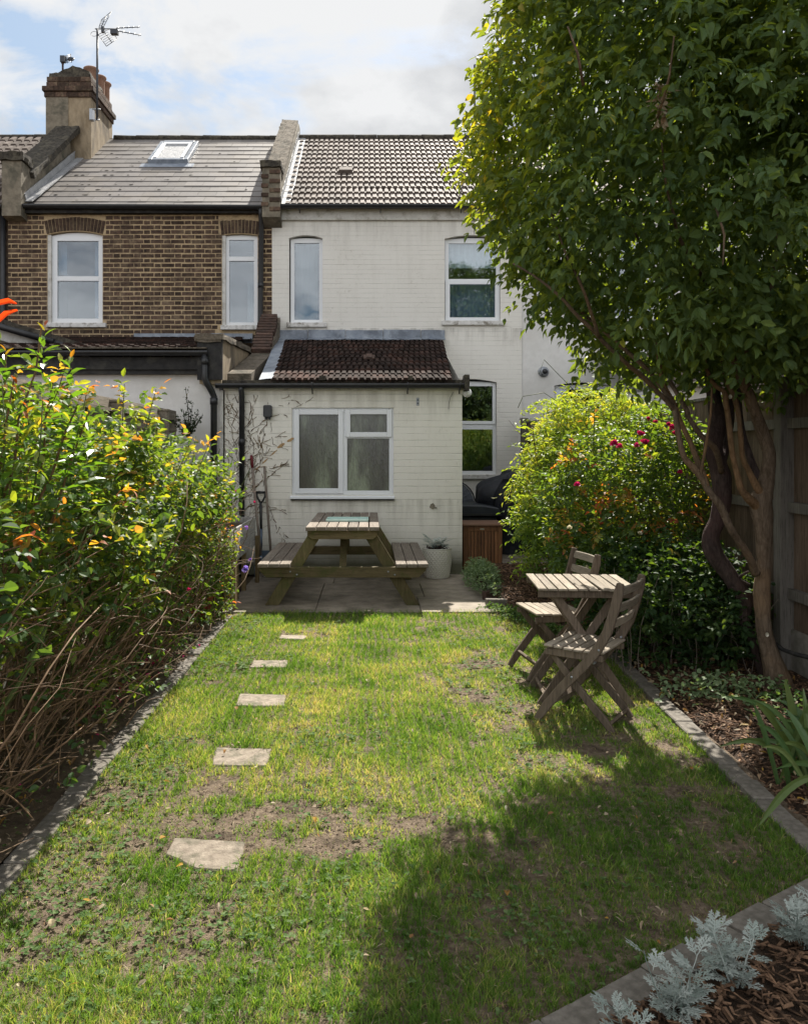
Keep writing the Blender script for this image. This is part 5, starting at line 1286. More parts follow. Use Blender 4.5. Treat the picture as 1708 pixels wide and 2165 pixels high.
# ------------------------------------------------------------------ foliage
def unit(a): return a/np.maximum(np.linalg.norm(a, axis=1, keepdims=True), 1e-9)
OV = np.array([(0, 0), (.22, .36), (.22, -.36), (.55, .46), (.55, -.46), (.84, .22), (.84, -.22), (1, 0), (.22, 0), (.55, 0), (.84, 0)])   # (along, across/width)
OF = np.array([(0, 1, 8, 8), (0, 8, 2, 2), (8, 1, 3, 9), (2, 8, 9, 4), (9, 3, 5, 10), (4, 9, 10, 6), (10, 5, 7, 7), (6, 10, 7, 7)])
def leaf_mesh(base, d, nrm, ln, wd, fold=.25, curl=.15, wave=.0):
    """base, direction, normal (n,3); length, width (n,). returns V (n*11,3), F triangles"""
    n = len(base); d = unit(d); s = unit(np.cross(nrm, d)); u = np.cross(d, s)
    t = OV[:, 0][None, :, None]; w = OV[:, 1][None, :, None]
    L_ = ln[:, None, None]; W_ = wd[:, None, None]
    cu = (curl*RNG.normal(1, .6, n))[:, None, None] if not np.isscalar(curl) or curl else 0
    lift = -cu*L_*t*t+fold*W_*np.abs(w)*2*RNG.uniform(.4, 1.3, (n, 1, 1))
    V = base[:, None, :]+d[:, None, :]*L_*t*(1-.12*np.abs(cu)*t)+s[:, None, :]*W_*w+u[:, None, :]*lift
    tri = []
    for f in OF:
        if f[2] == f[3]: tri.append(f[:3])
        else: tri += [(f[0], f[1], f[2]), (f[0], f[2], f[3])]
    tri = np.array(tri)
    Fc = (np.arange(n)[:, None, None]*11+tri[None]).reshape(-1, 3)
    return V.reshape(-1, 3), Fc
class Leaves:
    def __init__(s): s.V = []; s.F = []; s.A = []; s.n = 0
    def add(s, base, d, nrm, ln, wd, v, **k):
        if len(base) == 0: return
        V, Fc = leaf_mesh(np.asarray(base, float), np.asarray(d, float), np.asarray(nrm, float), np.asarray(ln, float), np.asarray(wd, float), **k)
        s.V.append(V); s.F.append(Fc+s.n); s.A.append(np.repeat(v, 11)); s.n += len(V)
    def build(s, name, mat, parent=None): return npmesh(name, np.concatenate(s.V), np.concatenate(s.F), mat, parent, np.concatenate(s.A), smooth=False)
def rnd_dirs(n): return unit(RNG.normal(0, 1, (n, 3)))
def sprays(LV, base, d, k, step, ln, wd, v, spread=1.0, up=.6, droop=.3, vj=.12, pair=True, fold=.25, curl=.2, lj=.25):
    """leaves set along twigs: base,d (n,3); k leaves per twig"""
    n = len(base); d = unit(d); side0 = unit(np.cross(d, np.array([0, 0, 1.])+RNG.normal(0, .15, (n, 3))))
    for i in range(k):
        t = (i//2 if pair else i)*step*(2 if pair else 1)
        sg = 1 if i % 2 else -1
        last = i == k-1
        p = base+d*t+np.array([0, 0, -1.])*(droop*t*t)[..., None] if not np.isscalar(t) else base+d*t+np.array([0, 0, -droop*t*t*3])
        dd = (d*.75+side0*sg*spread+RNG.normal(0, .28, (n, 3))) if not last else d+RNG.normal(0, .2, (n, 3))
        dd[:, 2] -= droop*RNG.uniform(.2, 1.2, n)
        nr = RNG.normal(0, .45, (n, 3))+np.array([0, 0, up])+.25*d
        LV.add(p, dd, nr, ln*RNG.uniform(1-lj, 1+lj, n), wd*RNG.uniform(1-lj, 1+lj, n), np.clip(v+RNG.normal(0, vj, n), 0, 1), fold=fold, curl=curl)

# ------------------------------------------------------------------ the big tree
def Tz(zx, zy, Y): return P(1281+zx*.355, 726+zy*.355, Y)
def limb(m, pts, seed, n=12, sub=5):
    """smooth knobbly limb through (zoom x, zoom y, depth, diameter in zoom px)"""
    from mathutils import noise as mn
    C = [Tz(p[0], p[1], p[2]) for p in pts]; Rr = [p[3]*.355*.44*p[2]/F for p in pts]; out = []; rad = []
    for i in range(len(C)-1):
        p0 = C[max(i-1, 0)]; p1 = C[i]; p2 = C[i+1]; p3 = C[min(i+2, len(C)-1)]
        for k in range(sub):
            t = k/sub; q = .5*((2*p1)+(-p0+p2)*t+(2*p0-5*p1+4*p2-p3)*t*t+(-p0+3*p1-3*p2+p3)*t*t*t)
            out.append(q+mn.noise_vector(q*6+Vector((seed, 0, 0)))*.008); rad.append((Rr[i]*(1-t)+Rr[i+1]*t)*(1+.10*mn.noise(q*9+Vector((0, seed, 0)))))
    out.append(C[-1]); rad.append(Rr[-1]); m.tube(out, rad, n)
    return out
def big_tree():
    t = thing('garden_tree', 'large leafy tree with branching orange brown stems beside the right fence', 'tree', (2.66, 5.2, 0))
    Y = 5.2
    m = M(); limb(m, [(1055, 2110, Y, 215), (1010, 1960, Y, 150), (960, 1800, Y, 108), (935, 1640, Y, 98), (925, 1500, Y, 112), (938, 1350, Y, 88), (942, 1200, Y, 98), (935, 1060, Y, 128), (925, 950, Y, 150), (945, 850, Y, 118), (965, 740, Y, 92), (968, 640, Y, 84), (935, 540, Y-.02, 82), (900, 440, Y-.05, 78), (860, 330, Y-.08, 74), (820, 230, Y-.1, 70), (780, 140, Y-.1, 60), (740, 0, Y-.1, 50), (700, -250, Y, 42), (690, -600, Y, 25)], 1, 16)
    m.build('trunk', MAT['bark'], t)
    b = [([(895, 1370, Y-.05, 62), (840, 1260, Y-.12, 50), (780, 1170, Y-.16, 48), (725, 1060, Y-.2, 50), (680, 960, Y-.22, 52), (620, 890, Y-.22, 48), (575, 810, Y-.22, 44), (525, 745, Y-.22, 50), (470, 680, Y-.22, 42), (440, 580, Y-.22, 38), (422, 480, Y-.22, 40), (410, 400, Y-.2, 36), (360, 300, Y-.2, 32), (250, 160, Y-.2, 30), (120, 40, Y-.2, 28), (-100, -150, Y-.1, 24), (-280, -330, Y, 16)], 'bark'),
         ([(600, 850, Y-.22, 40), (565, 750, Y-.2, 42), (520, 640, Y-.15, 38), (480, 540, Y-.12, 36), (440, 440, Y-.1, 34), (400, 340, Y, 30), (330, 200, Y, 28), (300, -60, Y, 24)], 'bark_orange'),
         ([(925, 1010, Y, 60), (890, 960, Y-.03, 62), (850, 920, Y-.07, 56), (800, 850, Y-.1, 46), (770, 740, Y-.12, 38), (748, 600, Y-.14, 36), (735, 480, Y-.14, 38), (712, 360, Y-.14, 36), (700, 290, Y-.1, 34), (640, 240, Y-.1, 30), (590, 120, Y-.1, 26), (560, -100, Y, 22)], 'bark_orange'),
         ([(945, 930, Y, 50), (905, 870, Y-.03, 56), (850, 770, Y-.05, 40), (815, 690, Y-.08, 36), (800, 560, Y-.1, 34), (790, 440, Y-.1, 32), (760, 320, Y-.1, 34), (715, 210, Y-.1, 32), (690, 60, Y, 26)], 'bark_orange'),
         ([(950, 890, Y, 50), (920, 820, Y+.02, 58), (880, 740, Y+.05, 52), (845, 660, Y+.08, 44), (820, 560, Y+.1, 40), (800, 400, Y+.15, 36), (790, 100, Y+.2, 28)], 'bark_dark'),
         ([(560, 790, Y-.22, 24), (575, 710, Y-.24, 20), (590, 620, Y-.26, 20), (605, 540, Y-.26, 18), (625, 420, Y-.26, 14), (630, 260, Y-.25, 12)], 'bark_orange'),
         ([(690, 760, Y+.15, 40), (650, 640, Y-.0, 40), (560, 540, Y-.1, 38), (500, 450, Y-.1, 34), (470, 380, Y-.1, 32), (380, 220, Y, 30)], 'bark')]
    for i, (pts, mt) in enumerate(b):
        m = M(); limb(m, pts, 3+i, 12); m.build('branch', MAT[mt], t)
    # limbs inside the crown
    for i, pts in enumerate(([(410, 400, Y-.2, 36), (250, 230, Y-.3, 34), (60, 60, Y-.5, 30), (-120, -120, Y-.6, 28), (-330, -330, Y-.6, 20), (-560, -480, Y-.5, 12)],
                             [(-40, -40, Y-.6, 26), (-120, -280, Y-.8, 22), (-250, -560, Y-.8, 16), (-330, -800, Y-.6, 10)],
                             [(780, 140, Y-.1, 50), (900, -100, Y-.4, 40), (1000, -420, Y-.7, 28), (1020, -800, Y-.8, 18)],
                             [(700, -250, Y, 36), (500, -500, Y-.6, 28), (380, -850, Y-1.0, 18), (330, -1200, Y-1.1, 10)],
                             [(560, -100, Y, 24), (300, -420, Y+.3, 20), (60, -900, Y+.3, 12)],
                             [(820, 230, Y, 40), (1150, 0, Y+.2, 34), (1500, -300, Y+.2, 22)])):
        m = M(); limb(m, pts, 20+i, 8); m.build('branch', MAT['bark'], t)
    LV = Leaves()
    # crown volume: a lumpy, almost clipped block
    def crown_pts(n, rlo, rhi):
        dr = rnd_dirs(n*3); c = np.array([2.70, 4.88, 4.30]); ax = np.array([2.05, 1.52, 2.22])
        p = 2.8; k = (np.abs(dr)**p).sum(1)**(-1/p)
        lump = 1+.14*(fbm(dr[:, 0]*2+dr[:, 2]*1.7+9, dr[:, 1]*2+dr[:, 2]+5, 1.6, 4)-.5)*2+.07*(vnoise(dr[:, 0]*3+dr[:, 2]*2+3, dr[:, 2]*3+dr[:, 1]*2+8, 2.4, 8)-.5)*2
        r = RNG.uniform(rlo, rhi, len(dr))*lump; q = c+dr*k[:, None]*r[:, None]*ax
        # underside rises towards the camera and the right
        low = np.interp(q[:, 0], [.5, .62, .78, 1.02, 1.3, 1.8, 3.5], [3.1, 2.86, 2.66, 2.52, 2.42, 2.24, 2.04])+.20*np.clip(4.6-q[:, 1], 0, 2)+.35*(fbm(q[:, 0], q[:, 1], 1.8, 21)-.5)
        xl = np.interp(q[:, 2], [2.3, 3.25, 3.83, 4.4, 6.5], [.72, .62, .74, .90, 1.2])+.06*(q[:, 1]-5)+.22*(fbm(q[:, 1], q[:, 2], 2.2, 27)-.5)
        ok = (q[:, 2] > low) & (q[:, 0] > xl) & (q[:, 2] < 6.4) & (q[:, 0] < 4.7)
        q = q[ok][:n]; dr = dr[ok][:n]; return q, dr
    # keep gaps: skip twigs in noise holes
    for (n, a, b_, k) in ((9500, .92, 1.03, 8), (5500, .70, .95, 7), (6500, .25, .75, 7)):
        q, dr = crown_pts(n, a, b_)
        hole = fbm(q[:, 0]*1.3+q[:, 1], q[:, 2]*1.3-q[:, 1], 2.6, 31)
        keep = hole > (.24 if a > .9 else .26); q = q[keep]; dr = dr[keep]
        d = unit(dr*.9+RNG.normal(0, .55, q.shape)); d[:, 2] = d[:, 2]*.6-.10
        sunny = np.clip(.36+.22*(fbm(q[:, 0], q[:, 2], 1.4, 44)-.5)*2+.26*np.clip((1.25-q[:, 0])/.5, 0, 1), 0, 1)  # sunlight put into leaf colour: yellower towards the crown's left edge
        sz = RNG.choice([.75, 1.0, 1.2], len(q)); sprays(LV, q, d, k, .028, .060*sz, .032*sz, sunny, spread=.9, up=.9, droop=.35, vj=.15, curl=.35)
    # hanging sprays along the underside
    n = 600; X = RNG.uniform(1.45, 3.9, n); Yy = RNG.uniform(3.9, 6.1, n); Z = 2.24-.08*(X-1.2)+.20*np.clip(4.6-Yy, 0, 2)+RNG.uniform(-.12, .25, n)
    q = np.stack([X, Yy, Z], 1); d = np.stack([RNG.normal(0, .5, n), RNG.normal(-.1, .5, n), RNG.uniform(-1, -.1, n)], 1)
    sprays(LV, q, d, 8, .028, .072, .036, np.full(n, .4), spread=.9, up=.5, droop=.4)
    # a few dead, curled leaves
    for (zx, zy) in ((1640/1.0, 200), (1660, 250)): pass
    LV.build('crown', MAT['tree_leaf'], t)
    D = Leaves(); n = 40; c = P(1650-0, 235, 3.6); q = np.array([P(1396+RNG.uniform(-12, 12)+0, 210+RNG.uniform(-40, 50), 3.62) for _ in range(n)])
    D.add(q, np.stack([RNG.normal(0, .4, n), RNG.normal(0, .4, n), -np.ones(n)], 1), rnd_dirs(n), RNG.uniform(.03, .06, n), RNG.uniform(.015, .03, n), RNG.uniform(.1, .6, n), curl=.8)
    D.build('dead_leaves', MAT['dry_leaf'], t)
    # twigs poking through the crown face
    rr = random.Random(5)
    for (x0, y0, x1, y1, w) in ((1233, 180, 1200, 55, .009), (1390, 250, 1425, 75, .008), (1515, 440, 1528, 560, .008)):
        m = M(); a = P(x0, y0, 3.62); b = P(x1, y1, 3.52); mid = a.lerp(b, .5)+Vector((rr.uniform(-.02, .02), -.02, 0)); m.tube([a, mid, b], [w*.8, w*.65, w*.4], 8); m.build('twig', MAT['bark'], t)
    # the darker second tree behind
    t2 = thing('old_tree', 'darker crooked tree trunk leaning up behind the big leafy tree', 'tree', (2.5, 5.45, 0)); Y2 = 5.42
    m = M(); limb(m, [(955, 2040, Y2-.08, 60), (905, 1900, Y2, 44), (865, 1760, Y2, 58), (825, 1640, Y2, 66), (835, 1540, Y2, 92), (770, 1440, Y2, 112), (700, 1340, Y2, 118), (640, 1240, Y2, 122), (625, 1150, Y2, 108), (665, 1050, Y2, 104), (690, 940, Y2, 124), (690, 820, Y2, 128), (665, 720, Y2, 120), (640, 600, Y2+.02, 122), (665, 480, Y2+.05, 110), (640, 300, Y2+.1, 90), (600, 60, Y2+.2, 70), (560, -300, Y2+.2, 40)], 40, 16); m.build('trunk', MAT['bark_dark'], t2)
    for i, pts in enumerate(([(690, 700, Y2, 60), (720, 600, Y2+.1, 54), (745, 450, Y2+.1, 44), (740, 200, Y2+.2, 36)], [(850, 1440, Y2, 26), (790, 1400, Y2-.03, 22), (850, 1360, Y2-.08, 18)])):
        m = M(); limb(m, pts, 60+i, 10); m.build('branch', MAT['bark_dark'], t2)
    sp = M()
    for (zx, zy) in ((948, 1730), (730, 318)):
        c = Tz(zx, zy, Y-.115); sp.smooth = True; sp.lathe([(0, .0), (.008, .0), (.0115, -.004)], (0, 0, 0), 14); 
        k = 42; sp.v[-k:] = [(c.x+v[0], c.y-.02+v[2], c.z+v[1]*1.3) for v in sp.v[-k:]]
    sp.build('cut_knot', MAT['plate'], t)
big_tree()

# ------------------------------------------------------------------ shrubs
def stems(name, parent, bases, tips, r, mat, seed, bend=.15, n=6, cnt=None):
    rr = random.Random(seed); m = M()
    for (a, b) in zip(bases, tips):
        a = Vector(a); b = Vector(b); L_ = (b-a).length; m.av = rr.random(); k1 = Vector((rr.uniform(-1, 1), rr.uniform(-1, 1), rr.uniform(.1, 1)))*L_*bend
        pts = []
        for i in range(8):
            t = i/7; p = a.lerp(b, t)+k1*math.sin(math.pi*t)+Vector((rr.uniform(-1, 1), rr.uniform(-1, 1), rr.uniform(-1, 1)))*.012*L_; pts.append(p)
        r0 = r*rr.choice((.45, .6, .8, 1, 1.2, 1.4)); m.tube(pts, [r0*(1-.55*i/7) for i in range(8)], n, cap=False)
    return m.build(name, mat, parent)
def sample(n, fn, lo, hi, shell=None):
    out = []; tot = 0
    lo = np.array(lo); hi = np.array(hi)
    while tot < n:
        q = RNG.uniform(lo, hi, (n*2, 3)); q = q[fn(q)]; out.append(q); tot += len(q)
    return np.concatenate(out)[:n]
def flower(parent, c, r, mat, seed, name='flower', petals=22, face=(0, -.6, .6)):
    rr = np.random.default_rng(seed); LV = Leaves(); n = petals; a = rr.uniform(0, 6.28, n); el = np.linspace(.15, 1.25, n)
    f = Vector(face).normalized(); q = f.to_track_quat('Z', 'Y'); 
    d = np.array([list(q @ Vector((math.cos(x)*math.cos(e), math.sin(x)*math.cos(e), math.sin(e)))) for x, e in zip(a, el)])
    nr = np.array([list(q @ Vector((-math.cos(x)*math.sin(e)*.8, -math.sin(x)*math.sin(e)*.8, .8))) for x, e in zip(a, el)])
    LV.add(np.tile(np.array(c), (n, 1))+d*r*.12, d, nr, np.full(n, r)*rr.uniform(.8, 1.1, n), np.full(n, r*1.05), rr.random(n), fold=.3, curl=-.35)
    return LV.build(name, MAT[mat], parent)

def rose_bushes():
    spec = [('tall rambling rose bush with glossy dark leaves nearest the camera on the left', (-1.75, 3.3), 2.45, 4.1, 21, 900),
            ('rose bush with yellowing orange tips in the middle of the left bed', (-1.75, 4.9), 4.1, 5.6, 22, 800),
            ('lower rose bush with reddish new leaves near the left end of the patio', (-1.75, 6.4), 5.6, 7.05, 23, 620)]
    for (lb, loc, ya, yb, sd, n) in spec:
        t = thing('rose_bush', lb, 'rose bush', (*loc, 0), 0, 'rose bushes along the left fence')
        def inside(q):
            x, y, z = q.T
            lump = fbm(y*1.4+3, z*1.4, 1.7, sd)-.5; lump2 = fbm(y, x*2+z, 3.1, sd+3)-.5
            top = np.interp(y, [2.4, 3.0, 3.5, 4.2, 5.0, 6.0, 7.0, 7.3], [1.60, 1.78, 1.86, 1.70, 1.54, 1.42, 1.10, .85])+.48*lump2
            xr = np.interp(z, [.0, .35, .8, 1.2, 1.6, 1.9], [-1.58, -1.42, -1.15, -1.02, -1.10, -1.36])+.55*lump+.25*lump2+np.interp(y, [2.4, 3.4, 4.4, 5.5, 6.2, 7.1], [-.28, -.06, -.09, -.14, -.18, -.26])
            lo = np.interp(y, [2.4, 3.4, 4.4, 5.5, 7.1], [.86, .80, .62, .40, .25])+.45*lump
            return (y > ya-.1) & (y < yb+.15) & (x < xr) & (z < top) & (z > lo) & (x > -2.25)
        q = sample(int(n*2.6), inside, (-2.25, ya-.1, .1), (-.7, yb+.15, 2.2))
        # favour the outside of the mass: towards the path, the camera and the top
        q = q[fbm(q[:, 1]*1.5+q[:, 0], q[:, 2]*1.5, 3.6, sd+5) > .40]; e = np.zeros(len(q), bool)
        for dx in ((.22, 0, 0), (0, 0, .22), (0, -.25, 0)): e |= ~inside(q+np.array(dx))
        edge = e; keep = edge | (RNG.random(len(q)) < .30); q = q[keep]; edge = edge[keep]
        LV = Leaves(); m_ = len(q)
        d = rnd_dirs(m_)*.8+np.array([.35, -.25, .35])
        tips = (RNG.random(m_) < np.where(edge & (q[:, 2] > 1.2), .11, .010)); young = np.where(tips, RNG.uniform(.76, .95, m_), np.where(RNG.random(m_) < .24, RNG.uniform(.6, .80, m_), RNG.uniform(.0, .60, m_)))
        big = 1.0 if sd == 21 else .92
        for _ in range(2):
            dd = d+RNG.normal(0, .5, d.shape); qq = q+RNG.normal(0, .045, q.shape)
            sprays(LV, qq, dd, 5, .021, .047*big*RNG.choice([.75, 1, 1.25], len(qq)), .031*big*RNG.choice([.8, 1, 1.15], len(qq)), young, spread=1.0, up=.8, droop=.25, vj=.06, curl=.25)
        # sparse leaves down among the canes
        k_ = 90 if sd == 21 else 200; ql = np.stack([RNG.uniform(-1.75, -1.25, k_), RNG.uniform(ya-.1, yb+.1, k_), RNG.uniform(.12, .9, k_)], 1)
        sprays(LV, ql, rnd_dirs(k_)+np.array([.2, -.1, .2]), 5, .020, .040, .027, RNG.uniform(.05, .7, k_), spread=1., up=.8, droop=.3, vj=.06)
        # long shoots above the mass
        rr = random.Random(sd); ss = []
        for i in range(12 if sd != 23 else 8):
            y = rr.uniform(ya+.2, yb); x = rr.uniform(-1.7, -1.15); z0 = float(np.interp(y, [2.4, 3.0, 3.5, 4.2, 5.0, 6.0, 7.0], [1.55, 1.7, 1.8, 1.68, 1.5, 1.4, 1.05]))-.1
            ht = rr.uniform(.08, .30); a = Vector((x, y, z0-.2)); b = a+Vector((rr.uniform(-.1, .2), rr.uniform(-.15, .1), ht+.2)); S = M(); S.av = rr.random()
            S.tube([a, a.lerp(b, .5)+Vector((.01, 0, .02)), b], [.004, .003, .002], 5); S.build('new_shoot', MAT['cane_green'], t)
            for k in range(5): ss.append((a.lerp(b, .35+.15*k), k))
        P0 = np.array([list(s_[0]) for s_ in ss]); dr = rnd_dirs(len(P0))*.8+np.array([0, 0, .3])
        sprays(LV, P0, dr, 5, .018, .042, .024, np.array([.6+.075*s_[1] for s_ in ss]), spread=1., up=.8, droop=.3, vj=.06)
        LV.build('foliage', MAT['rose_leaf'], t)
        # arching canes
        rr = random.Random(sd+9); B = []; T_ = []
        for i in range(62):
            y = rr.uniform(ya-.3, yb-.1); b = (rr.uniform(-2.0, -1.5), y, -.01); L_ = rr.uniform(.5, 1.9)
            zt = rr.uniform(.25, 1.5); B.append(b); T_.append((min(-1.10, b[0]+rr.uniform(-.05, .75)*min(1, zt)), y+rr.uniform(-.1, 1.3), zt))
        for i in range(70):   # a tangle of thin side canes
            y = rr.uniform(ya-.2, yb+.1); z = rr.uniform(.08, .9); x = rr.uniform(-1.9, -1.40); B.append((x, y, z)); T_.append((min(-1.02, x+rr.uniform(.05, .5)), y+rr.uniform(.2, .9), z+rr.uniform(-.05, .45)))
        for i in range(60):   # twigs striking off in every direction
            y = rr.uniform(ya-.2, yb+.1); z = rr.uniform(.15, 1.0); x = rr.uniform(-1.8, -1.30); B.append((x, y, z)); T_.append((min(-1.05, x+rr.uniform(-.25, .4)), y+rr.uniform(-.45, .45), z+rr.uniform(.0, .5)))
        for i in range(150 if sd == 21 else 70):   # fine twigs
            y = rr.uniform(ya-.3, yb); z = rr.uniform(.1, 1.05); x = rr.uniform(-1.75, -1.28); L_ = rr.uniform(.15, .45); a_ = rr.uniform(-.6, 1.2)
            B.append((x, y, z)); T_.append((min(-1.12, x+L_*rr.uniform(-.2, .9)), y+L_*math.cos(a_), z+L_*math.sin(a_)))
        stems('canes', t, B, T_, .0042, MAT['cane'], sd+1, .20, 5)
        B = []; T_ = []
        for i in range(26):
            y = rr.uniform(ya, yb); b = (rr.uniform(-1.9, -1.5), y, .3); B.append(b); T_.append((rr.uniform(-1.6, -1.05), y+rr.uniform(-.3, .6), rr.uniform(.9, 1.6)))
        stems('green_canes', t, B, T_, .005, MAT['cane_green'], sd+2, .12, 5)
        if sd == 21: flower(t, P(38, 1184, 3.3), .03, 'white_rose', 3, 'rose_flower', face=(.5, -.7, .3))
        if sd == 22:
            for i, (x, y) in enumerate(((262, 1100), (400, 1248))): flower(t, P(x, y, 4.4), .014, 'pink_rose', 5+i, 'rose_flower')
rose_bushes()

def photinia():
    t = thing('photinia_shrub', 'upright glossy leaved shrub with red tips at the left edge', 'shrub', (-1.75, 3.2, 0))
    tips = [(95, 688, 3.0), (150, 745, 3.05), (35, 800, 2.9), (12, 742, 3.1), (58, 862, 2.8), (165, 850, 3.1), (-20, 700, 2.9), (190, 868, 3.15), (-40, 840, 2.7), (10, 930, 2.7), (110, 800, 3.2), (-60, 760, 3.0)]
    LV = Leaves(); B = []; T_ = []; rr = random.Random(3)
    for (x, y, Y) in tips:
        tp = P(x, y, Y); bs = Vector((min(tp.x-.12, -1.5), Y+.1, .75)); B.append(bs); T_.append(tp)
        n = 24; k = np.arange(n); ang = k*2.4+rr.uniform(0, 6); tt = k/n
        base = np.array([list(tp.lerp(Vector((tp.x-.03, Y+.02, tp.z-.48)), t_)) for t_ in tt])
        up = np.interp(tt, [0, .15, .5, 1], [1.6, .9, .35, .1])
        d = np.stack([np.cos(ang), np.sin(ang), up], 1)
        LV.add(base, d, np.stack([-np.cos(ang)*.6, -np.sin(ang)*.6, np.ones(n)], 1)+RNG.normal(0, .15, (n, 3)), np.interp(tt, [0, .1, .3, 1], [.035, .055, .085, .09])*RNG.uniform(.85, 1.15, n), np.interp(tt, [0, .3, 1], [.014, .032, .036]), np.clip(np.interp(tt, [0, .06, .14, 1], [1, .85, .6, .35])+RNG.normal(0, .1, n), 0, 1), fold=.35, curl=.22)
    LV.build('foliage', MAT['photinia_leaf'], t); stems('stems', t, B, T_, .006, MAT['bark_orange'], 4, .02, 6)
    # red new leaves reaching in from the left edge
    for i, pts in enumerate(([(-60, 690), (-30, 662), (-4, 640), (18, 635), (34, 641)], [(-60, 722), (-22, 696), (-4, 676), (12, 662), (36, 655)])):
        m = M(); C = [P(x, y, 2.5-.02*i) for (x, y) in pts]; n = len(C); w = [.005, .010, .014, .014, .005]; vs = []
        sm = []
        for k in range(n):
            dx = (C[min(k+1, n-1)]-C[max(k-1, 0)]).normalized(); s = dx.cross(Vector((0, 1, .4))).normalized()
            vs += [C[k]+s*w[k]*.6, C[k]+Vector((0, .008, 0)), C[k]-s*w[k]*.6]
        m.add(vs, [(3*k+j, 3*k+j+1, 3*k+j+4, 3*k+j+3) for k in range(n-1) for j in range(2)]); m.build('red_leaf', MAT['red_leaf'], t)
    m = M(); m.tube([Vector((-1.5, 2.55, .9)), P(-60, 700, 2.5)], .006, 6); m.build('red_shoot', MAT['bark_orange'], t)
photinia()

def flower_patch():
    t = thing('flowering_plant', 'sprawling plant with red tinted leaves and pink flowers in front of the planter', 'plant', (-1.45, 7.35, 0))
    def ins(q):
        x, y, z = q.T; c = ((x+1.52)/.30)**2+((y-7.25)/.42)**2+((z-.55)/.72)**2
        return c+.5*(fbm(x*2+z, y+z*2, 3, 4)-.5) < 1
    q = sample(900, ins, (-1.9, 6.7, 0), (-.95, 7.8, 1.4)); d = rnd_dirs(len(q))+np.array([.3, -.3, .3]); z = q[:, 2]
    v = np.where(RNG.random(len(q)) < np.interp(z, [.6, .9, 1.2], [.03, .45, .75]), RNG.uniform(.80, 1, len(q)), RNG.uniform(.2, .7, len(q)))
    LV = Leaves(); sprays(LV, q, d, 5, .018, .040, .022, v, vj=.04); LV.build('foliage', MAT['rose_leaf'], t)
    rr = random.Random(5); B = [(-1.45+rr.uniform(-.15, .15), 7.3+rr.uniform(-.2, .2), 0) for _ in range(36)]; stems('stems', t, B, [(-1.42+rr.uniform(-.32, .32), 7.25+rr.uniform(-.4, .4), rr.uniform(.4, 1.25)) for _ in B], .004, MAT['cane'], 6, .1, 5)
    for i, (x, y, mt, r) in enumerate(((484, 1014, 'pink_rose', .022), (461, 1003, 'violet', .016), (492, 1027, 'pink_rose', .02), (478, 1040, 'violet', .02), (539, 1063, 'pink_rose', .016), (451, 1003, 'violet', .014), (500, 1039, 'pink_rose', .016), (470, 1050, 'violet', .016), (447, 1028, 'pink_rose', .018))): flower(t, P(x, y, 7.1), r, mt, 20+i, 'flower', 12)
    for i, (x, y, r) in enumerate(((516, 1202, .045), (479, 1119, .026), (520, 1115, .022), (527, 1183, .02))): flower(t, P(x, y, 7.15), r, 'violet', 40+i, 'violet_flower', 9, (.3, -.8, .2))
flower_patch()

def fence_shrub():
    t = thing('holly_seedling', 'small dark pointed shrub showing above the left fence by the white wall', 'shrub', (-2.15, 9.5, 0))
    LV = Leaves()
    tips = [(396, 818), (420, 868), (375, 880), (407, 850), (388, 868), (428, 880), (365, 890), (412, 890)]
    T_ = []; B = []
    for i, (x, y) in enumerate(tips):
        tp = P(x, y, 9.5); b = P(397, 925, 9.5) if i else P(395, 930, 9.5); B.append(b-Vector((0, 0, 1.6) if not i else (0, 0, 0))); T_.append(tp); n = 60
        tt = RNG.uniform(0, 1, n); base = np.array([list(b.lerp(tp, max(.25, x_))) for x_ in tt])+RNG.normal(0, .012, (n, 3)); d = rnd_dirs(n)+np.array([0, 0, .4])
        LV.add(base, d, rnd_dirs(n)+np.array([0, 0, .6]), RNG.uniform(.03, .045, n), RNG.uniform(.014, .02, n), np.clip(RNG.uniform(0, .8, n)+(.4 if i == 0 else 0)*(tt > .8), 0, 1))
    LV.build('foliage', MAT['dark_shrub'], t); stems('stems', t, B, T_, .006, MAT['bark_dark'], 3, .03)
fence_shrub()

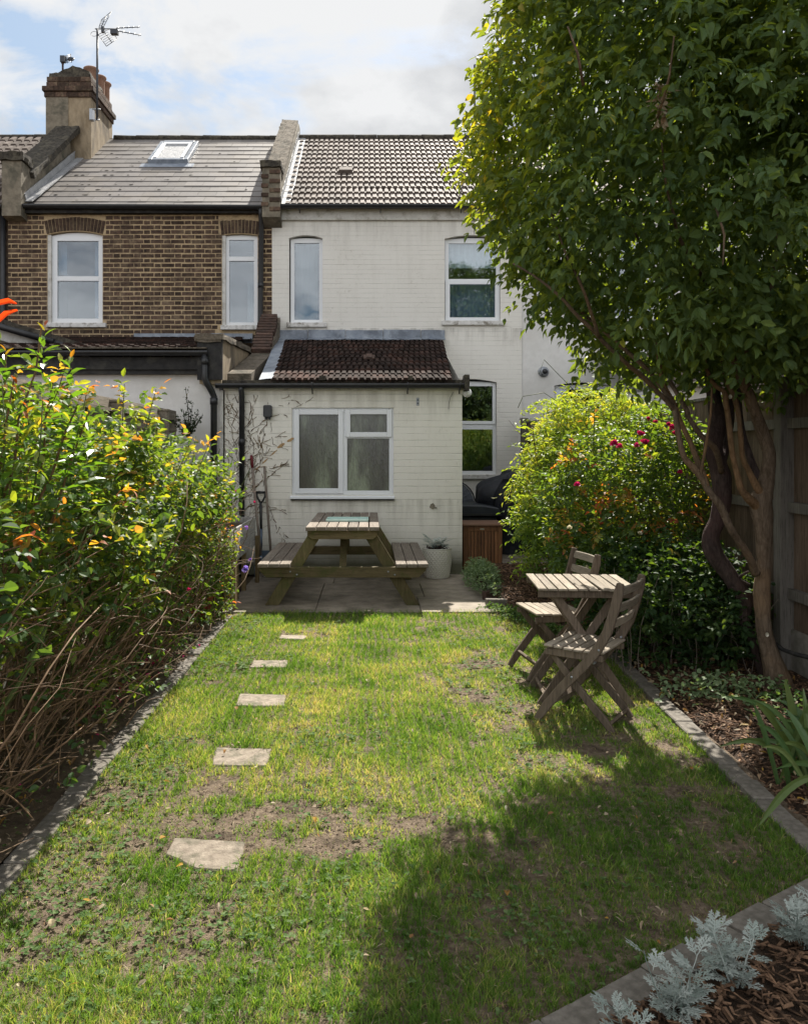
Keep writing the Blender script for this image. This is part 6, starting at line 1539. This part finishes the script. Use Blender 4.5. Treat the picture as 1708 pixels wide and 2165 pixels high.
def right_shrubs():
    # wisteria-like shrub
    t = thing('wisteria_bush', 'bright yellow green bushy climber beside the barbecue and the right fence', 'shrub', (2.1, 8.6, 0))
    def ins(q):
        x, y, z = q.T
        a = ((x-2.10)/.60)**2+((y-8.5)/.85)**2+((z-1.15)/.72)**2; b = ((x-2.42)/.60)**2+((y-8.7)/.8)**2+((z-1.70)/.52)**2; c = ((x-1.86)/.38)**2+((y-8.2)/.5)**2+((z-.75)/.62)**2
        return np.minimum(np.minimum(a, b), c)+.55*(fbm(x*1.5+z, y+z*1.5, 2.4, 14)-.5) < 1
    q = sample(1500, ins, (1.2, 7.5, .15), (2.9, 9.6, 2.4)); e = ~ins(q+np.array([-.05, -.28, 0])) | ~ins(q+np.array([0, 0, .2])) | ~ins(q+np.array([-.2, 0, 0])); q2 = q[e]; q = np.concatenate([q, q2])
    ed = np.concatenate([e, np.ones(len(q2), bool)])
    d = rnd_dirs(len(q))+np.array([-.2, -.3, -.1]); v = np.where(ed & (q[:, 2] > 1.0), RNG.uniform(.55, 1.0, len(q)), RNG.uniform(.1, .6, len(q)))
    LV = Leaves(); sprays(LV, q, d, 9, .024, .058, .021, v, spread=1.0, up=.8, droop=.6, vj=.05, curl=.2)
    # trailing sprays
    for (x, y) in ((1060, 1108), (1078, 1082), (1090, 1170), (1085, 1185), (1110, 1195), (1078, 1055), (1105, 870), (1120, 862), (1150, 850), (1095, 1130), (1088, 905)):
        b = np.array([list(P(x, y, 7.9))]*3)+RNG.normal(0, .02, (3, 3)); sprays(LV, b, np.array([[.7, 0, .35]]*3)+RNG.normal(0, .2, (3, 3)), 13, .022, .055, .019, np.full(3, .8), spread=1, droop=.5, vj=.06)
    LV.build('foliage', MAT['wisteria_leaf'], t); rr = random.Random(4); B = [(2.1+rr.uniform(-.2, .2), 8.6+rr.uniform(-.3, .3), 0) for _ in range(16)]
    stems('stems', t, B, [(2.0+rr.uniform(-.6, .7), 8.4+rr.uniform(-.6, .6), rr.uniform(.9, 2.0)) for _ in B], .008, MAT['cane'], 8, .1)
    m = M()
    for pts in (((1180, 850), (1150, 830), (1105, 838), (1095, 862)), ((1240, 905), (1238, 850), (1150, 760), (1140, 790)), ((1180, 1060), (1215, 1105), (1230, 1120)), ((1200, 850), (1185, 832), (1205, 815), (1225, 845))):
        P_ = [P(x, y, 7.9) for x, y in pts]; m.tube(P_, .0035, 5)
    m.build('tendrils', MAT['cane_green'], t)
    # rose bush in front
    t = thing('rose_bush', 'large rose bush with orange tinted leaves and pink roses by the right fence', 'rose bush', (2.25, 6.8, 0))
    def ins(q):
        x, y, z = q.T; a = ((x-2.05)/.60)**2+((y-6.95)/.72)**2+((z-.98)/.82)**2; b = ((x-2.5)/.42)**2+((y-6.9)/.6)**2+((z-1.25)/.68)**2; c = ((x-1.76)/.30)**2+((y-6.7)/.4)**2+((z-.75)/.42)**2
        return np.minimum(np.minimum(a, b), c)+.55*(fbm(x*1.5+z, y+z*1.5, 2.6, 15)-.5) < 1
    q = sample(1700, ins, (1.35, 6.1, .1), (2.92, 7.8, 2.1)); e = ~ins(q+np.array([-.05, -.25, 0])) | ~ins(q+np.array([0, 0, .2])) | ~ins(q+np.array([-.2, 0, 0])); q = np.concatenate([q, q[e]]); ed = np.concatenate([e, np.ones(e.sum(), bool)])
    hot = (fbm(q[:, 0], q[:, 2], 3.2, 17)+.16*np.exp(-((q[:, 2]-1.25)/.35)**2-((q[:, 0]-1.95)/.40)**2) > .49) & (q[:, 1] < 7.1)
    v = np.where(ed & hot & (q[:, 2] > .75) & (RNG.random(len(q)) < .60), RNG.uniform(.80, 1.0, len(q)), np.where(q[:, 2] > .9, RNG.uniform(.20, .76, len(q)), RNG.uniform(.1, .6, len(q))))
    LV = Leaves(); sprays(LV, q, rnd_dirs(len(q))+np.array([-.1, -.3, .25]), 5, .022, .050, .030, v, spread=1, up=.8, droop=.25, vj=.05); LV.build('foliage', MAT['rose_leaf'], t)
    rr = random.Random(6); B = [(2.2+rr.uniform(-.25, .25), 6.8+rr.uniform(-.3, .3), 0) for _ in range(46)]
    stems('canes', t, B, [(2.15+rr.uniform(-.65, .65), 6.75+rr.uniform(-.5, .5), rr.uniform(.7, 1.9)) for _ in B], .006, MAT['cane_green'], 9, .1)
    for i, (x, y, r) in enumerate(((1353, 920, .030), (1362, 938, .034), (1345, 943, .022), (1298, 941, .034), (1308, 946, .026), (1219, 1027, .026), (1420, 905, .026), (1428, 920, .03), (1412, 898, .02), (1385, 893, .02), (1370, 887, .018), (1437, 1000, .022))): flower(t, P(x, y, 6.25), r*1.15, 'pink_rose', 60+i, 'rose_flower', 26)
    for i, (x, y, r) in enumerate(((1265, 955, .02), (1231, 968, .026), (1203, 1118, .026), (1352, 1130, .024), (1240, 1200, .02), (1215, 1290, .02))): flower(t, P(x, y, 6.15), r, 'white_rose', 80+i, 'pale_flower', 10)
    # undergrowth between the table and the trunk
    t = thing('dark_undergrowth', 'dark leafy undergrowth between the folding table and the tree trunks', 'shrub', (2.35, 6.0, 0))
    def ins(q):
        x, y, z = q.T; return (((x-2.2)/.68)**2+((y-6.0)/.75)**2+((z-.42)/.52)**2+.5*(fbm(x*1.5+z, y+z, 2.6, 16)-.5) < 1) & (x < 2.88) & (z > .03) & ~((x < 1.78) & (y < 5.9))
    q = sample(1700, ins, (1.45, 5.2, .03), (2.88, 6.8, 1.0)); LV = Leaves(); sprays(LV, q, rnd_dirs(len(q))+np.array([-.1, -.3, .3]), 5, .02, .046, .030, RNG.uniform(0, .85, len(q)), spread=1, up=.9, droop=.3, vj=.06)
    LV.build('foliage', MAT['under_leaf'], t); rr = random.Random(7); B = [(2.1+rr.uniform(-.4, .5), 5.75+rr.uniform(-.3, .4), 0) for _ in range(40)]
    stems('dry_stems', t, B, [(b[0]+rr.uniform(-.2, .2), b[1]+rr.uniform(-.2, .1), rr.uniform(.3, .75)) for b in B], .0032, MAT['handle_wood'], 10, .06, 5)
    # low creeping plant at the foot of the tree
    t = thing('ground_ivy', 'low clump of sunlit variegated leaves at the foot of the big tree', 'plant', (2.2, 5.0, 0)); n = 150
    q = np.stack([RNG.normal(2.16, .17, n), RNG.normal(5.02, .14, n), RNG.uniform(.01, .13, n)], 1); LV = Leaves()
    sprays(LV, q, rnd_dirs(n)+np.array([0, 0, .4]), 4, .018, .034, .026, RNG.uniform(.2, .95, n), up=1.3, droop=.1); LV.build('foliage', MAT['sedum'], t)
    t = thing('ground_ivy', 'low dark weeds in the bark between the tree foot and the iris', 'plant', (2.55, 4.4, 0)); n = 90
    q = np.stack([RNG.normal(2.5, .2, n), RNG.normal(4.75, .25, n), RNG.uniform(.01, .10, n)], 1); LV = Leaves()
    sprays(LV, q, rnd_dirs(n)+np.array([0, 0, .4]), 4, .018, .032, .022, RNG.uniform(.0, .7, n), up=1.3, droop=.1); LV.build('foliage', MAT['clover'], t)
    t = thing('edge_weeds', 'straggling green weeds along the lawn edge between the dark bricks and the folding chair', 'plant', (1.4, 7.2, 0)); n = 420
    yy = RNG.uniform(6.1, 7.75, n); q = np.stack([lawn_right(yy)+RNG.normal(.02, .07, n), yy, RNG.uniform(.005, .07, n)], 1); LV = Leaves()
    sprays(LV, q, rnd_dirs(n)+np.array([0, 0, .5]), 4, .016, .030, .020, RNG.uniform(.1, .9, n), up=1.3, droop=.1); LV.build('foliage', MAT['clover'], t)
    t = thing('grey_green_herb', 'rounded grey green herb spilling over the bark bed corner beside the patio', 'plant', (1.18, 8.9, 0)); n = 1100
    u = rnd_dirs(n); u[:, 2] = np.abs(u[:, 2]); q = np.array([1.22, 8.95, .06])+u*np.array([.17, .70, .24])*RNG.uniform(.75, 1.05, (n, 1))*(1+.25*(vnoise(u[:, 0]*3+5, u[:, 1]*6+5, 1.5, 3)-.5))[:, None]; LV = Leaves()
    sprays(LV, q, u+RNG.normal(0, .3, (n, 3)), 4, .012, .026, .014, RNG.uniform(0, 1, n), up=.8, droop=.0); 
    for (x, y, Y) in ((1050, 1235, 8.3), (1056, 1262, 8.0), (1062, 1225, 8.6), (1030, 1210, 8.9), (1068, 1270, 8.0)):
        b = P(x, y, Y); k = 14; base = np.array([[b.x, b.y, b.z-.0-.012*i] for i in range(k)]); a = np.arange(k)*2.4; LV.add(base, np.stack([np.cos(a), np.sin(a), np.full(k, .7)], 1), np.tile([0, 0, 1.], (k, 1)), np.linspace(.02, .055, k), np.linspace(.008, .018, k), RNG.uniform(.5, 1, k))
    LV.build('foliage', MAT['sedum'], t)
right_shrubs()

def iris():
    t = thing('iris_clump', 'clump of broad strap shaped iris leaves at the right edge', 'plant', (1.98, 3.55, 0)); rr = random.Random(12)
    m = M(); 
    def blade(base, tip, w, sag, mid=None):
        n = 9; base = Vector(base); tip = Vector(tip); d = tip-base; side = d.cross(Vector((rr.uniform(-.3, .3), -1, rr.uniform(-.2, .2)))).normalized(); vs = []; m.av = rr.random()
        for i in range(n+1):
            u = i/n; p = base.lerp(tip, u)+Vector((0, 0, 1))*sag*math.sin(math.pi*u)*1.0; ww = w*(.75+.5*u if u < .5 else 1.0)*(1 if u < .7 else math.sqrt(max(0.02, (1-u)/.3)))
            nrm = d.cross(side).normalized(); vs += [p-side*ww/2, p+nrm*ww*.16, p+side*ww/2]
        m.add(vs, [(3*k+j, 3*k+j+1, 3*k+j+4, 3*k+j+3) for k in range(n) for j in range(2)])
    for i in range(46):
        bx_ = 1.98+rr.uniform(-.12, .24); by = 3.50+rr.uniform(-.22, .30); a = rr.uniform(0, 6.28); l = rr.uniform(.25, .48); ln_ = rr.uniform(.05, .30)
        blade((bx_, by, 0), (bx_+math.cos(a)*ln_, by+math.sin(a)*ln_, l), rr.uniform(.018, .036), rr.uniform(0, .08))
    # leaves seen plainly in the picture
    for (bx_, by, tx, ty, Y, w) in ((1740, 1640, 1605, 1745, 3.0, .036), (1760, 1620, 1470, 1590, 3.35, .0), (1700, 1560, 1535, 1473, 3.9, .020), (1690, 1640, 1600, 1530, 3.4, .022), (1700, 1650, 1610, 1580, 3.3, .02)):
        if w: blade(P(bx_, by, Y), P(tx, ty, Y), w, .05)
    for i in range(12):
        bx_ = 2.12+rr.uniform(-.1, .14); by = 3.55+rr.uniform(-.2, .2); blade((bx_, by, 0), (bx_+rr.uniform(-.45, -.1), by+rr.uniform(-.2, .2), rr.uniform(.12, .40)), rr.uniform(.018, .028), .10)
    m.build('leaves', MAT['iris'], t)
iris()

# ------------------------------------------------------------------ dusty miller
def lobed(LV, base, d, nrm, ln, v):
    """deeply cut silver leaf: a rib with forked lobes"""
    d = d/np.linalg.norm(d); s = np.cross(nrm, d); s /= np.linalg.norm(s); n = np.cross(d, s)
    B = []; D = []; Nn = []; Ln = []; Wd = []
    def put(b, dd, l, w): B.append(b); D.append(dd); Nn.append(n+RNG.normal(0, .12, 3)); Ln.append(l); Wd.append(w)
    put(base, d, ln*.98, ln*.07)
    for i, t in enumerate((.26, .42, .58, .74, .90)):
        l = ln*(.20+.24*math.sin(min(1, t*1.25)*math.pi*.75))
        for sg in (-1, 1):
            ang = R(54-18*t)+RNG.normal(0, .16); dd = d*math.cos(ang)+s*sg*math.sin(ang); b = base+d*ln*t-n*ln*.08*t*t
            put(b, dd, l*RNG.uniform(.75, 1.2), l*.21)
            tip = b+dd*l*.55
            for a2 in (-.6, .6): put(tip, dd*math.cos(a2)+(s*sg*math.cos(ang)-d*math.sin(ang))*math.sin(a2), l*.46, l*.20)
            put(b+dd*l*.3, dd*math.cos(.7)-(s*sg*math.cos(ang)-d*math.sin(ang))*math.sin(.7), l*.3, l*.12)
    k = len(B); LV.add(B, D, Nn, Ln, Wd, np.full(k, v)+RNG.normal(0, .06, k), fold=.12, curl=.06)
def dusty(name_label, c, h, nl, r, seed, parent_extra=None, ll=.085):
    rr = random.Random(seed); t = thing('silver_ragwort', name_label, 'plant', c, 0, 'silver leaved bedding plants'); LV = Leaves(); B = []; T_ = []
    c = Vector(c); heads = [(c+Vector((rr.uniform(-r, r), rr.uniform(-r, r)*.8, h*rr.uniform(.55, 1)))) for _ in range(max(3, nl//8))]
    for hd in heads:
        B.append(c+Vector((rr.uniform(-.01, .01), rr.uniform(-.01, .01), -.01))); T_.append(hd)
        for i in range(nl//len(heads)):
            t_ = rr.uniform(.25, 1); p = c.lerp(hd, t_); a = i*2.4+rr.uniform(0, 1); up = .25+1.3*max(0, t_-.6)
            d = np.array([math.cos(a), math.sin(a), up+rr.uniform(-.1, .2)]); nr = np.array([-math.cos(a)*.5, -math.sin(a)*.5, 1.0])
            lobed(LV, np.array(p), d, nr, ll*rr.uniform(.7, 1.15), rr.uniform(.35, .95))
    LV.build('leaves', MAT['silver'], t); stems('stems', t, B, T_, .0024, MAT['silver'], seed, .08, 6)
dusty('silver lobed plant at the bottom edge, nearest the camera', (.655, 2.02, .0), .15, 42, .06, 1, ll=.055)
dusty('tall branching silver lobed plant, second from the bottom of the corner bed', (.81, 2.15, .01), .20, 60, .085, 2, ll=.056)
dusty('silver lobed plant in the middle of the corner bed beside the edging blocks', (1.03, 2.29, .01), .18, 54, .08, 3, ll=.056)
dusty('silver lobed plant at the right edge, farthest of the corner bed', (1.32, 2.47, .01), .20, 56, .085, 4, ll=.056)
for (dx, lab, sd) in ((-.055, 'pale silver plant at the left side of the patterned pot', 6), (.085, 'pale silver plant at the right side of the patterned pot', 7)):
    dusty(lab, (.79+dx, 9.70, .33), .16, 22, .06, sd, ll=.10)

# ------------------------------------------------------------------ dead creeper on the extension wall
def creeper():
    t = thing('dead_creeper', 'dry brown remains of a climbing plant clinging to the extension wall left of the window', 'climbing plant', (-1.5, EY, .3)); rr = random.Random(17); m = M()
    def run(x, z, a, L_, r, depth):
        n = int(L_/.03); pts = []; 
        for i in range(n):
            pts.append((x, EY-.006, z)); a += rr.gauss(0, .22); x += math.cos(a)*.03; z += math.sin(a)*.03
            if z > eZ(832) or x < eX(469) or (x > eX(612) and z < wz_top): break
            if depth and rr.random() < .16: run(x, z, a+rr.choice((-1, 1))*rr.uniform(.5, 1.1), L_*rr.uniform(.1, .3), r*.7, depth-1)
        if len(pts) > 2:
            # broken into stretches: parts of the stem have dropped off
            i = 0
            while i < len(pts)-2:
                k = rr.randint(1, 5); seg = pts[i:i+k+1]
                if len(seg) > 1: m.av = rr.random(); m.tube(seg, [r*rr.uniform(.5, 1.5) for _ in seg], 5)
                i += k+rr.choice((0, 1, 1, 2, 3))
    wz_top = eZ(858)
    for i in range(26): run(eX(rr.uniform(470, 560)), rr.uniform(.3, 1.5), R(rr.uniform(55, 110)), rr.uniform(.6, 1.5), .0028, 2)
    for (x, y, a, L_) in ((522, 1005, 42, 1.0), (505, 1060, 60, 1.2), (530, 1050, 45, .8), (500, 990, 70, .9), (540, 1090, 55, .6), (470, 1050, 80, 1.3), (480, 1000, 62, 1.1), (560, 1000, 50, .6), (520, 930, 50, .7), (490, 900, 65, .5)): run(eX(x), eZ(y), R(a), L_, .0038, 2)
    for i in range(8): run(eX(rr.uniform(470, 640)), eZ(rr.uniform(840, 860)), R(rr.choice((10, 170, 60))), .5, .0025, 1)
    m.build('stems', MAT['creeper'], t)
    m = M()
    for (x, y, w, h, a) in ((594, 942, .052, .020, 33), (614, 930, .05, .016, 30), (578, 958, .06, .007, 40), (560, 975, .05, .008, 42), (543, 990, .05, .006, 35)):
        cx, cz = eX(x), eZ(y); pts = []
        for i in range(12):
            an = 2*math.pi*i/12; px = w*math.cos(an)*(1+rr.uniform(-.2, .2)); pz = h*math.sin(an)*(1+rr.uniform(-.3, .3)); pts.append((cx+px*math.cos(R(a))-pz*math.sin(R(a)), cz+px*math.sin(R(a))+pz*math.cos(R(a))))
        m.prism(pts, EY-.004, EY-.001)
    m.build('torn_paint', MAT['rust'], t)
creeper()

# ------------------------------------------------------------------ ground cover
STW = [[G(x, y) for (x, y) in c] for c in STONES]
def in_stone(X, Y, grow=-.008):
    r = np.zeros(len(X), bool)
    for s in STW:
        cx = sum(p.x for p in s)/len(s); cy = sum(p.y for p in s)/len(s); ok = np.ones(len(X), bool); n = len(s)
        for i in range(n):
            a, b = s[i], s[(i+1) % n]; ex, ey = b.x-a.x, b.y-a.y; L_ = math.hypot(ex, ey); cr = (ex*(Y-a.y)-ey*(X-a.x))/L_; cc = (ex*(cy-a.y)-ey*(cx-a.x))/L_
            ok &= (cr*np.sign(cc) > -grow)
        r |= ok
    return r
def lawn_mask(X, Y): return (X > -1.285) & (X < lawn_right(Y)+.006) & (Y < 7.72) & (Y > near_kerb(X)-.004)
def grass():
    n = 540000
    Yv = 1.9*(7.75/1.9)**RNG.random(n); Xv = RNG.uniform(-1.3, 1.8, n)
    vis = (np.abs(Xv-.03) < Yv*.52+.15)
    dens = fbm(Xv, Yv, 1.5, 51); fine = fbm(Xv, Yv, 7, 55)
    bare = np.zeros(n)
    for (x, y, rx, ry, a) in ((-.78, 3.5, .40, .36, .30), (-.25, 3.05, .34, .22, .24), (.02, 3.5, .35, .25, .20), (1.25, 4.15, .35, .45, .45), (1.25, 3.55, .3, .35, .35), (.85, 5.0, .35, .35, .30), (-.95, 3.9, .2, .4, .2), (.9, 5.9, .4, .3, .35), (.3, 2.5, .2, .15, .12), (-.45, 4.0, .25, .25, .16), (1.1, 2.95, .35, .2, .18)):
        bare += a*np.exp(-((Xv-x)/rx)**2-((Yv-y)/ry)**2)
    vf = fbm(Xv, Yv, 15, 57); bare = (bare*.8+.06)*np.clip((fbm(Xv, Yv, 6, 59)-.36)*4.2, .05, 1.9); pr = np.clip((dens*.5+fine*.6+vf*.75-bare*1.1-.50)*2.7, .04, 1)
    ok = lawn_mask(Xv, Yv) & vis & (RNG.random(n) < pr) & ~in_stone(Xv, Yv, -.0)
    X = Xv[ok]; Y = Yv[ok]; pr = pr[ok]; bare = bare[ok]; n = len(X)
    # tufts: pull blades towards nearby centres
    cl = RNG.random(n) < .55; g = .055; jx = np.round(X/g)*g+.022*np.sin(np.round(Y/g)*12.9); jy = np.round(Y/g)*g+.022*np.sin(np.round(X/g)*78.2)
    X = np.where(cl, X*.55+jx*.45, X); Y = np.where(cl, Y*.55+jy*.45, Y)
    ok = lawn_mask(X, Y) & ~in_stone(X, Y, -.002); X, Y, pr, bare = X[ok], Y[ok], pr[ok], bare[ok]; n = len(X)
    lon = fbm(X, Y, 3.5, 61); h = (.010+.034*RNG.random(n)**1.8)*(.45+.55*pr)*(.45+1.1*lon)*np.where(RNG.random(n) < .04, 1.5, 1); 
    w = (.0016+.0009*RNG.random(n))*np.sqrt(np.maximum(Y, 2)/2.2)*1.15
    a = RNG.uniform(0, 2*np.pi, n); lean = RNG.uniform(.1, 1.1, n)*h; az = RNG.uniform(0, 2*np.pi, n)
    flat = RNG.random(n) < (.16+.40*np.clip(bare*2, 0, 1)); lean = np.where(flat, h*1.6, lean); h = np.where(flat, h*.25, h)
    z0 = lawn_z(X, Y)-.003; sx, sy = np.cos(a)*w/2, np.sin(a)*w/2; lx, ly = np.cos(az)*lean, np.sin(az)*lean
    V = np.empty((n, 5, 3), np.float32)
    V[:, 0] = np.stack([X-sx, Y-sy, z0], 1); V[:, 1] = np.stack([X+sx, Y+sy, z0], 1)
    V[:, 2] = np.stack([X-sx*.8+lx*.3, Y-sy*.8+ly*.3, z0+h*.55], 1); V[:, 3] = np.stack([X+sx*.8+lx*.3, Y+sy*.8+ly*.3, z0+h*.55], 1)
    V[:, 4] = np.stack([X+lx, Y+ly, z0+h], 1)
    i = np.arange(n)[:, None]*5; Fc = np.concatenate([i+[0, 1, 3], i+[0, 3, 2], i+[2, 3, 4]])
    dry = fbm(X, Y, 2.6, 71); v = np.clip(.34+.70*(dry-.48)+.6*(fbm(X, Y, 9, 73)-.5)+.42*bare+RNG.normal(0, .16, n)+.30*(RNG.random(n) < .12)-.14*((Y < 3.5) & (X > .1)), 0, 1)  # tree shade put into blade colour: darker green in the right foreground
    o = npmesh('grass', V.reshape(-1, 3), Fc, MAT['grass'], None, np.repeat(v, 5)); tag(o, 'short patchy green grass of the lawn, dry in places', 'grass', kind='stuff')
    # clover and small weeds
    n = 9000; X = RNG.uniform(-1.27, 1.7, n); Y = 2.0*(7.6/2.0)**RNG.random(n)
    k = fbm(X, Y, 2.3, 81)+.55*np.exp(-((X+1.12)/.24)**2)*((Y < 4.4) | (Y > 5.6))+.30*np.exp(-((Y-6.6)/.6)**2-((X-1.0)/.4)**2)+.12*(Y < 3)
    ok = lawn_mask(X, Y) & ~in_stone(X, Y, -.01) & (RNG.random(n) < np.clip((k-.56)*3.2, 0.02, 1)); X, Y = X[ok], Y[ok]; n = len(X)
    LV = Leaves(); p = np.stack([X, Y, lawn_z(X, Y)+RNG.uniform(.008, .028, n)], 1); a0 = RNG.uniform(0, 6.28, n); s = RNG.uniform(.008, .016, n)*np.sqrt(Y/2.4)
    for j in range(3):
        a = a0+j*2.1; LV.add(p, np.stack([np.cos(a), np.sin(a), RNG.uniform(-.1, .4, n)], 1), RNG.normal(0, .25, (n, 3))+[0, 0, 1], s, s*.95, RNG.random(n), fold=.15, curl=.1)
    # leaves at the foot of the left edging, in the bed too
    n = 2600; X = RNG.uniform(-1.75, -1.38, n); Y = RNG.uniform(2.4, 7.2, n); ok = fbm(X, Y, 2.5, 91) > .42; X, Y = X[ok], Y[ok]; n = len(X); p = np.stack([X, Y, RNG.uniform(.0, .05, n)], 1); s = RNG.uniform(.010, .022, n)
    a = RNG.uniform(0, 6.28, n); LV.add(p, np.stack([np.cos(a), np.sin(a), RNG.uniform(0, .6, n)], 1), RNG.normal(0, .3, (n, 3))+[0, 0, 1], s, s*.8, RNG.random(n))
    tag(LV.build('clover', MAT['clover']), 'clover and small weeds scattered through the lawn and bed edges', 'ground cover', kind='stuff')
grass()
def chips():
    def mk(X, Y, Z, ln, wd, flat, v):
        n = len(X); d = unit(np.stack([np.cos(t_ := RNG.uniform(0, 6.28, n)), np.sin(t_), RNG.normal(0, flat, n)], 1)); nr = unit(RNG.normal(0, .35, (n, 3))+[0, 0, 1.]); s = unit(np.cross(nr, d)); u = np.cross(d, s)
        c = np.stack([X, Y, Z], 1); th = np.minimum(.004, wd*.3)
        V = np.empty((n, 8, 3)); k = 0
        for a in (-1, 1):
            for b in (-1, 1):
                for e in (-1, 1):
                    taper = RNG.uniform(.35, 1, n) if a > 0 else RNG.uniform(.7, 1, n)
                    V[:, k] = c+d*(a*ln/2)[:, None]+s*(b*wd/2*taper)[:, None]+u*(e*th/2)[:, None]; k += 1
        f = np.array([(0, 1, 3, 2), (4, 6, 7, 5), (0, 4, 5, 1), (2, 3, 7, 6), (0, 2, 6, 4), (1, 5, 7, 3)]); Fc = (np.arange(n)[:, None, None]*8+f[None]).reshape(-1, 4)
        return V.reshape(-1, 3), Fc, np.repeat(v, 8)
    out = []
    n = 9000; X = RNG.uniform(.35, 2.3, n); Y = RNG.uniform(1.3, 2.75, n); ok = Y < near_kerb(X)-.13; X, Y = X[ok], Y[ok]; n = len(X)
    out.append(mk(X, Y, nb(X, Y)+RNG.uniform(.004, .03, n), RNG.uniform(.012, .055, n), RNG.uniform(.004, .013, n), .25, RNG.random(n)))
    n = 9000; X = RNG.uniform(1.7, 2.85, n); Y = 3.0*(6.4/3.0)**RNG.random(n); ok = X > lawn_right(Y)+.12; X, Y = X[ok], Y[ok]; n = len(X)
    out.append(mk(X, Y, rb(X, Y)+RNG.uniform(.004, .025, n), RNG.uniform(.012, .05, n), RNG.uniform(.004, .014, n), .25, RNG.random(n)))
    n = 9000; X = RNG.uniform(1.15, 2.6, n); Y = RNG.uniform(6.2, 10.25, n); ok = X > np.maximum(1.90-(Y-6.2)*.42, 1.24); X, Y = X[ok], Y[ok]; n = len(X)
    out.append(mk(X, Y, rb(X, Y)+RNG.uniform(.004, .035, n), RNG.uniform(.02, .06, n), RNG.uniform(.008, .018, n), .3, RNG.random(n)))
    V = np.concatenate([o[0] for o in out]); off = np.cumsum([0]+[len(o[0]) for o in out[:-1]]); Fc = np.concatenate([o[1]+q for o, q in zip(out, off)]); v = np.concatenate([o[2] for o in out])
    tag(npmesh('bark_mulch', V, Fc, MAT['bark_chip'], None, v), 'brown bark chip mulch on the right and near corner beds', 'mulch', kind='stuff')
    # crumbs of soil and thatch on the worn lawn
    n = 26000; X = RNG.uniform(-1.27, 1.7, n); Y = 2.0*(7.6/2.0)**RNG.random(n); ok = lawn_mask(X, Y) & ~in_stone(X, Y, -.01); X, Y = X[ok], Y[ok]; n = len(X)
    V, Fc, v = mk(X, Y, lawn_z(X, Y)+RNG.uniform(.000, .005, n), RNG.uniform(.003, .012, n), RNG.uniform(.003, .007, n), .4, RNG.random(n))
    tag(npmesh('soil_crumbs', V, Fc, MAT['lawn_soil'], None, v), 'small crumbs of dry earth on the worn lawn', 'soil', kind='stuff')
    LV = Leaves(); n = 5200; X = RNG.uniform(-1.27, 1.7, n); Y = 2.0*(7.6/2.0)**RNG.random(n); ok = lawn_mask(X, Y) & ~in_stone(X, Y, -.01) & (fbm(X, Y, 3.3, 97) > .42); X, Y = X[ok], Y[ok]; n = len(X); a = RNG.uniform(0, 6.28, n)
    LV.add(np.stack([X, Y, lawn_z(X, Y)+RNG.uniform(.004, .022, n)], 1), np.stack([np.cos(a), np.sin(a), RNG.normal(0, .2, n)], 1), RNG.normal(0, .3, (n, 3))+[0, 0, 1], RNG.uniform(.012, .038, n), RNG.uniform(.0018, .004, n), RNG.random(n)*.7, curl=.4)
    tag(LV.build('dry_thatch', MAT['dry_leaf']), 'dry straw coloured bits of dead grass lying in the lawn', 'thatch', kind='stuff')
    # dry leaves and litter, on lawn and beds
    LV = Leaves(); n = 260; X = RNG.uniform(-1.2, 1.6, n); Y = 2.1*(7.5/2.1)**RNG.random(n); ok = lawn_mask(X, Y); X, Y = X[ok], Y[ok]; n = len(X)
    a = RNG.uniform(0, 6.28, n); s = RNG.uniform(.010, .036, n)
    LV.add(np.stack([X, Y, np.full(n, .022)+RNG.uniform(0, .012, n)], 1), np.stack([np.cos(a), np.sin(a), RNG.normal(0, .15, n)], 1), RNG.normal(0, .35, (n, 3))+[0, 0, 1], s, s*RNG.uniform(.15, .8, n), RNG.random(n), curl=.4)
    n = 1500; X = np.concatenate([RNG.uniform(-2.1, -1.38, n//2), RNG.uniform(1.78, 2.8, n//2)]); Y = np.concatenate([RNG.uniform(2.3, 7.2, n//2), RNG.uniform(3.0, 6.8, n//2)]); a = RNG.uniform(0, 6.28, n); s = RNG.uniform(.015, .042, n)
    LV.add(np.stack([X, Y, np.full(n, .05)+RNG.uniform(0, .03, n)], 1), np.stack([np.cos(a), np.sin(a), RNG.normal(0, .25, n)], 1), RNG.normal(0, .4, (n, 3))+[0, 0, 1], s, s*RNG.uniform(.2, .7, n), RNG.random(n), curl=.5)
    tag(LV.build('fallen_leaves', MAT['dry_leaf']), 'dry fallen leaves scattered over lawn and beds', 'leaf litter', kind='stuff')
    # pinkish petals under the roses
    LV = Leaves(); n = 110; X = RNG.normal(-1.55, .09, n); Y = RNG.normal(5.3, .5, n); a = RNG.uniform(0, 6.28, n)
    LV.add(np.stack([X, Y, np.full(n, .05)], 1), np.stack([np.cos(a), np.sin(a), RNG.normal(0, .2, n)], 1), RNG.normal(0, .4, (n, 3))+[0, 0, 1], np.full(n, .022), np.full(n, .02), RNG.random(n), curl=.4); tag(LV.build('fallen_petals', MAT['pink_rose']), 'dull pink petals fallen on the soil under the left roses', 'petals', kind='stuff')
chips()
